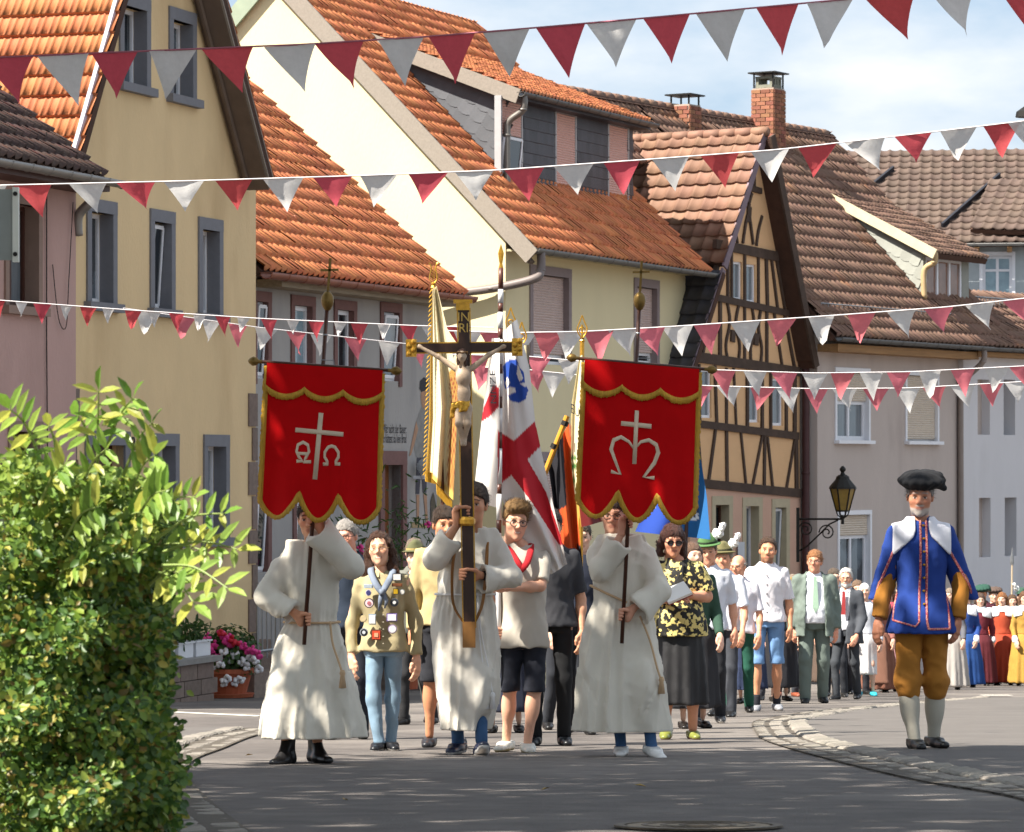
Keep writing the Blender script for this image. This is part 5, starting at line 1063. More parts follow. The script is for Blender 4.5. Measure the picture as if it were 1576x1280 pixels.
p1.robe([(832, 440, 516, .1, 0), (850, 434, 522, .115, 0), (880, 436, 521, .125, 0), (955, 440, 520, .125, 0), (1000, 420, 534, .16, -.02), (1060, 404, 546, .2, -.04), (1110, 392, 554, .235, -.05), (1137, 387, 557, .25, -.05)], alb, [('b', (.066, .062, .1), .02), ('a', (.066, .063, .086), -.02)], amp=.15, n=7, wr=.011, seed=2, belt=p1.pt(0, 955)[2], knees=[(p1.pt(446, 1075, -.16), (.06, .07, .16))])
p1.collar(alb, .072, .03, 'cowl'); p1.ring(957, .01, .008, cordM, 'belt_cord')
q = p1.pt(508, 956, -.17); tassel(p1, [q, p1.pt(512, 990, -.19), p1.pt(522, 1020, -.22), p1.pt(527, 1036, -.24)], cordM)
p1.shoes('#1b1a1b', 'boot', lifts=(0, 0), turn=(-.35, .45), ln=1.1)
# scout with patches
p2 = Person('smiling long-haired scout in khaki shirt covered with patches, jeans and sneakers', 590, 25.2, 1.6, legr=.68, fem=1, smile=1, skin='#dfae90', hair='#4a2c1c', pitch=-.02, yaw_head=-.1, J=dict(head=(584, 845, -.02), sa=(556, 893, 0), sb=(622, 893, 0), ea=(541, 958, .03), eb=(640, 955, .03), wa=(541, 1010, -.03), wb=(641, 1012, -.03), ha=(576, 995, 0), hb=(606, 995, 0), ka=(575, 1075, -.06), kb=(604, 1075, .02), fa=(583, 1138, -.08), fb=(602, 1142, -.02)))
p2.body([('relax', 'a'), ('relax', 'b')]); p2.hair('#452a1b', 'long', .97); p2.glasses('#b08a5c', .023, .0017)
kh_ = cloth('#aa9c78', name='khaki', var=.07); sh2 = p2.shirt(kh_, 'long', hem=-.03, loose=.02, seed=5, sl=(.053, .052, .05, .045), wr=.009, flare=.06); p2.collar(kh_, .068, .03)
p2.legs(cloth('#7f98ab', name='denim_light', var=.14, scale=9), 'long', .86, seed=9, wr=.007); p2.shoes('#1a1a1d', 'cloth', sole='#e3dfd8', turn=(-.15, .2))
fr_z = -.155
def patch(p, px, py, w_, h_, col, rim=None, rnd=0, parent=None, dy=-.165, name='patch', inner=None):
    c = p.pt(px, py, dy); n = 14 if rnd else 4; sc = w_ / 222.; sh = h_ / 222.; o = None
    for k, (cc, f_) in enumerate([(rim or col, 1.), (col, .8)] + ([(inner, .4)] if inner else [])):
        an = [2 * math.pi * i / n for i in range(n)] if rnd else [math.pi / 4 + i * math.pi / 2 for i in range(4)]; g_ = 1 if rnd else math.sqrt(2)
        m = MB(); pts = [(c[0] + math.cos(a) * sc / 2 * g_ * f_, c[2] + math.sin(a) * sh / 2 * g_ * f_) for a in an]; m.prism(pts, c[1] - .003 * k, c[1] - .003 * k + .02); o2 = m.build(name if k == 0 else 'print', cloth(cc), (o or p.e)); o = o or o2
for a in [(611, 888, 14, 11, '#dcd9d4', '#34343c'), (611, 900, 16, 5, '#7a4a2c'), (609, 910, 8, 9, '#c9a21e', '#222222'), (619, 911, 8, 8, '#e8e4dc', '#9aa4a8', 1), (607, 927, 13, 13, '#26282e', '#50545c', 1, '#cfcfcf'), (603, 950, 16, 12, '#dcd8e0', '#6b5a9a'), (604, 968, 14, 14, '#d8d2d6', '#8a7a9a', 1), (573, 953, 11, 16, '#e8e4de', '#8a9aac'), (567, 902, 14, 6, '#a9b4c0'), (567, 912, 9, 10, '#3a3c70', '#c9c4d0', 1), (568, 928, 15, 15, '#e2c8cc', '#3a3640', 1, '#b06a70'), (560, 973, 13, 13, '#23252c', '#9aa0a8', 1, '#c9ced4'), (579, 977, 15, 16, '#c8482a', '#5a3020', 0, '#e0a07a'), (559, 952, 11, 11, '#c8b48c', '#b8a880', 1)]:
    px_, py_, w_, h_, col = a[:5]; rim = a[5] if len(a) > 5 else None; patch(p2, px_, py_, w_, h_, col, rim, a[6] if len(a) > 6 else 0, inner=a[7] if len(a) > 7 else None, dy=-.165 if abs(px_ - 588) < 22 else -.15)
scf = cloth('#77808f', name='neckerchief_grey'); m = MB()
for q in (-1, 1): m.tube(smoothp([Vector(p2.pt(588 + q * 15, 868, .02)), Vector(p2.pt(588 + q * 17, 880, -.08)), Vector(p2.pt(587 + q * 9, 898, -.16)), Vector(p2.pt(588, 912, -.175))], 4), .024, 7, flat=.5)
m.tube([p2.pt(588, 910, -.175), p2.pt(585, 925, -.18), p2.pt(583, 940, -.175)], [.02, .016, .006], 7, flat=.5); m.tube([p2.pt(588, 910, -.175), p2.pt(595, 925, -.18), p2.pt(592, 936, -.175)], [.02, .014, .005], 7, flat=.5); m.lathe([(.018, -.02), (.02, 0), (.018, .02)], p2.pt(588, 911, -.185), 8); m.build('neckerchief', scf, p2.e, smooth=True)
m = MB(); zt_, zb_ = p2.pt(588, 890, 0)[2], p2.pt(588, 1000, 0)[2]
for k in range(6): c = p2.pt(590, 935 + k * 11, -.172); m.lathe([(.005, -.002), (.005, .002)], c, 6)
m.build('buttons', M('button', '#d8cfb8', rough=.4), sh2)
# crucifix bearer
p3 = Person('bearer in white alb with dark wristwatch carrying the tall crucifix', 716, 24.2, 1.84, legr=.68, skin='#cf9674', hair='#3c2c20', pitch=.04, yaw_head=-.15, J=dict(head=(729, 776, -.02), sa=(690, 848, 0), sb=(768, 848, 0), ha=(700, 945, 0), hb=(738, 945, 0), ka=(702, 1055, -.02), kb=(740, 1050, -.1), fa=(705, 1145, .1), fb=(741, 1136, -.16)))
c1 = p3.pt(716, 788, -.26); c2 = p3.pt(719, 884, -.26); p3.reach('a', c1, p3.pt(668, 862, -.2), .1); p3.reach('b', c2, p3.pt(786, 888, -.12), .1)
p3.body([('grip', 'a', c1, (0.02, 0, 1), .036, -1), ('grip', 'b', c2, (0.02, 0, 1), .036, 1)]); p3.hair('#3a2a1e')
p3.robe([(812, 690, 762, .1, 0), (830, 685, 771, .115, 0), (860, 683, 767, .125, 0), (915, 672, 760, .13, 0), (960, 664, 765, .15, 0), (1040, 669, 768, .17, -.02), (1090, 674, 760, .18, -.03), (1125, 676, 752, .19, -.04)], alb2, [('a', (.068, .065, .086), -.1), ('b', (.068, .066, .1), -.02)], amp=.16, n=6, wr=.011, seed=6, belt=p3.pt(0, 915)[2], knees=[(p3.pt(743, 1060, -.18), (.06, .07, .16))])
p3.collar(alb2, .075, .035, 'cowl'); p3.ring(914, .01, .008, cordW, 'belt_cord')
for dx, yb in ((0, 1068), (10, 1068)): tassel(p3, [p3.pt(735, 912, -.16), p3.pt(737 + dx * .3, 970, -.18), p3.pt(744 + dx * .8, 1030, -.2), p3.pt(748 + dx, 1070, -.2)], cordW, .005)
p3.legs(denim, 'long', .74, seed=3, h=.014); p3.shoes('#20253a', 'cloth', sole='#e6e2dc', lifts=(0, -.35), turn=(-.25, .1))
m = MB(); wv = p3.J['wb']; d = (p3.J['eb'] - wv); d /= np.linalg.norm(d); m.tube([wv + d * .012, wv + d * .045], .033, 10); m.build('wristwatch', M('watch_black', '#17171a', rough=.35), p3.e)
lea = M('leather_tan', '#9a6a35', rough=.55, var=.15, scale=20); m = MB()
m.box(-.042, .042, -.05, .05, -.12, .05); o = m.build('pole_socket', lea, p3.e); o.location = Vector(p3.pt(722, 968, -.26)); m = MB()
for q in (-1, 1): m.tube(smoothp([Vector(p3.pt(722 + q * 8, 958, -.24)), Vector(p3.pt(720 + q * 22, 930, -.2)), Vector(p3.pt(722 + q * 26, 880, -.17)), Vector(p3.pt(726 + q * 24, 835, -.1))], 5), .018, 6, flat=.3)
m.build('sling', lea, p3.e)
# boy with red neckerchief
p4_ = Person('smiling boy in beige T-shirt, red neckerchief and navy shorts holding the striped pole', 806, 24.8, 1.74, bulk=.9, smile=1, skin='#e0a98c', hair='#8a6a48', roll=.05, J=dict(head=(793, 802, -.02), sa=(768, 858, .02), sb=(836, 858, .02), ea=(757, 925, .04), eb=(832, 902, -.1), wa=(768, 965, -.02), wb=(775, 905, -.24), ha=(789, 985, 0), hb=(823, 985, 0), ka=(785, 1060, -.02), kb=(823, 1060, -.08), fa=(779, 1140, .08), fb=(812, 1142, -.1)))
POL4 = (p4_.pt(766, 1045, -.06), p4_.pt(771, 412, -.06)); c1 = onp(POL4, (1045 - 975) / 633); p4_.reach('a', c1, p4_.pt(752, 918, .04))
p4_.body([('grip', 'a', c1, POL4[1] - POL4[0], .017, -1), ('relax', 'b')]); p4_.hair('#85663f', 'quiff'); p4_.glasses('#23262c', .022, .0026)
p4_.shirt(cloth('#bfb6a8', name='tshirt_beige', var=.05), 'short', hem=-.05, loose=.03, seed=8, wr=.008, neck=.066, flare=.05); p4_.legs(cloth('#1f212b', name='shorts_navy', var=.12), 'shorts', 1.05, name='shorts', seed=5, wr=.008); p4_.shoes('#d8d4c8', 'shoe', sole='#b3a070', turn=(-.3, .1), lifts=(0, 0))
m = MB(); red = cloth('#b01c24', name='neckerchief_red')
for q in (-1, 1): m.tube(smoothp([Vector(p4_.pt(800 + q * 17, 838, .02)), Vector(p4_.pt(801 + q * 16, 846, -.06)), Vector(p4_.pt(804 + q * 7, 866, -.14)), Vector(p4_.pt(801, 878, -.16))], 4), .024, 7, flat=.5)
m.tube([p4_.pt(801, 876, -.16), p4_.pt(798, 888, -.165), p4_.pt(800, 898, -.16)], [.02, .018, .005], 7, flat=.5); m.build('neckerchief', red, p4_.e, smooth=True)
# second banner bearer
p5 = Person('bearer in white alb and white sneakers holding the red banner with crowned letter', 958, 23.9, 1.69, legr=.68, skin='#d9a286', hair='#3c2a22', pitch=.1, yaw_head=-.1, J=dict(head=(944, 793, -.02), sa=(917, 856, 0), sb=(995, 854, 0), ha=(935, 965, 0), hb=(975, 965, 0), ka=(945, 1060, .02), kb=(990, 1055, -.12), fa=(956, 1148, .0), fb=(1003, 1146, -.16)))
POL5 = (p5.pt(957, 990, -.26), p5.pt(984, 470, -.26)); c1 = onp(POL5, (990 - 803) / 520); c2 = onp(POL5, (990 - 946) / 520); ax5 = POL5[1] - POL5[0]
p5.reach('a', c1, p5.pt(925, 878, -.2)); p5.reach('b', c2, p5.pt(1014, 910, -.14))
p5.body([('grip', 'a', c1, ax5, .013, -1), ('grip', 'b', c2, ax5, .013, 1)]); p5.hair('#3a2820'); p5.glasses('#3a3436', .022, .0022)
p5.robe([(822, 920, 990, .1, 0), (840, 915, 997, .115, 0), (875, 912, 998, .125, 0), (925, 911, 999, .128, 0), (985, 893, 1014, .16, -.02), (1040, 888, 1020, .19, -.03), (1090, 884, 1026, .22, -.04), (1127, 881, 1033, .24, -.05)], alb, [('a', (.066, .065, .092), -.06), ('b', (.066, .072, .115), -.02)], amp=.15, n=7, wr=.011, seed=4, belt=p5.pt(0, 925)[2], knees=[(p5.pt(996, 1065, -.2), (.06, .07, .18))])
p5.collar(alb, .072, .03, 'cowl'); p5.ring(922, .01, .008, cordM, 'belt_cord', tilt=-.09); tassel(p5, [p5.pt(985, 948, -.17), p5.pt(1000, 985, -.19), p5.pt(1012, 1030, -.22), p5.pt(1018, 1046, -.23)], cordM); p5.legs(denim, 'long', .74, seed=3, h=.014); p5.shoes('#e4e2de', 'shoe', sole='#c9c4ba', turn=(-.05, .35), lifts=(0, .15))
# officer in blue doublet
p6 = Person('bearded man in blue doublet with white collar, ochre breeches and black beret', 1420, 24.9, 1.84, skin='#b97f62', beard='#b9b2aa', beard_full=.85, hair='#8d8580', brow='#8a7f78', lift=.024, yaw_head=-.12, J=dict(head=(1416, 764, -.02), sa=(1381, 822, 0), sb=(1453, 822, 0), ea=(1362, 900, .03), eb=(1480, 900, .03), wa=(1352, 955, -.04), wb=(1474, 955, -.04), ha=(1400, 960, 0), hb=(1438, 960, 0), ka=(1396, 1050, -.05), kb=(1440, 1050, .02), fa=(1408, 1143, -.1), fb=(1437, 1140, .08)))
p6.body([('relax', 'a'), ('relax', 'b')]); p6.hair('#8d8580'); p6.hat('beret', cloth('#17171a', name='velvet_black'))
blue = cloth('#1d3b85', name='doublet_blue', var=.08); och = cloth('#a86f28', name='breeches_ochre', var=.1); braid = M('braid', '#a8384c', rough=.8, var=.5, scale=90, c2='#d8a08a', c2scale=120)
sl6 = p6.shirt(och, 'long', hem=-.02, loose=.016, seed=12, name='sleeves', sl=(.058, .062, .058, .056), wr=.007)
db = p6.shirt(blue, None, hem=-.06, loose=.032, seed=11, name='doublet', flare=.28, neck=.062, wr=.006)
for q, sx in (('a', -1), ('b', 1)):
    S = Sdf(); sh, e_ = p6.J['s' + q], p6.J['e' + q]; S.cap(sh + npl(-sx * .0, .0, .0), e_ + (e_ - sh) * .35 + npl(sx * .012, .035, 0), .078, .076, .03); S.cap(sh + npl(sx * .0, -.1, -.16), e_ + (e_ - sh) * .5 + npl(-sx * .03, -.09, 0), .03, .085, .02, sub=True); S.cut((lambda zc: lambda x, y, z: zc - z + 0 * x + 0 * y)(e_[2] - .1)); S.disp(wrinkles(.005, 9, 3)); p6.put('hanging_sleeve', S.mesh(.009), blue)
    pts = [p6.pt(1415 + sx * 42, 822, -.13), p6.pt(1415 + sx * 58, 860, -.1), p6.pt(1415 + sx * 54, 890, -.09), p6.pt(1415 + sx * 70, 925, -.02)]
    m = MB(); m.tube(smoothp([Vector(t) for t in (p6.J['s' + q] + npl(-sx * .0, -.068, -.02), p6.J['s' + q] + npl(sx * .035, -.062, -.12), p6.J['e' + q] + npl(sx * .045, -.05, -.0), p6.J['e' + q] + npl(sx * .06, .0, -.09))], 5), .009, 6); m.build('braid', braid, p6.e)
def front_y(p, x, z, rows, off=.0):
    A = np.array(sorted(rows)); cx, cy, rx, ry = [np.interp(z, A[:, 0], A[:, i]) for i in (1, 2, 3, 4)]; u = min(abs((x - cx) / rx), .98); return cy - ry * math.sqrt(1 - u * u) - off
r6 = torso_rows(p6.J, p6.H, 1., .032, z0=p6.J['ha'][2] - .06); hz6 = p6.J['ha'][2]; r6 = [(z, cx, cy, rx + .28 * max(0, hz6 + .2 - z), ry + .28 * max(0, hz6 + .2 - z)) for z, cx, cy, rx, ry in r6]
def braid_line(p, pts, rows, r_=.008, name='braid', mat=None, off=.004):
    P3 = [p.pt(px, py) for px, py in pts]; path = []
    for a, b in zip(P3, P3[1:]):
        for t in np.linspace(0, 1, 9): q = a + (b - a) * t; path.append(Vector((q[0], front_y(p, q[0], q[2], rows, off), q[2])))
    m = MB(); m.tube(path, r_, 6, flat=.6); return m.build(name, mat or braid, db)
for pts in ([(1414, 800), (1413, 880), (1410, 955)], [(1423, 800), (1423, 880), (1422, 955)], [(1410, 955), (1404, 962), (1372, 953)], [(1422, 955), (1424, 966), (1458, 966)], [(1372, 953), (1376, 930), (1380, 912)], [(1458, 966), (1457, 940), (1455, 915)]): braid_line(p6, pts, r6)
m = MB()
for k in range(7): q = p6.pt(1418.5, 808 + k * 20); m.ell = None; m.lathe([(.002, -.009), (.009, -.005), (.01, 0), (.009, .005), (.002, .009)], (q[0], front_y(p6, q[0], q[2], r6, .006), q[2]), 8)
m.build('buttons', gold, db)
# white falling collar: two rounded lappets lying on the shoulders
wc = cloth('#e2e0e6', name='collar_white', var=.03); cx6 = (p6.J['sa'][0] + p6.J['sb'][0]) / 2; zs6 = p6.J['sa'][2]
for sx in (-1, 1):
    S = Sdf(); S.prof(torso_rows(p6.J, p6.H, 1., .047, z0=zs6 - .25), .035); q = 'a' if sx < 0 else 'b'; S.cap(p6.J['s' + q], p6.J['e' + q], .082, .08, .05)
    S.cut((lambda sx: lambda x, y, z: np.maximum(np.maximum(.045 - sx * (x - cx6) + np.maximum(0, zs6 + .03 - z) * .35 - np.clip(y + .05, 0, .1), sx * (x - cx6) - .2 + 0 * y), (zs6 - .14 + np.clip(.19 - sx * (x - cx6), 0, .2) * .95) - z + 0 * y))(sx))
    S.ell((cx6, -.015, zs6 + .12), (.07, .075, .075), .01, sub=True); p6.put('collar', S.mesh(.0085), wc)
p6.collar(blue, .062, .04, 'collar_band'); p6.legs(och, 'breeches', 1.12, name='breeches', seed=14, wr=.011)
S = Sdf(); stk = cloth('#b9b2a2', name='stocking_cream')
for q in 'ab': S.cap(p6.J['k' + q] + npl(0, 0, -.03), p6.J['f' + q], .062, .043, .02); ca = p6.J['k' + q] * .62 + p6.J['f' + q] * .38; S.ell(ca + npl(0, .015, 0), (.062, .064, .12), .05)
for q in 'ab':
    S = Sdf(); S.cap(p6.J['k' + q] + npl(0, 0, -.03), p6.J['f' + q], .06, .042, .02); ca = p6.J['k' + q] * .62 + p6.J['f' + q] * .38; S.ell(ca + npl(0, .015, 0), (.061, .063, .12), .05); p6.put('stocking', S.mesh(.009), stk)
p6.shoes('#131314', 'shoe', turn=(.1, .25), ln=1.1)
# ------------------------------------------------------------------ banners, crucifix, flags
redv = M('velvet_red', '#bd0c10', rough=.95, var=.12, scale=3, bump=.15, bscale=200, spec=.1); fringe = M('fringe_gold', '#c99a30', rough=.6, var=.3, scale=60, bump=.6, bscale=160, streak=(4, 1, .3)); appl = cloth('#d9c3a8', name='applique_linen')
bulb = M('brass_old', '#7a6030', rough=.45, metal=.6, var=.2, scale=20)
def stroke(pts, wd, closed=False):
    pts = [Vector((x, y, 0)) for x, y in pts]; n = len(pts); res = []
    for i, p in enumerate(pts):
        a = pts[(i - 1) % n] if closed or i else p; b = pts[(i + 1) % n] if closed or i < n - 1 else p; t = (b - a).normalized(); s = Vector((-t.y, t.x, 0)) * (wd[i] if hasattr(wd, '__len__') else wd) / 2; res.append((p + s, p - s))
    return res
class Banner:
    """church banner: picture quad -> bent cloth in space at depth Y; u,v in picture pixels"""
    def __init__(s, label, tl, tr, hgt, Y, pole, notch, sway, symbol):
        s.Y = Y; s.tl, s.tr = tl, tr; root = empty('church_banner', P((tl[0] + tr[0]) / 2, 990, Y)); root.location = Vector(pole[0]); s.e = root; s.o = root.location.copy(); tag(root, label, 'banner', 'red church banners'); s.sway = sway; s.h = hgt
        W = tr[0] - tl[0]; s.W = W; nu, nv = 60, 56; vs = []; fs = []
        bot = lambda u: s.bottom(u)
        for i in range(nu + 1):
            for j in range(nv + 1): u = i / nu; v = j / nv * bot(u); vs.append(s.m(u, v))
        for i in range(nu):
            for j in range(nv): a = i * (nv + 1) + j; fs.append((a, a + 1, a + nv + 2, a + nv + 1))
        cl = link('cloth', meshnp('cloth', vs, fs, redv), root); md = cl.modifiers.new('t', 'SOLIDIFY'); md.thickness = .006; md.offset = 1
        # overlapping valance with scalloped edge
        val = lambda u: .17 + .055 * abs(math.sin(math.pi * (u * 3))) ** .8 - .012; vs = []; fs = []
        for i in range(nu + 1):
            for j in range(5): u = i / nu; vs.append(s.m(u, j / 4 * val(u), .012))
        for i in range(nu):
            for j in range(4): a = i * 5 + j; fs.append((a, a + 1, a + 6, a + 5))
        link('valance', meshnp('valance', vs, fs, redv), root)
        s.strip([(u, val(u)) for u in np.linspace(0, 1, 151)], .042, .016, 'valance_fringe', down=True)
        edge = [(0, v) for v in np.linspace(.02, s.bottom(0), 80)] + [(u, s.bottom(u)) for u in np.linspace(0, 1, 211)] + [(1, v) for v in np.linspace(s.bottom(1), .02, 80)]
        s.strip(edge, .034, .004, 'fringe')
        for nm, pts, wd in symbol:
            r_ = stroke(pts, wd); vs = []; fs = []
            for a, b in r_: vs += [s.m(a.x, a.y, .009), s.m(b.x, b.y, .009)]
            for i in range(len(r_) - 1): fs.append((2 * i, 2 * i + 1, 2 * i + 3, 2 * i + 2))
            o = link(nm, meshnp(nm, vs, fs, appl, smooth=False), root); md = o.modifiers.new('t', 'SOLIDIFY'); md.thickness = .004; md.offset = 0
        a = Vector(s.m(-.045, -.004, -.01)); b = Vector(s.m(1.045, -.004, -.01)); m = MB(); m.tube([a, b], .011, 8); m.build('crossbar', wood_p, root)
        for q, dr in ((a, (a - b).normalized()), (b, (b - a).normalized())): m = MB(); m.tube([q, q + dr * .02, q + dr * .03, q + dr * .055, q + dr * .075, q + dr * .085], [.012, .012, .024, .03, .018, .004], 10); m.build('finial', bulb, root, smooth=True)
        b0, b1 = Vector(pole[0]) - s.o, Vector(pole[1]) - s.o; m = MB(); m.tube([b0, b1], .013, 10); m.build('pole', wood_p, root, smooth=True)
        ax = (b1 - b0).normalized(); k = b1; m = MB(); m.tube([k - ax * .28, k + ax * .14], .006, 6); m.tube([k - ax * .2, k - ax * .18, k - ax * .16], [.006, .016, .006], 8); m.build('stem', steel, root)
        m = MB(); c = k + ax * .03; m.lathe([(.004, -.065), (.02, -.055), (.034, -.03), (.04, .0), (.036, .03), (.02, .052), (.006, .06)], c, 12); m.build('orb', bulb, root, smooth=True)
        m = MB(); t0 = k + ax * .09; m.beam(t0, t0 + ax * .2, .016, .012); m.beam(t0 + ax * .13 - Vector((.055, 0, .004)), t0 + ax * .13 + Vector((.055, 0, 0)), .014, .012, (0, -1, 0)); m.build('finial_cross', bulb, root)
        c = Vector(s.m(.5 + (.02), -.012, -.005)); m = MB(); m.tube([c + Vector((-.04, 0, .0)), c + Vector((-.04, 0, .03)), c + Vector((.04, 0, .028)), c + Vector((.04, 0, 0))], .003, 5); m.build('hanger', steel, root)
    def bottom(s, u):
        t = (u * 3) % 1; lobe = math.floor(min(u * 3, 2.999)); d = math.sin(math.pi * min(max((u * 3 - lobe), 0), 1)); mid = lobe == 1
        base = .835 if mid else .84; amp = .17 if mid else .155
        if lobe == 0: q = min(1, (u * 3) / .42); d = math.sin(math.pi / 2 * min(1, q)) if u * 3 < .42 else math.cos(math.pi / 2 * ((u * 3 - .42) / .58)); base = .9 if u * 3 < .42 else .835; amp = 1 - base
        if lobe == 2: w_ = 3 - u * 3; q = min(1, w_ / .42); d = math.sin(math.pi / 2 * q) if w_ < .42 else math.cos(math.pi / 2 * ((w_ - .42) / .58)); base = .9 if w_ < .42 else .835; amp = 1 - base
        return base + amp * max(d, 0) ** (.8)
    def m(s, u, v, out=0.):
        """u across 0..1, v down 0..1"""
        x = s.tl[0] + (s.tr[0] - s.tl[0]) * u; y = s.tl[1] + (s.tr[1] - s.tl[1]) * u; x += s.sway * v * s.h + (u - .5) * v * s.W * .03; y += v * s.h
        dy = .05 * math.sin(u * 5.5 + v * 2.2) * v + .026 * math.sin(u * 13 + 1.5 * v) * v + .012 * math.sin(u * 27 - 2 * v) * v * v + .03 * (2 * u - 1) ** 2 * v; return tuple(P(x, y, s.Y) + Vector((0, dy - out, 0)) - s.o)
    def strip(s, path, wd, out, name, down=False):
        n = len(path); vs = []; fs = []
        for i in range(n):
            a, b = path[max(i - 1, 0)], path[min(i + 1, n - 1)]; t = Vector(((b[0] - a[0]) * s.W, (b[1] - a[1]) * s.h, 0))
            if t.length < 1e-6: t = Vector((1, 0, 0))
            t.normalize(); nx, ny = (-t.y, t.x) if not down else (0, 1); sg = wd * s.h; p = path[i]; w2 = sg * random.uniform(.7, 1.15); k0 = -.45 * sg
            vs += [s.m(p[0] + nx * k0 / s.W, p[1] + ny * k0 / s.h, out + .003), s.m(p[0], p[1], out + .008), s.m(p[0] + nx * w2 * .6 / s.W, p[1] + ny * w2 * .6 / s.h, out + .002)]
        for i in range(n - 1):
            for j in range(2): a = i * 3 + j; fs.append((a, a + 1, a + 4, a + 3))
        o = link(name, meshnp(name, vs, fs, fringe), s.e); md = o.modifiers.new('t', 'SOLIDIFY'); md.thickness = .006; return o
W1 = 178.; H1 = 235.; fx = lambda px, py, tl, W, H, sway: ((px - tl[0] - sway * (py - tl[1])) / W, (py - tl[1] - (px - tl[0]) / W * 12) / H)
def pxs(pts, tl, W, H, sway, off=(0, 0)): return [fx(x + off[0], y + off[1], tl, W, H, sway) for x, y in pts]
TL1, SW1 = (411, 558), -.045
om = lambda cx, cy, r_, rh: [(cx - r_ * 1.25, cy + rh), (cx - r_ * .55, cy + rh), (cx - r_ * .62, cy + rh * .72), (cx - r_, cy + rh * .2), (cx - r_ * .98, cy - rh * .35), (cx - r_ * .5, cy - rh * .92), (cx, cy - rh * 1.05), (cx + r_ * .5, cy - rh * .92), (cx + r_ * .98, cy - rh * .35), (cx + r_, cy + rh * .2), (cx + r_ * .62, cy + rh * .72), (cx + r_ * .55, cy + rh), (cx + r_ * 1.25, cy + rh)]
k1 = lambda pts: pxs(pts, TL1, W1, H1, SW1); wk = lambda w_: w_ / W1
def sq(wpx): return wpx / 200.
sym1 = [('cross_upright', k1([(494, 635), (485, 737)]), sq(8)), ('cross_arm', k1([(455, 661), (528, 668)]), sq(6)), ('letter_omega', k1(om(510, 700, 10.5, 13.5)), sq(4.5)),
        ('letter_alpha', k1([(457, 709), (467, 709), (461, 703), (457, 694), (459, 684), (467, 680), (474, 684), (476, 694), (471, 704), (468, 710), (479, 710)]), sq(4.5)), ('letter_bar', k1([(458, 697), (475, 698)]), sq(4))]
Banner('red velvet church banner with alpha, cross and omega and gold fringe', TL1, (411 + W1, 570), H1, 22.15, (Vector(POL1[0]) + p1.e.location, Vector(POL1[1]) + p1.e.location), 0, SW1, sym1)
W2 = 176.; H2 = 238.; TL2, SW2 = (900, 553), -.035
k2 = lambda pts: pxs(pts, TL2, W2, H2, SW2)
sym2 = [('cross_upright', k2([(980, 630), (976, 712)]), sq(7)), ('cross_arm', k2([(956, 650), (1002, 654)]), sq(6)), ('letter_left', k2([(941, 724), (955, 728), (946, 704), (941, 690), (945, 676), (956, 671), (968, 678), (975, 688)]), [sq(q) for q in (5, 5, 5, 6.5, 6, 5, 4, 3)]), ('letter_right', k2([(977, 688), (986, 678), (998, 675), (1009, 682), (1012, 694), (1006, 710), (990, 732), (1006, 733)]), [sq(q) for q in (3, 4, 5, 6, 7, 6, 5, 5)])]
Banner('red velvet church banner with a cross above the letter M and gold fringe', TL2, (900 + W2, 568), H2, 23.55, (Vector(POL5[0]) + p5.e.location, Vector(POL5[1]) + p5.e.location), 0, SW2, sym2)

# ---- processional crucifix
YC = 23.93; cb = P(722.5, 966, YC); cr = empty('crucifix', cb); tag(cr, 'tall dark processional crucifix with gilded ends and carved figure', 'crucifix')
lo = lambda px, py, dy=0.: P(px, py, YC + dy) - cb
dark = M('crucifix_wood', '#3a2519', rough=.45, var=.25, scale=10, streak=(4, 4, .6))
m = MB(); m.beam(lo(722.5, 966), lo(713.5, 474), .073, .045); m.build('upright', dark, cr); m = MB(); m.beam(lo(637, 535.5), lo(790, 534), .058, .04); m.build('crossbeam', dark, cr)
for a, b, w_ in (((722.5, 966), (713.5, 474), .083), ((637, 535.5), (790, 534), .066)):
    m = MB(); A_, B_ = lo(*a, .012), lo(*b, .012); t = (B_ - A_).normalized(); sd = t.cross(Vector((0, -1, 0))).normalized() * w_ / 2
    for q in (-1, 1): m.beam(A_ + sd * q, B_ + sd * q, .008, .04)
    m.build('gilt_edge', gold, cr)
for (x, y, w_, h_) in ((633, 535.5, .07, .115), (796, 534, .07, .115)):
    c = lo(x, y, -.005); m = MB(); m.box(c.x - w_ / 2, c.x + w_ / 2, -.035, .035, c.z - h_ / 2, c.z + h_ / 2)
    for k in range(4): m.lathe([(.003, -.02), (.016, -.01), (.018, 0), (.016, .01), (.003, .02)], (c.x + (k % 2 - .5) * .03, -.036, c.z - .038 + k * .026), 7)
    m.build('gilt_cap', gold, cr)
c = lo(712.5, 468); m = MB(); m.box(c.x - .062, c.x + .062, -.04, .04, c.z + .005, c.z + .03); m.box(c.x - .045, c.x + .045, -.035, .035, c.z - .04, c.z + .005); m.build('gilt_cap', gold, cr)
c = lo(719, 790 + 12); m = MB(); m.lathe([(.04, -.03), (.055, -.015), (.055, .012), (.042, .03)], c, 10); m.build('gilt_knop', gold, cr)
for txt, y_ in (('IN', 494), ('RI', 511)):
    me = textmesh(txt, .085, 0, align='CENTER'); me.materials.append(M('gilt_paint', '#d8b25a', rough=.5, var=.1)); c = lo(713.5, y_, -.03); remap(me, lambda x, y, z: (c.x + x * .95, c.y, c.z + y)); link('lettering', me, cr)
S = Sdf(); body = lambda px, py, dy=-.06: np.array(lo(px, py, dy)); sL, sR = body(700, 566), body(727, 566)
S.cap(body(713, 572), body(714, 605), .042, .034, .03, (1, .7, 1)); S.cap(body(714, 605), body(713, 625), .032, .04, .03, (1, .75, 1)); S.ell(body(713, 580, -.075), (.045, .035, .045), .03)
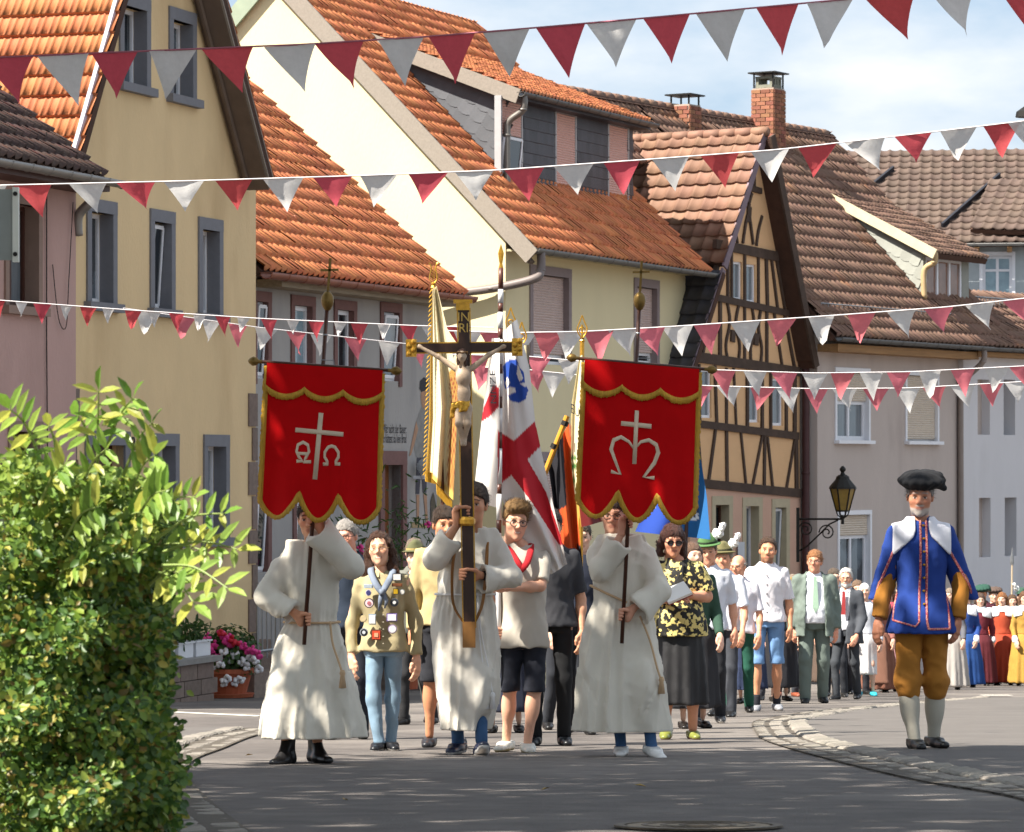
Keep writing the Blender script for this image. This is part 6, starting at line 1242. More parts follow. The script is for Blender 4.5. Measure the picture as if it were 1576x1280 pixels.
for el, hd_, s_ in ((body(675, 549, -.045), body(645, 533, -.03), sL), (body(752, 546, -.045), body(775, 533, -.03), sR)): S.cap(s_, el, .021, .016, .025); S.cap(el, hd_, .016, .011, .01); S.ell(hd_, (.02, .01, .014), .01)
for x1, x2, x3 in ((706, 707, 711), (720, 721, 715)): S.cap(body(x1, 628), body(x2 - 1, 652, -.1), .03, .021, .03); S.cap(body(x2 - 1, 652, -.1), body(x3, 676, -.065), .021, .013, .015); S.cap(body(x3, 676, -.065), body(x3 + .5, 684, -.09), .014, .011, .01)
hp_ = body(711, 548, -.085); S.ell(hp_, (.03, .034, .04), .01); S.cap(hp_ + npl(-.002, -.03, .005), hp_ + npl(-.003, -.038, -.008), .006, .006, .006); S.cap(body(713, 566, -.06), hp_, .02, .02, .02)
v, f = S.mesh(.0042, 1); cols = np.repeat(np.array(lin('#b79f86'), np.float32)[None], len(v), 0); link('carved_figure', meshnp('carved_figure', v, f, M('carved_limewood', (1, 1, 1), rough=.5, attr='Col', var=.25, scale=22), cols=cols), cr)
S = Sdf(); S.ell(hp_ + npl(0, .012, .01), (.036, .036, .042), .01); S.cap(hp_ + npl(.022, .0, -.02), hp_ + npl(.026, -.005, -.06), .014, .01, .015); S.cap(hp_ + npl(-.022, .0, -.02), hp_ + npl(-.026, -.005, -.05), .014, .01, .015); S.ell(hp_ + npl(0, -.035, -.008), (.024, .03, .034), .01, sub=True); S.disp(lambda x, y, z: .003 * vnoise(x * 120, y * 120, z * 60, 2)); v, f = S.mesh(.0045); link('carved_hair', meshnp('carved_hair', v, f, hairM('#4a2e1e')), cr)
m = MB(); m.tube([hp_ + npl(.036 * math.cos(a), .036 * math.sin(a) + .005, .024 + .005 * math.sin(5 * a)) for a in np.linspace(0, 2 * math.pi, 20)], .006, 5, cap=False); m.build('crown_of_thorns', M('thorns', '#6a4a22', rough=.6), cr)
S = Sdf(); S.prof([(body(0, 634)[2], body(713, 0)[0], -.065, .055, .042), (body(0, 625)[2], body(713, 0)[0], -.06, .054, .043), (body(0, 617)[2], body(713, 0)[0], -.06, .046, .038)], .02); S.cap(body(698, 622, -.08), body(696, 640, -.07), .014, .018, .02); S.disp(wrinkles(.006, 30, 4)); v, f = S.mesh(.005); link('loincloth', meshnp('loincloth', v, f, gold), cr)

# ---- flags: cloth hung from sloping poles, folds and pattern
def cloth_sheet(name, parent, o, left, right, Y, nu, nv, colf, dyf, mat):
    """left/right: picture polylines from top to bottom; colf(u,v) colour; dyf(u,v) depth"""
    def along(pl, v):
        ys = np.linspace(0, 1, len(pl)); return np.interp(v, ys, [q[0] for q in pl]), np.interp(v, ys, [q[1] for q in pl])
    vs = []; cs = []; fs = []
    for j in range(nv + 1):
        a, b = along(left, j / nv), along(right, j / nv)
        for i in range(nu + 1): u = i / nu; x, y = a[0] + (b[0] - a[0]) * u, a[1] + (b[1] - a[1]) * u; vs.append(tuple(P(x, y, Y) + Vector((0, dyf(u, j / nv), 0)) - o)); cs.append(lin(colf(u, j / nv, x, y)))
    for j in range(nv):
        for i in range(nu): a = j * (nu + 1) + i; fs.append((a, a + 1, a + nu + 2, a + nu + 1))
    ob = link(name, meshnp(name, vs, fs, mat, cols=np.array(cs)), parent); return ob
flagM = M('flag_cloth', (1, 1, 1), rough=.85, attr='Col', var=.04, scale=6, bump=.15, bscale=200, trans=.12)
silk = M('flag_silk', (1, 1, 1), rough=.6, attr='Col', var=.06, scale=8, bump=.2, bscale=150, trans=.15)
def flagroot(label, foot, Y, cat='flag'): o = P(foot[0], foot[1], Y); r_ = empty('flag', o); tag(r_, label, cat); return r_, o
def inside(poly, x, y):
    c = False; n = len(poly)
    for i in range(n):
        (x0, y0), (x1, y1) = poly[i], poly[(i + 1) % n]
        if (y0 > y) != (y1 > y) and x < (x1 - x0) * (y - y0) / (y1 - y0) + x0: c = not c
    return c
# scout flag on the striped pole
r_, o = flagroot('white flag with red cross and blue lily on a pole banded brown and white', (766, 1045), 24.74)
A_, B_ = Vector(POL4[0]) + p4_.e.location - o, Vector(POL4[1]) + p4_.e.location - o; bands = [412, 445, 466, 480, 505, 522, 560, 575, 610, 628, 665, 690, 745, 760, 800, 820, 1045]; 
pb = M('pole_brown', '#5a352a', rough=.35, var=.15); pw = M('pole_white', '#d8d6d4', rough=.35, var=.08)
for k in range(len(bands) - 1):
    t0, t1 = [1 - (q - 412) / 633 for q in bands[k:k + 2]]; m = MB(); m.tube([A_.lerp(B_, t0), A_.lerp(B_, t1)], .0175 if k % 2 == 0 else .0185, 10); m.build('pole', pb if k % 2 == 0 else pw, r_, smooth=True)
m = MB(); m.tube([B_, B_ + Vector((0, 0, .03)), B_ + Vector((0, 0, .05)), B_ + Vector((0, 0, .1)), B_ + Vector((0, 0, .16))], [.016, .01, .014, .02, .002], 8, flat=.4); m.build('spear_tip', gold, r_)
crossp = [[(759, 592), (745, 625), (738, 650), (752, 642), (768, 626), (768, 596)], [(766, 662), (791, 678), (823, 648), (833, 685), (812, 707), (840, 756), (868, 840), (860, 838), (820, 775), (787, 731), (766, 748)]]
def scout(u, v, x, y):
    if any(inside(q, x, y) for q in crossp): return '#b81f2b'
    if inside([(774, 562), (784, 553), (795, 553), (800, 566), (806, 572), (808, 590), (813, 600), (809, 614), (799, 620), (786, 617), (780, 606), (776, 592)], x, y) and not any(inside(q, x, y) for q in ([(775, 603), (783, 595), (793, 597), (794, 603), (783, 608)], [(777, 588), (781, 580), (785, 588), (780, 597)], [(797, 560), (805, 582), (800, 588), (795, 576)], [(800, 590), (812, 588), (808, 596)])): return '#23489f'
    return '#dcd6d0'
cloth_sheet('cloth', r_, o, [(757, 520), (742, 640), (728, 770)], [(769, 520), (769, 645), (767, 782)], 24.72, 30, 90, scout, lambda u, v: .05 * (1 - u) + .03 * math.sin(u * 4 + v * 3), flagM)
cloth_sheet('cloth', r_, o, [(769, 515), (769, 640), (769, 760), (800, 830), (848, 884)], [(796, 490), (815, 566), (824, 650), (847, 758), (873, 868)], 24.86, 90, 150, scout, lambda u, v: .05 * math.sin(u * 7 + v * 2) * (.3 + u) + .02 * math.sin(u * 15 - v * 4), flagM)
me = textmesh('NNZE', .075, 0); me.materials.append(ink); c = P(764, 622, 24.66) - o; remap(me, lambda x, y, z: (c.x - y * .75 - x * .04, c.y, c.z + x * 1.15)); link('lettering', me, r_)
# cream silk flag with lyre finial
r_, o = flagroot('cream silk flag with gold fringe and lyre finial behind the crucifix', (690, 1000), 26.2)
m = MB(); a = P(689, 960, 26.25) - o; b = P(668, 440, 26.25) - o; m.tube([a, b], .016, 8); m.build('pole', wood_p, r_)
cloth_sheet('cloth', r_, o, [(665, 445), (662, 560), (660, 650), (655, 725)], [(672, 440), (692, 520), (706, 600), (698, 770)], 26.2, 40, 60, lambda u, v, x, y: '#d8b45c' if u < .1 or v > .97 else ('#8c3a2a' if (v > .55 and u > .72 and math.sin(x * 1.3 + y * .35) > .55) else ('#b08a4a' if v > .5 and u > .75 else '#e6d9b4')), lambda u, v: .06 * math.sin(u * 11 + .6) * (.3 + v) + .02 * math.sin(u * 23), silk)
m = MB()
for k in range(26):
    u = k / 25; a = P(655 + 40 * u, 725 + (45 * u if u > .4 else 10 * u), 26.18) - o; m.tube([a, a + Vector((.002, 0, -.075))], [.007, .004], 4)
for k in range(40): v = k / 39; a = P(665 - 10 * v, 445 + 280 * v, 26.16) - o; m.tube([a, a + Vector((-.02, -.01, -.03))], [.007, .003], 4)
m.build('fringe', fringe, r_); b = P(667, 436, 26.25) - o; m = MB()
for q in (-1, 1): m.tube(smoothp([b + Vector((q * x, 0, z)) for x, z in ((.006, .0), (.026, .03), (.024, .07), (.016, .1), (.022, .135), (.034, .15))], 4), .005, 5)
for q in (-.01, 0, .01): m.tube([b + Vector((q, 0, .02)), b + Vector((q, 0, .12))], .002, 4)
m.lathe([(.01, -.05), (.022, -.03), (.016, -.015), (.02, 0), (.006, .012)], b, 8); m.build('lyre', gold, r_)
# black and orange-red tricolour on the slanting yellow pole
r_, o = flagroot('black, red and gold flag hanging from a slanting yellow pole', (815, 760), 26.4)
m = MB(); m.tube([P(832, 745, 26.45) - o, P(873, 640, 26.45) - o], .02, 8); m.build('pole', M('pole_yellow', '#c98a2a', rough=.35, var=.15), r_)
m = MB(); m.tube([P(851, 690, 26.45) - o, P(854, 683, 26.45) - o], .025, 8); m.tube([P(868, 655, 26.45) - o, P(871, 648, 26.45) - o], .027, 8); m.build('pole_ring', iron, r_)
def de(u, v, x, y):
    t = v * .9 + u * .12; return '#25242a' if x < 868 + (y - 700) * .05 and y < 790 - (x - 850) * .55 else ('#d2541e' if y < 860 - (x - 870) * -.4 and not (y > 838 and x > 888) else '#2a2830')
cloth_sheet('cloth', r_, o, [(843, 712), (850, 760), (858, 830), (868, 900)], [(876, 650), (880, 720), (889, 800), (899, 890)], 26.5, 40, 70, de, lambda u, v: .05 * math.sin(u * 9 + v) + .02 * math.sin(u * 19), flagM)
# cream club flag with spear finial
r_, o = flagroot('cream club flag with oak leaves and old lettering half hidden by a red banner', (895, 1000), 27.2)
m = MB(); m.tube([P(893, 980, 27.25) - o, P(896, 520, 27.25) - o], .016, 8); m.build('pole', wood_p, r_)
def club(u, v, x, y):
    if inside([(876, 735), (884, 732), (886, 742), (880, 748)], x, y) or inside([(872, 715), (886, 712), (890, 720), (878, 724)], x, y) or inside([(874, 700), (888, 702), (886, 708), (876, 707)], x, y): return '#4a7a3a'
    if 648 < y < 735 and x < 879 and u < .32: return '#cf4a2c'
    if y > 770: return '#6a1c1c' if u > .25 else '#c8a04a'
    return '#d9b35a' if u > .9 else '#e2d6b0'
cloth_sheet('cloth', r_, o, [(892, 548), (880, 620), (876, 700), (880, 815)], [(898, 545), (903, 640), (908, 740), (936, 800)], 27.2, 40, 60, club, lambda u, v: .06 * math.sin(u * 8 + .5), silk)
for txt, px, py, w_ in (('EUER', 878, 634, .13), ('186', 881, 694, .1)):
    me = textmesh(txt, .1, 0, align='LEFT'); me.materials.append(ink); c = P(px, py, 27.08) - o; wd = max(q.co.x for q in me.vertices); remap(me, lambda x, y, z: (c.x + x * w_ / wd, c.y, c.z + y - x * .35)); link('lettering', me, r_)
m = MB(); m.tube([P(893.6, 880, 27.25) - o, P(896, 522, 27.25) - o], .017, 8); b = P(896, 520, 27.25) - o; m.lathe([(.012, -.04), (.022, -.02), (.01, 0)], b, 8)
for q in (-1, 1): m.tube(smoothp([b + Vector((q * x, 0, z)) for x, z in ((.004, 0), (.03, .04), (.036, .075), (.018, .12), (.0, .17))], 4), .0055, 5)
m.tube([b, b + Vector((0, 0, .1))], .008, 5); m.tube([b + Vector((.022 * math.cos(a), 0, .06 + .022 * math.sin(a))) for a in np.linspace(0, 6.28, 12)], .004, 4); m.build('spear_finial', gold, r_)
# pale flag with two gilded finials behind the scout flag
r_, o = flagroot('pale furled flag with gilded leaf finial behind the scout flag', (806, 1000), 27.4)
m = MB(); m.tube([P(803, 900, 27.4) - o, P(803, 530, 27.4) - o], .016, 8); m.build('pole', wood_p, r_)
cloth_sheet('cloth', r_, o, [(798, 534), (800, 640), (806, 760)], [(814, 530), (818, 640), (824, 760)], 27.35, 12, 30, lambda u, v, x, y: '#d9c9a0' if u < .8 else '#5a4a3a', lambda u, v: .04 * math.sin(u * 7), silk)
for bx, by in ((803, 530), (786, 508)):
    b = P(bx, by, 27.4) - o; m = MB(); m.tube([b - Vector((0, 0, .15 if bx > 800 else .3)), b], .009, 6)
    for q in (-1, 1): m.tube(smoothp([b + Vector((q * x, 0, z)) for x, z in ((.004, 0), (.03, .04), (.034, .075), (.016, .12), (.0, .17))], 4), .006, 5)
    m.tube([b + Vector((.02 * math.cos(a), 0, .06 + .02 * math.sin(a))) for a in np.linspace(0, 6.28, 12)], .005, 4); m.build('leaf_finial', gold, r_)
# blue and white town flag
r_, o = flagroot('blue and white flag with drawn castle tower behind a red banner', (1040, 1000), 28.6)
m = MB(); m.tube([P(1052, 960, 28.65) - o, P(1062, 600, 28.65) - o], .016, 8); m.build('pole', wood_p, r_)
def town(u, v, x, y):
    if y < 715 and not (698 < y < 706): return '#2f6ca4'
    if 698 < y < 706: return '#c9b84a'
    if x > 1076 - (790 - y) * .1 or y > 800 or x < 1030: return '#26659e' if x > 1030 else '#1d3f94'
    if (int(y / 3.3) % 5 == 0 and math.sin(x * .9) > -.2) or (int((x + y * .15) / 3.5) % 4 == 0 and 720 < y < 790): return '#2a3c5c'
    if math.hypot(x - 1066, (y - 782)) < 9: return '#25406e' if int(x / 2 + y / 2) % 2 else '#cfd8e0'
    return '#dfe4ea'
cloth_sheet('cloth', r_, o, [(1056, 640), (1036, 720), (1000, 770), (978, 818)], [(1068, 640), (1078, 700), (1088, 765), (1093, 830)], 28.6, 60, 80, town, lambda u, v: .06 * math.sin(u * 8 + v * 2), flagM)
me = textmesh('92', .1, 0); me.materials.append(M('paint_flag_white', '#e8eaf0')); c = P(994, 782, 28.45) - o; remap(me, lambda x, y, z: (c.x + x * .8, c.y, c.z + y)); link('lettering', me, r_)
# ------------------------------------------------------------------ the people behind
floral = M('cloth_floral', '#1c1a17', rough=.7, var=.1, c2='#d8c47a', c2scale=26, c2pos=(.5, .535), scale=20, bump=.1)
def man(label, px, Y, H, top, sleeve, bottom, shoe='#1c1b1b', far=1, hair='#4a3626', hs='short', group='people walking in the procession', hem=-.02, flare=.05, loose=.022, length='long', leg=1., sole=None, seed=1, hands=True, collar=None, **k):
    p = Person(label, px, Y, H, far=far, group=group, hair=hair, **k); p.body([('relax', 'a'), ('relax', 'b')] if hands else None)
    if hs: p.hair(hair, hs)
    if bottom: p.legs(cloth(bottom), length, leg, seed=seed + 3, name='trousers' if length == 'long' else 'shorts')
    if top: p.sh = p.shirt(cloth(top) if isinstance(top, str) else top, sleeve, hem=hem, loose=loose, flare=flare, seed=seed, wr=.008)
    if collar: p.collar(cloth(collar))
    p.shoes(shoe, sole=sole); return p
def woman(label, px, Y, H, top, skirt, far=1, hair='#5a3a24', hs='bob', apron=None, collar=None, sleeve='long', rx=.3, zb=.06, group='people in old costume', **k):
    p = Person(label, px, Y, H, far=far, fem=1, hair=hair, group=group, **k); p.body([('relax', 'a'), ('relax', 'b')])
    if hs: p.hair(hair, hs)
    p.shirt(cloth(top), sleeve, hem=.05, loose=.02, seed=int(px) % 9, name='bodice'); p.skirt(cloth(skirt), zb=zb, rx=rx, ry=rx * .85, seed=int(px) % 7, amp=.1, n=11)
    if apron: S = Sdf(); hz = p.J['ha'][2]; S.prof([(zb + .08, 0, -rx * .78, rx * .55, .03), (hz - .1, 0, -.2, .13, .03), (hz + .06, 0, -.13, .1, .02)], .02); p.put('apron', S.mesh(.016), cloth(apron))
    if collar:
        S = Sdf(); zs = p.J['sa'][2]; S.prof(torso_rows(p.J, p.H, 1., .034, z0=zs - .12), .03); S.cap(p.J['sa'], p.J['ea'], .072, .07, .04); S.cap(p.J['sb'], p.J['eb'], .072, .07, .04); S.cut(lambda x, y, z: np.maximum(zs - .07 - .25 * np.abs(x) + np.where(y < 0, .06 * (np.abs(x) < .05), 0) - z, np.abs(x) - .2)); S.ell((0, -.015, zs + .11), (.066, .07, .07), .01, sub=True); p.put('collar', S.mesh(.014), cloth(collar))
        for q in 'ab': S = Sdf(); d = p.J['w' + q] - p.J['e' + q]; S.cap(p.J['w' + q] - d * .22, p.J['w' + q] - d * .02, .05, .055, .01); p.put('cuff', S.mesh(.012), cloth(collar))
    p.shoes('#201c1a'); return p
# seen between and behind the front row
man('grey-haired man with glasses and flushed face behind the alpha banner bearer', 537, 28, 1.68, '#26303f', 'long', '#20242e', skin='#dc9a80', hair='#9a938c', J=dict(head=(533, 826, 0))).glasses('#222222')
man('person in khaki shirt and dark shorts hidden behind the crucifix bearer', 684, 25.9, 1.7, '#b5a274', 'long', '#23242a', length='shorts', skin='#c98a66', shoe='#26262a', far=0, hair='#3a2a1e', sole='#34343a')
man('person in olive felt hat glimpsed beside the crucifix bearer', 640, 33, 1.62, '#4a4a44', 'long', '#2a2a2c', hair='#8a847c', far=1).hat('alpine', cloth('#5a5a3c'), band=cloth('#a8925a'))
man('flag bearer in black polo shirt, black trousers and white socks behind the striped pole', 846, 26.3, 1.7, '#38383c', 'short', '#151517', skin='#d29a7a', shoe='#161618', far=0, seed=5, hair='#2a2220', loose=.03, flare=.1)
S = None
man('person in navy uniform with dark trousers half hidden by the second bearer', 893, 29.5, 1.72, '#1f2433', 'long', '#202126', hair='#4a3a2c')
man('person in grey trousers far behind the scout', 640, 34, 1.7, '#6a6a62', 'long', '#4c4d48', hair='#7a6a5a')
# woman in flowered blouse
pw_ = Person('woman in black and yellow flowered blouse and black skirt reading a booklet', 1046, 28, 1.65, far=0, fem=1, skin='#cf9274', hair='#4a2a22', group='people walking in the procession', pitch=.2, yaw_head=.15, bulk=1.12, belly=.05, J=dict(head=(1035, 832, -.03), sa=(1014, 876, 0), sb=(1072, 876, 0), ea=(1005, 925, -.02), eb=(1088, 918, .0), wa=(1030, 922, -.26), wb=(1058, 916, -.24)))
pw_.body([('relax', 'a', (.6, -.3, .1)), ('relax', 'b', (-.7, -.3, .05))]); pw_.hair('#47281f', 'bob', 1.04); pw_.glasses('#2a1c20', .023, .003, dark=True)
pw_.shirt(floral, 'short', hem=-.06, loose=.035, flare=.18, seed=3, name='blouse', sl=(.068, .075, .05, .05)); pw_.skirt(cloth('#1d1c1e', name='skirt_black', rough=.6), zb=.27, rx=.21, ry=.19, seed=5, amp=.1, n=8); pw_.shoes('#787d3a', sole='#8a6a44')
m = MB(); c = pw_.pt(1041, 912, -.34); m.box(-.1, .1, -.012, .012, -.07, .07); o = m.build('booklet', cloth('#e4e0da', name='paper'), pw_.e); o.location = c; o.rotation_euler = (R(-50), R(-22), R(15)); m = MB(); m.box(-.102, .102, .0125, .02, -.072, .072); o2 = m.build('booklet_cover', cloth('#8a2c2c'), o)
m = MB(); m.tube(smoothp([Vector(pw_.pt(1052, 868, -.1)), Vector(pw_.pt(1040, 895, -.19)), Vector(pw_.pt(1022, 930, -.2))], 4), .008, 5, flat=.4); m.build('bag_strap', cloth('#1c1a1a'), pw_.e)
wv = pw_.J['wb']; m = MB(); d = pw_.J['eb'] - wv; d /= np.linalg.norm(d); m.tube([wv + d * .03, wv + d * .05], .034, 10); m.build('wristwatch', gold, pw_.e)
# riflemen's club
a = man('man in green felt hat with white plume, white shirt and black trousers', 1090, 33.5, 1.7, '#d3d5de', 'short', '#222328', skin='#d59a7c', hair='#6a5a4a', shoe='#2a2a2c', sole='#c9c4bc', group='men of the hat-wearing club', collar='#d8dae2', stride=.1); a.hat('alpine', cloth('#4c7040', name='felt_green'), band=cloth('#2c3a28'), feather=1.)
a = man('man in olive felt hat with white plume, white shirt and grey trousers', 1113, 36.5, 1.7, '#d8dae2', 'short', '#3a3c42', skin='#cf9474', hair='#8a7a6a', group='men of the hat-wearing club', stride=-.12, collar='#d8dae2'); a.hat('alpine', cloth('#6a6440', name='felt_olive'), band=cloth('#3a3a28'), feather=1.)
a = man('bald man with glasses in white shirt and dark green trousers', 1137, 38.5, 1.66, '#d9d4da', 'short', '#1e5040', skin='#d69878', hair='#b0a498', hs='bald_ring', group='men of the hat-wearing club', stride=.12, collar='#d9d4da'); a.glasses('#33302c')
a = man('tall bearded man in white short-sleeved shirt and light blue shorts', 1180, 39.5, 1.87, '#e4dfe2', 'short', '#6f93bd', length='shorts', skin='#d0936f', hair='#4a3526', hs='receding', beard='#5a4030', beard_full=.65, shoe='#8a8a8e', sole='#cfcac2', seed=7, far=0, collar='#e6e2e6', loose=.03, stride=.08, hem=-.0, leg=1.08)
S = Sdf(); 
for q in 'ab': S = Sdf(); S.cap(a.J['f' + q] + npl(0, 0, .07), a.J['f' + q], .045, .045, .01); a.put('sock', S.mesh(.012), cloth('#2a2a30'))
m = MB()
for k in range(5): c = a.pt(1179, 885 + k * 14, 0); c[1] = -.152; m.lathe([(.008, -.006), (.008, .006)], c, 6)
m.build('buttons', M('button_dark', '#3a3438'), a.e)
# suited man
a = man('stout man with glasses in grey-green suit and pale green tie', 1253, 44.5, 1.86, '#e6e6ec', None, '#66716a', skin='#d9987c', hair='#9a6a44', shoe='#1c1c1e', far=0, bulk=1.12, belly=.07, seed=4, loose=.01, stride=.1, sw=.105, collar='#e8e8ee', hem=.02); a.glasses('#3a3230')
a.shirt(cloth('#6b766e', name='suit_greengrey'), 'long', hem=-.14, loose=.035, flare=.12, open_front=(.1, .13), name='jacket', seed=9, sl=(.07, .068, .062, .056), neck=.085, wr=.009)
m = MB(); zt = a.J['sa'][2] + .05; m.add([(-.02, -.15, zt), (.02, -.15, zt), (.038, -.225, zt - .38), (0, -.228, zt - .44), (-.038, -.225, zt - .38)], [(0, 1, 2, 3, 4)]); o = m.build('tie', cloth('#8fa893', name='tie_green'), a.e); md = o.modifiers.new('t', 'SOLIDIFY'); md.thickness = .012
a = man('white-bearded old man with glasses in dark grey suit and red tie', 1303, 47.5, 1.7, '#dcdce2', None, '#3a3d42', skin='#dba083', hair='#d0ccc6', hs='receding', beard='#d8d4ce', shoe='#1e1e20', loose=.01, yaw=-.35, collar='#e0e0e6', hem=.02); a.glasses('#2a2a2c')
a.shirt(cloth('#44474d', name='suit_charcoal'), 'long', hem=-.15, loose=.03, flare=.12, open_front=(.07, .02), name='jacket', seed=6, sl=(.066, .065, .06, .054), neck=.08)
m = MB(); zt = a.J['sa'][2] + .04; m.add([(-.02, -.14, zt), (.02, -.14, zt), (.03, -.17, zt - .3), (-.03, -.17, zt - .3)], [(0, 1, 2, 3)]); m.build('tie', cloth('#8a2a2c'), a.e)
man('person in straw hat and dark jeans between white shirt and suit', 1212, 50, 1.62, '#3c3a36', 'short', '#3a3c42', hair='#6a5038', shoe='#8a4a34').hat('straw', cloth('#c9a24a', name='straw', bump=.6))
man('brown-haired person glimpsed behind the old man in charcoal suit', 1318, 52, 1.62, '#4a4a50', 'long', '#2e2e34', hair='#7a6250')
a = woman('woman in white headscarf, white calf-length trousers and turquoise shoes', 1331, 50.5, 1.56, '#c9ccd4', '#dcd8d6', hs=None, group='people walking in the procession', rx=.17, zb=.3); a.hat('scarf', cloth('#e6e2e0'))
for o in list(a.e.children):
    if o.name.startswith('shoe'): o.data.materials[0] = M('shoe_turquoise', '#2aa6b8', rough=.6)
a = woman('woman in brown costume skirt and patterned apron behind the headscarf woman', 1350, 54, 1.6, '#8a5a50', '#7a5040', hair='#7a5a3a', apron='#8a6250'); a.hat('scarf', cloth('#d8d4d0'))
woman('woman in pink and red costume skirt half hidden by the blue doublet man', 1368, 55, 1.6, '#b04a5a', '#c0566a', hair='#5a4030', apron='#d8a0a4')
woman('woman in grey skirt half hidden by the blue doublet man', 1462, 57, 1.58, '#5a5a60', '#a8a29c', hair='#8a7a6a')
woman('grey-haired woman in blue costume dress with broad white collar', 1485, 60, 1.6, '#244383', '#20457f', hair='#a8a29c', collar='#e6e6ea', far=1, rx=.33)
woman('woman in dark red costume dress beside the blue dress', 1508, 62.5, 1.58, '#6a2430', '#5a2028', hair='#5a4438', collar='#dfe4e8', far=1)
a = man('man in dark green flat beret and wine red doublet', 1513, 64.5, 1.72, '#5a2a34', 'long', '#4a4a44', hair='#6a4a34', group='people in old costume', skin='#d08c66'); a.hat('beret', cloth('#24483c'))
a = man('man in broad brown beret and grey doublet', 1529, 65.5, 1.7, '#4c4844', 'long', '#5a5448', hair='#5a4434', group='people in old costume'); a.hat('beret', cloth('#54443c'))
a = woman('auburn-haired woman in orange-red costume dress holding a red bag', 1544, 63, 1.6, '#a8452a', '#a63f26', hair='#8a5a34', collar='#e8e6e8', far=1, rx=.36)
m = MB(); m.box(-.13, .13, -.04, .04, -.32, 0); o = m.build('bag', cloth('#c23028'), a.e); o.location = a.J['wb'] + npl(.05, -.08, -.1); m = MB(); m.tube([(-.06, 0, 0), (-.04, 0, .09), (.04, 0, .09), (.06, 0, 0)], .01, 5); m.build('bag_handle', cloth('#c23028'), o)
m = MB(); m.add([(-.05, -.042, -.22), (.0, -.042, -.1), (.05, -.042, -.22), (.02, -.042, -.22), (0, -.042, -.17), (-.02, -.042, -.22)], [(0, 1, 4, 5), (1, 2, 3, 4)]); m.build('bag_mark', cloth('#e8e0dc'), o)
woman('woman in yellow costume dress cut by the picture edge', 1578, 62, 1.6, '#a8823a', '#a88238', hair='#6a4a34', collar='#e4e2e0', far=1)
a = man('man in feathered green hat at the picture edge', 1572, 66, 1.68, '#4a5a44', 'long', '#4a4438', hair='#6a5040', group='people in old costume'); a.hat('alpine', cloth('#2e4a3c'), feather=-1.)
a = man('man in green doublet between the red dresses', 1533, 68, 1.66, '#4a6a44', 'long', '#5a5a44', hair='#6a5440', group='people in old costume')
hb = empty('halberd', P(1556, 715 + (.746 + .0488 * 66) / 66 * FPX, 66)); tag(hb, 'tall pike with pale steel head held above the costume group', 'pike')
m = MB(); m.tube([(0, 0, 0), (.02, 0, 2.15)], .016, 6); m.build('shaft', M('shaft_pale', '#b8a68c', rough=.6), hb); m = MB(); m.tube([(.02, 0, 2.13), (.02, 0, 2.2), (.022, 0, 2.3), (.024, 0, 2.48)], [.02, .035, .03, .002], 6, flat=.4); m.build('blade', steel, hb)

# more of the procession, filling the gaps
fill = [('woman in dark green cardigan behind the flowered blouse', 1066, 31.5, 1.6, '#2f4a3c', '#2a2a2e', 1, '#6a5040'), ('man in grey cardigan behind the first felt hat', 1103, 41, 1.7, '#7a7a80', '#33353c', 0, '#8a8078'), ('woman in navy dress between the hat men and the white shirt', 1150, 44, 1.62, '#23304a', '#26304a', 1, '#5a4030'), ('man in pale blue shirt behind the tall bearded man', 1163, 47, 1.72, '#a9bccc', '#3c3e46', 0, '#6a5440'), ('woman in black top behind the tall bearded man', 1200, 46, 1.6, '#201f22', '#1f1f24', 1, '#3a2a22'),
        ('man in brown jacket behind the straw hat', 1222, 53, 1.72, '#5a4634', '#3a3630', 0, '#8a7a6a'), ('woman in cream blouse behind the suited man', 1276, 52, 1.62, '#cfc6b4', '#5a4a40', 1, '#8a6a48'), ('man in dark suit behind the suited man', 1286, 49.5, 1.74, '#2c2e36', '#26282e', 0, '#5a4c40'), ('woman in rust costume between the old man and the headscarf', 1322, 55, 1.58, '#8a4a34', '#9a7a4a', 1, '#a8a098'), ('woman in striped red and cream costume skirt behind the headscarf', 1358, 57, 1.58, '#7a2c34', '#c9a89a', 1, '#6a5038'),
        ('man in brown costume coat behind the blue doublet man', 1386, 58, 1.7, '#5a4432', '#4a4038', 0, '#5a4838'), ('woman in olive costume dress behind the blue dress', 1470, 64, 1.6, '#5a5c3a', '#5c5a3c', 1, '#8a7460'), ('woman in ochre costume dress behind the red dresses', 1558, 66, 1.6, '#8a6a30', '#8c6a34', 1, '#5a4432'), ('man in black coat behind the wine red doublet', 1497, 67, 1.72, '#26262a', '#2c2c30', 0, '#6a5a4c'), ('man in grey shirt behind the flag bearer', 866, 31, 1.7, '#8a8c90', '#2c2e34', 0, '#5a4a3c'), ('woman in blue cardigan behind the smiling boy', 775, 30, 1.6, '#3a5478', '#2c3040', 1, '#8a7460')]
for lab, px_, Y_, H_, t_, b_, fm, hr in fill:
    if fm: woman(lab, px_, Y_, H_, t_, b_, far=2, hair=hr, group='people walking in the procession', rx=.25, zb=.18)
    else: man(lab, px_, Y_, H_, t_, 'long', b_, far=2, hair=hr)
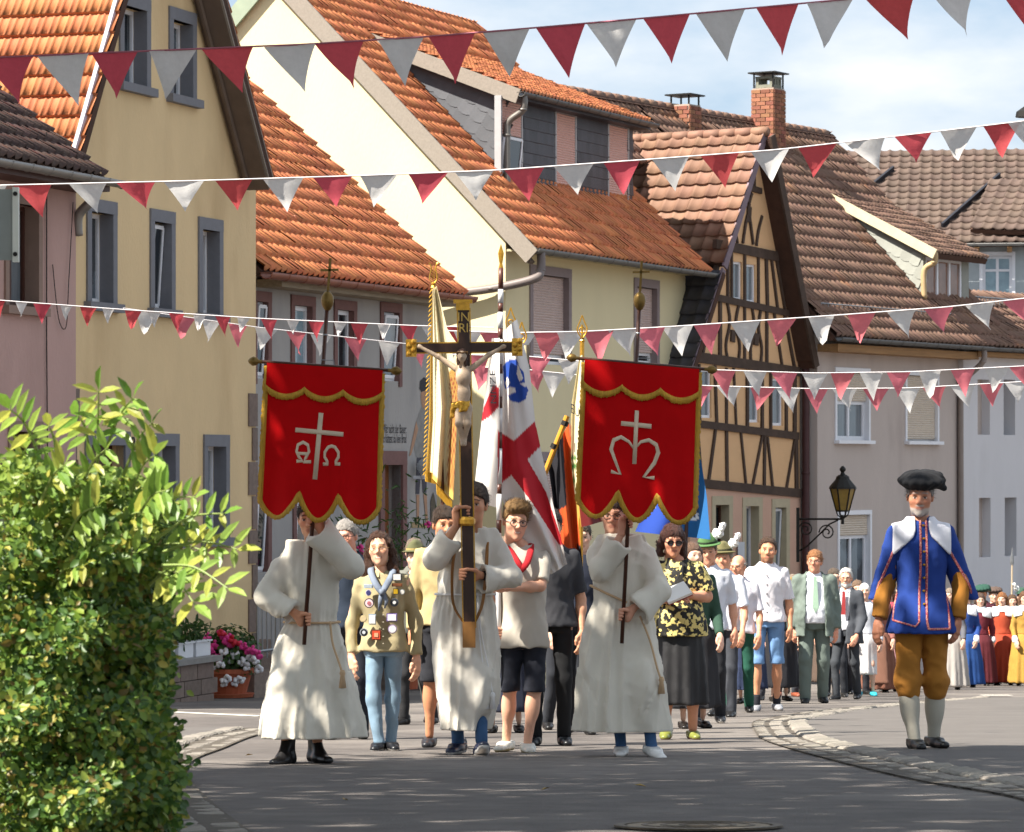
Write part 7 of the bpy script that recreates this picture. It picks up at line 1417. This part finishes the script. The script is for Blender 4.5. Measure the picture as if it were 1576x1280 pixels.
# ------------------------------------------------------------------ strings of pennants across the street
penR = M('pennant_red', '#bf4d54', rough=.85, var=.08, scale=12, bump=.2, bscale=140, trans=.45, rnd=.1); penW = M('pennant_white', '#cfccc9', rough=.85, var=.06, scale=12, bump=.2, bscale=140, trans=.3, rnd=.06); penP = M('pennant_faded_red', '#cf707a', rough=.85, var=.08, scale=12, trans=.3, rnd=.1); cordm = M('bunting_tape', '#d8d2d2', rough=.8, var=.05); cordr = M('bunting_tape_pink', '#b06a78', rough=.8, var=.05)
def pennant_mesh(kind, mat):
    rs = np.random.RandomState(kind); n = 7; vs = []; fs = []; idx = {}; tipx = rs.uniform(-.22, .3); bow = rs.uniform(.05, .22); tw = rs.uniform(-.3, .3)
    for j in range(n + 1):
        v = j / n; k = n - j
        for i in range(k + 1):
            u = (i / k if k else .5) - .5; wd = (1 - v) ** 1.12; x = u * wd + tipx * v ** 1.4; y = bow * math.sin(v * 2.4) * .5 + tw * u * v + .07 * math.sin(v * 7 + kind) * (.4 - abs(u)) + .05 * math.sin(u * 9 + kind) * v; idx[j, i] = len(vs); vs.append((x, y, -v * (1 - .04 * kind % .1)))
    for j in range(n):
        for i in range(n - j):
            fs.append((idx[j, i], idx[j + 1, i], idx[j, i + 1]))
            if i < n - j - 1: fs.append((idx[j, i + 1], idx[j + 1, i], idx[j + 1, i + 1]))
    m = MB(); m.add(vs, fs); return m.mesh('pennant', mat, smooth=True)
PM = {(k, m.name): pennant_mesh(k, m) for k in range(9) for m in (penR, penW, penP)}
def bunting(label, line, Y0, Y1, pens, wpx, hpx, tape=cordm, reds=penR, tr=.009):
    """line: picture points; pens: (picture x, colour letter[, width factor, height factor])"""
    xs = [q[0] for q in line]; ys = [q[1] for q in line]; dep = lambda x: Y0 + (Y1 - Y0) * (x - xs[0]) / (xs[-1] - xs[0]); at = lambda x: P(x, np.interp(x, xs, ys), dep(x))
    o = at(xs[0]); root = empty('bunting', o); tag(root, label, 'bunting', 'strings of red and white pennants')
    pts = [at(x) - o for x in np.linspace(xs[0], xs[-1], 40)]; m = MB(); m.tube(smoothp(pts, 2), tr, 5, flat=.6); m.build('tape', tape, root)
    for k, q in enumerate(pens):
        mat = {'r': reds, 'w': penW, 'p': penP}[q[1]]; x = q[0]; Y = dep(x); a = at(x - 6); b = at(x + 6); t = (b - a).normalized(); fw, fh_ = (q[2] if len(q) > 2 else 1.), (q[3] if len(q) > 3 else 1.)
        ob = link('pennant', PM[(k * 5 + int(x)) % 9, mat.name], root); ob.location = at(x) - o + Vector((0, 0, -.003)); ob.scale = (wpx * fw * Y / FPX * random.uniform(.95, 1.05), .28, hpx * fh_ * Y / FPX * random.uniform(.93, 1.07)); ob.rotation_euler = (random.uniform(-.12, .12), -math.asin(t.z), math.atan2(t.y, t.x) + random.uniform(-.2, .2))
def alt(xs, first='r', fade=None): return [(x, ('r' if (i % 2 == 0) == (first == 'r') else 'w') if not fade or not ((i % 2 == 0) == (first == 'r')) else fade) for i, x in enumerate(xs)]
bunting('nearest bunting string with the largest pennants along the top of the picture', [(-160, 92), (0, 88), (185, 80), (470, 68), (660, 56), (830, 42), (1000, 27), (1160, 12), (1320, -3), (1500, -21), (1720, -45)], 20, 21.5, alt([-70, 12, 97, 176, 266, 350, 446, 522, 617, 695, 779, 863, 941, 1026, 1109, 1196, 1277, 1370, 1466, 1570], 'w'), 76, 78, cordr)
bunting('second bunting string crossing in front of roofs and upper windows', [(-120, 288), (0, 285), (300, 278), (560, 270), (760, 262), (1000, 245), (1200, 230), (1400, 207), (1576, 186), (1700, 170)], 27, 28, alt([-90, -20, 50, 135, 209, 283, 360, 436, 512, 583, 659, 730, 807, 883, 957, 1032, 1108, 1185, 1258, 1331, 1405, 1475, 1542, 1580, 1650], 'r'), 60, 50)
bunting('small-pennant bunting string across the pink and yellow walls', [(-80, 457), (0, 462), (200, 477), (400, 490), (640, 501), (760, 504)], 33, 35, [(x, c, .75 if c == 'w' else 1., .75 if c == 'w' else 1.) for x, c in alt([-5, 33, 65, 102, 136, 167, 205, 238, 272, 307, 343, 375, 414, 451, 487, 524, 553, 591, 629, 658, 700], 'r')], 27, 32)
bunting('shaded bunting string running behind the small one to the grey house', [(190, 474), (330, 494), (400, 504), (500, 515), (645, 531), (720, 538)], 41, 44, alt([226, 284, 325, 366, 410, 456, 494, 547, 599, 645, 690], 'w'), 38, 36, reds=penP)
bunting('bunting string from the crucifix over the half-timbered gable to the dormer', [(690, 509), (780, 512), (900, 510), (1040, 502), (1200, 491), (1300, 484), (1460, 472), (1576, 459), (1680, 448)], 30, 31.5, alt([720, 762, 802, 845, 878, 921, 959, 999, 1043, 1089, 1147, 1203, 1264, 1326, 1387, 1445, 1508, 1566, 1625], 'w', 'r'), 48, 46, reds=penP)
bunting('upper of two low bunting strings before the rose-grey house', [(690, 545), (810, 548), (900, 556), (1100, 569), (1250, 574), (1400, 572), (1576, 563), (1660, 558)], 38, 39, alt([735, 785, 829, 878, 1113, 1162, 1207, 1254, 1297, 1341, 1383, 1431, 1482, 1535, 1572, 1620], 'r'), 40, 43, reds=penP)
bunting('lowest bunting string before the rose-grey house', [(690, 562), (815, 569), (900, 578), (1075, 593), (1250, 598), (1400, 597), (1576, 587), (1660, 582)], 41, 42, alt([745, 785, 822, 852, 1079, 1122, 1174, 1213, 1256, 1300, 1348, 1397, 1438, 1482, 1526, 1565, 1610], 'r'), 40, 38, reds=penP)

# ------------------------------------------------------------------ planting
def leaf_arrays(n, base, normals, size, asp=.5, fold=.18, rs=RNG):
    """leaf blades: 6 vertices, 4 triangles as 2 quads folded along the midrib"""
    d = rs.normal(size=(n, 3)); nn = normals / np.linalg.norm(normals, axis=1, keepdims=True); d -= nn * (d * nn).sum(1, keepdims=True); d /= np.linalg.norm(d, axis=1, keepdims=True); s = np.cross(nn, d); L_ = size[:, None]
    pts = [(0, 0, 0), (.35, asp * .5, fold), (.75, asp * .36, fold * .6), (1, 0, -.1), (.75, -asp * .36, fold * .6), (.35, -asp * .5, fold)]
    V = np.stack([base + d * L_ * a + s * L_ * b + nn * L_ * c * .5 for a, b, c in pts], 1); F = np.array([(0, 1, 2, 3), (0, 3, 4, 5)]); return V, (F[None] + (np.arange(n) * 6)[:, None, None]).reshape(-1, 4)
leafM = M('leaf_green', (1, 1, 1), rough=.45, attr='Col', var=.12, scale=20, trans=.35, spec=.4)
def leaf_obj(name, parent, V, F, cols, o): ob = link(name, meshnp(name, (V - np.array(o)[None, None]).reshape(-1, 3), F, leafM, smooth=False, cols=np.repeat(cols, 6, 0)), parent); return ob
# the hedge in the foreground
hb_ = gnd(80, 1290); YH = 12.0; ho = Vector((-1.75, YH, gz(YH))); hedge = empty('hedge', ho); tag(hedge, 'tall leafy hedge with yellow-green leaves filling the lower picture corner', 'hedge')
bx = [580, 640, 665, 700, 760, 800, 850, 900, 1000, 1100, 1180, 1280, 1400]; bv = [-60, 40, 190, 225, 262, 300, 275, 262, 268, 262, 285, 275, 270]
rs = np.random.RandomState(5); n = 38000; pyv = rs.uniform(605, 1400, n); edge = np.interp(pyv, bx, bv) + rs.normal(0, 10, n) - 12
top = np.interp(np.arange(-200, 400), [-200, 0, 40, 90, 130, 200, 260, 300, 400], [680, 700, 690, 715, 720, 720, 755, 795, 860])
pxv = edge - np.abs(rs.normal(0, 1, n)) ** 1.1 * 150 - rs.uniform(0, 60, n) * 0; okm = (pxv > -260) & (pyv > np.interp(pxv, np.arange(-200, 400), top) + rs.uniform(0, 25, n)); pxv, pyv = pxv[okm], pyv[okm]; n = len(pxv)
inn = np.clip((np.interp(pyv, bx, bv) - pxv) / 150, 0, 1); dep = YH + .55 - .75 * np.sqrt(np.clip(inn, 0, 1)) + rs.uniform(-.05, .55, n) ** 1 + .12 * np.sin(pxv * .03 + pyv * .021) + .1 * np.sin(pyv * .05)
base = np.stack([(pxv - CXP) / FPX * dep, dep, (HYP - pyv) / FPX * dep], 1); nrm = rs.normal(0, .55, (n, 3)) + np.array((.15, -.75, .55)); size = rs.uniform(.018, .046, n)
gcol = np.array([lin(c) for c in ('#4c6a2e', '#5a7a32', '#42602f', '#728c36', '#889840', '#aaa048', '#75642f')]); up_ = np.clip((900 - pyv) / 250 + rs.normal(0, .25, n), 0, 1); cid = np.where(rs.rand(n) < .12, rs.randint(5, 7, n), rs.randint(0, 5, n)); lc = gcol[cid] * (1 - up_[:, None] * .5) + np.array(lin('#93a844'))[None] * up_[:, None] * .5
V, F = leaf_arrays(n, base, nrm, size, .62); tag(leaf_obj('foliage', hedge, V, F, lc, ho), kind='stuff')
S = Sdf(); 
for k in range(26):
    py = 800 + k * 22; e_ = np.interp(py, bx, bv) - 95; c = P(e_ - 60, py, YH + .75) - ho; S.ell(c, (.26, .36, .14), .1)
S.ell(P(60, 1060, YH + .8) - ho, (.35, .4, .62), .1); S.ell(P(-120, 1040, YH + .8) - ho, (.4, .4, .66), .1); v, f = S.mesh(.05, 2); link('dark_core', meshnp('dark_core', v, f, M('hedge_inner', '#1d2412', rough=1, var=.4, scale=30)), hedge)
m = MB()
for k in range(9): a = P(20 + k * 24, 1290, YH + .5) - ho; m.tube([a, a + Vector((random.uniform(-.1, .1), random.uniform(-.1, .1), .7)), a + Vector((random.uniform(-.2, .2), 0, 1.3))], [.02, .014, .006], 5)
m.build('stems', timber, hedge)
# elder sprays: every leaflet a leaf of its own
def leaflet_mesh(col, tag_):
    vs = [(0, 0, 0), (.3, .15, .05), (.65, .14, .04), (1, 0, -.06), (.65, -.14, .04), (.3, -.15, .05), (.5, 0, 0)]; me = meshnp('leaflet', vs, [(0, 1, 6, 6)], None) if False else MB().add(vs, [(0, 6, 1), (1, 6, 2), (2, 6, 3), (3, 6, 4), (4, 6, 5), (5, 6, 0)]).mesh('leaflet', M('elder_leaf_' + tag_, col, rough=.4, var=.12, scale=8, rnd=.2, trans=.4, spec=.5), smooth=False); return me
LM = [leaflet_mesh('#6a8a35', 'green'), leaflet_mesh('#8aa348', 'light'), leaflet_mesh('#a3a648', 'yellow')]
eld = empty('elder_shrub', P(150, 1290, 12.4)); eld.location.z = gz(12.4); tag(eld, 'elder shrub with bright pinnate leaves rising out of the hedge', 'shrub'); eo = eld.location
sprays = [((150, 720), (152, 600)), ((160, 700), (205, 612)), ((140, 700), (120, 640)), ((190, 730), (235, 650)), ((200, 760), (240, 700)), ((60, 700), (15, 630)), ((90, 720), (75, 655)), ((230, 800), (300, 765)), ((240, 830), (345, 790)), ((250, 850), (365, 845)), ((250, 870), (350, 905)), ((240, 880), (300, 930)), ((210, 800), (255, 755)), ((220, 850), (320, 850)), ((120, 760), (165, 690)), ((60, 780), (100, 715)), ((20, 760), (40, 690)), ((180, 820), (230, 790)), ((100, 830), (150, 780)), ((30, 850), (70, 800)), ((150, 890), (210, 850)), ((230, 900), (285, 885)), ((80, 900), (130, 870)), ((170, 650), (190, 640))]
for si, (a, b) in enumerate(sprays):
    Ys = 11.45 + .5 * random.random(); A_, B_ = P(*a, Ys + .25) - eo, P(*b, Ys) - eo; mid = A_.lerp(B_, .5) + Vector((0, 0, .03)); m = MB(); pts = smoothp([A_, mid, B_], 6); m.tube(pts, [.006 - .004 * i / (len(pts) - 1) for i in range(len(pts))], 5); m.build('stem', M('elder_stem', '#7a8a4a', rough=.5), eld)
    t = (B_ - A_).normalized(); sd = t.cross(Vector((.1, -1, .35))).normalized(); L0 = random.uniform(.085, .13)
    for k in range(9):
        if k == 8: q, dr, ln = B_, t, L0
        else: f_ = .35 + .2 * (k // 2); q = A_.lerp(B_, min(f_, .96)) + Vector((0, 0, .02 * math.sin(f_ * 3))); dr = (t * .55 + sd * (1 if k % 2 else -1) + Vector((0, -.2, -.12))).normalized(); ln = L0 * random.uniform(.75, 1.)
        o = link('leaflet', LM[random.choice((0, 1, 1, 2))], eld); z = (Vector((random.uniform(-.3, .3), -.75, .6))); z = (z - dr * z.dot(dr)).normalized(); y = z.cross(dr); o.matrix_local = Matrix(((dr.x * ln, y.x * ln, z.x * ln, q.x), (dr.y * ln, y.y * ln, z.y * ln, q.y), (dr.z * ln, y.z * ln, z.z * ln, q.z), (0, 0, 0, 1)))
# shade trees beside the road, out of the picture to the left
def shade_tree(x, y, h, cr_, n, label, seed, lean=0.):
    rs = np.random.RandomState(seed); o = Vector((x, y, gz(y))); r_ = empty('shade_tree', o); tag(r_, label, 'tree', 'trees beside the road'); m = MB(); m.tube([(-lean, 0, -.2), (-lean * .7, .1, h * .35), (.2, .3, h * .7)], [.3, .22, .12], 9)
    for k in range(8): a = k * .8; m.tube([(-lean * (.7 - .07 * k), .1, h * (.35 + .03 * k)), (1.2 * math.cos(a), 1.2 * math.sin(a), h * .6), (cr_[0] * .7 * math.cos(a), cr_[1] * .7 * math.sin(a), h * .8)], [.12, .08, .03], 6)
    m.build('trunk', timber, r_); cl = rs.normal(size=(70, 3)); cl /= np.linalg.norm(cl, axis=1, keepdims=True); cl *= rs.uniform(.2, 1, (70, 1)) ** .5; cl *= np.array((cr_[0], cr_[1], cr_[2])); cl[:, 2] += h * .8
    b = cl[rs.randint(0, 70, n)] + rs.normal(0, .55, (n, 3)); V, F = leaf_arrays(n, b, rs.normal(size=(n, 3)) + np.array((0, 0, .6)), rs.uniform(.16, .32, n), .7, rs=rs); cc = gcol[rs.randint(0, 5, n)]; tag(leaf_obj('crown', r_, V, F, cc, (0, 0, 0)), kind='stuff')
shade_tree(-6.6, 14.7, 9.5, (3.6, 4.0, 1.5), 6500, 'broad roadside tree shading the road near the hedge', 3)
shade_tree(-2.9, 19.3, 9.8, (3.4, 3.2, 1.4), 6000, 'broad roadside tree shading the front row', 4, 2.6)
shade_tree(-3.0, 12.6, 10.5, (3.4, 3.2, 1.4), 5500, 'tall roadside tree shading the pavement corner', 6, 1.2)
# geranium planter
pot = empty('flower_planter', Vector(P(350, 1067, 48.6))); pot.location.z = gz(48.6) + .02; tag(pot, 'terracotta planter with pink, red and white geraniums by the steps', 'planter')
terra = M('terracotta', '#a5583a', rough=.8, var=.15, scale=8); m = MB(); m.lathe([(.24, 0), (.33, .32), (.36, .32), (.36, .38), (.3, .38)], n=20); m.build('pot', terra, pot); m = MB(); m.lathe([(.34, .0), (.36, .05), (.3, .05)], n=20); m.build('saucer', terra, pot)
rs = np.random.RandomState(9); n = 1500; b = rs.normal(size=(n, 3)); b /= np.linalg.norm(b, axis=1, keepdims=True); b *= rs.uniform(.5, 1, (n, 1)) * np.array((.44, .4, .42)); b += np.array((0, 0, .55)); b = b[b[:, 2] > .22]; n = len(b); V, F = leaf_arrays(n, b, b - np.array((0, 0, .4)) + rs.normal(0, .15, (n, 3)), rs.uniform(.05, .09, n), .9); tag(leaf_obj('leaves', pot, V, F, gcol[rs.randint(0, 3, n)] * .8, (0, 0, 0)), kind='stuff')
def bloom_mesh(mat, seed):
    rs = np.random.RandomState(seed); S = Sdf()
    for k in range(12): d = rs.normal(size=3); d /= np.linalg.norm(d); S.ell(d * .04, .024, .006)
    v, f = S.mesh(.011, 0); return meshnp('bloom', v, f, mat, smooth=False)
bl_ = {c: bloom_mesh(M('bloom_' + c, h, rough=.6, var=.15, scale=30), i) for i, (c, h) in enumerate((('pink', '#d63a86'), ('white', '#e6e4e4'), ('red', '#b8142c')))}
for c, lst in (('pink', [(315, 990), (322, 1000), (312, 1002), (330, 992), (345, 985), (355, 990), (335, 1013), (328, 1008), (390, 1000), (398, 1008), (380, 1000), (372, 993), (318, 980), (340, 975), (350, 980)]), ('red', [(342, 975), (357, 984), (364, 990), (318, 992)]), ('white', [(345, 1003), (350, 1015), (362, 1008), (372, 1018), (340, 1022), (385, 1012), (393, 1015), (350, 1045), (370, 1045), (362, 1050), (322, 1050), (344, 1050), (379, 1025), (330, 1030), (398, 1030)])):
    for x, y in lst: o = link('bloom', bl_[c], pot); q = P(x, y, 48.25) - pot.location; o.location = (q.x, -.36 + random.uniform(-.05, .08), q.z); o.rotation_euler = (random.random() * 3, random.random() * 3, 0); o.scale = (1.1,) * 3
# steps with railing, stone wall and white planters in front of the yellow house
mw = yh.e.matrix_world
sw_ = empty('stone_wall', mw @ Vector((yh.hit(262, 1020, -1.)[0], -1.0, 0)), yh.e.rotation_euler.z); tag(sw_, 'low stone wall with slab top beside the geranium planter', 'wall')
for r_ in range(3):
    for k in range(4): MB().box(-1.35 + k * .55 + (r_ % 2) * .12, -1.35 + k * .55 + .53 + (r_ % 2) * .12, -.25, .25, -.15 + r_ * .2, -.15 + r_ * .2 + .19).build('stone', sand, sw_)
MB().box(-1.4, 1., -.3, .3, .45, .52).build('slab', M('slab_stone', '#8a8782', rough=.85, var=.15, bump=.3), sw_)
for k, (lx, lab) in enumerate(((-.45, 'white plastic planter trough nearest the hedge on the stone wall'), (.15, 'white plastic planter trough in the middle of the stone wall'), (.72, 'white plastic planter trough nearest the geraniums on the stone wall'))):
    q = sw_.matrix_world if False else Matrix.Translation(sw_.location) @ Matrix.Rotation(yh.e.rotation_euler.z, 4, 'Z'); t = empty('planter_trough', q @ Vector((lx, -.05, .522)), yh.e.rotation_euler.z); tag(t, lab, 'planter', 'white planter troughs'); m = MB(); m.box(-.24, .24, -.1, .1, 0, .18); m.box(-.26, .26, -.12, .12, .18, .2); m.build('trough', M('plastic_white', '#d4d6da', rough=.5, var=.04), t)
    rs = np.random.RandomState(20 + k); n = 160; b = rs.uniform(-1, 1, (n, 3)) * np.array((.22, .1, .12)) + np.array((0, 0, .3)); V, F = leaf_arrays(n, b, rs.normal(size=(n, 3)) + np.array((0, 0, .5)), rs.uniform(.07, .14, n), .3); tag(leaf_obj('leaves', t, V, F, gcol[rs.randint(0, 3, n)] * .7, (0, 0, 0)), kind='stuff')
rl = empty('stair_railing', mw @ Vector((4.0, -.9, 0)), yh.e.rotation_euler.z); tag(rl, 'galvanised stair railing with slim bars before the yellow house', 'railing')
for k in range(14): x = k * .17; m = MB(); m.tube([(x, 0, .35), (x, 0, 1.35 - .0 * k)], .012 if k % 4 else .02, 5); m.build('bar', steel, rl)
for z in (.45, 1.35): m = MB(); m.tube([(0, 0, z), (2.25, 0, z)], .02, 6); m.build('rail', steel, rl)
m = MB(); m.tube([(2.25, 0, 1.35), (3.2, 0, .6)], .02, 6); m.build('handrail', steel, rl)
for k in range(3): MB().box(4. + .0, 6.1, -.85 + k * .28, -.57 + k * .28, -1, -.05 + k * .18 + .2).build('step', sand, yh.e)
# oleander by door number 20
def flowering(label, px, py, Y, r_, h, col, seed):
    o = P(px, py, Y); o.z = gz(Y) + .05; e_ = empty('oleander', o); tag(e_, label, 'shrub', 'oleanders by the grey house'); rs = np.random.RandomState(seed); n = 420; b = rs.normal(size=(n, 3)) * np.array((r_ * .5, r_ * .45, h * .22)) + np.array((0, 0, h * .68)); V, F = leaf_arrays(n, b, rs.normal(size=(n, 3)) + np.array((.2, -.3, .4)), rs.uniform(.1, .18, n), .22); tag(leaf_obj('leaves', e_, V, F, gcol[rs.randint(0, 3, n)] * .75, (0, 0, 0)), kind='stuff')
    for k in range(14): ob = link('bloom', bl_['pink'], e_); ob.location = (rs.normal() * r_ * .5, rs.normal() * r_ * .4 - .1, h * .75 + rs.normal() * h * .15); ob.scale = (.9,) * 3
    m = MB()
    for k in range(6): m.tube([(0, 0, 0), (rs.normal() * .1, rs.normal() * .1, h * .4), (rs.normal() * r_ * .5, rs.normal() * r_ * .4, h * .8)], [.02, .014, .006], 5)
    m.build('stems', M('elder_stem', '#7a8a4a'), e_); MB().lathe([(.2, 0), (.26, .4), (.22, .4)], n=14).build('pot', terra, e_)
flowering('potted oleander with pink flowers beside the door of number 20', 622, 1060, 54.5, .5, 2.5, 'pink', 31); flowering('potted oleander with pink flowers behind the scout', 552, 1060, 52.8, .4, 2.4, 'pink', 32)
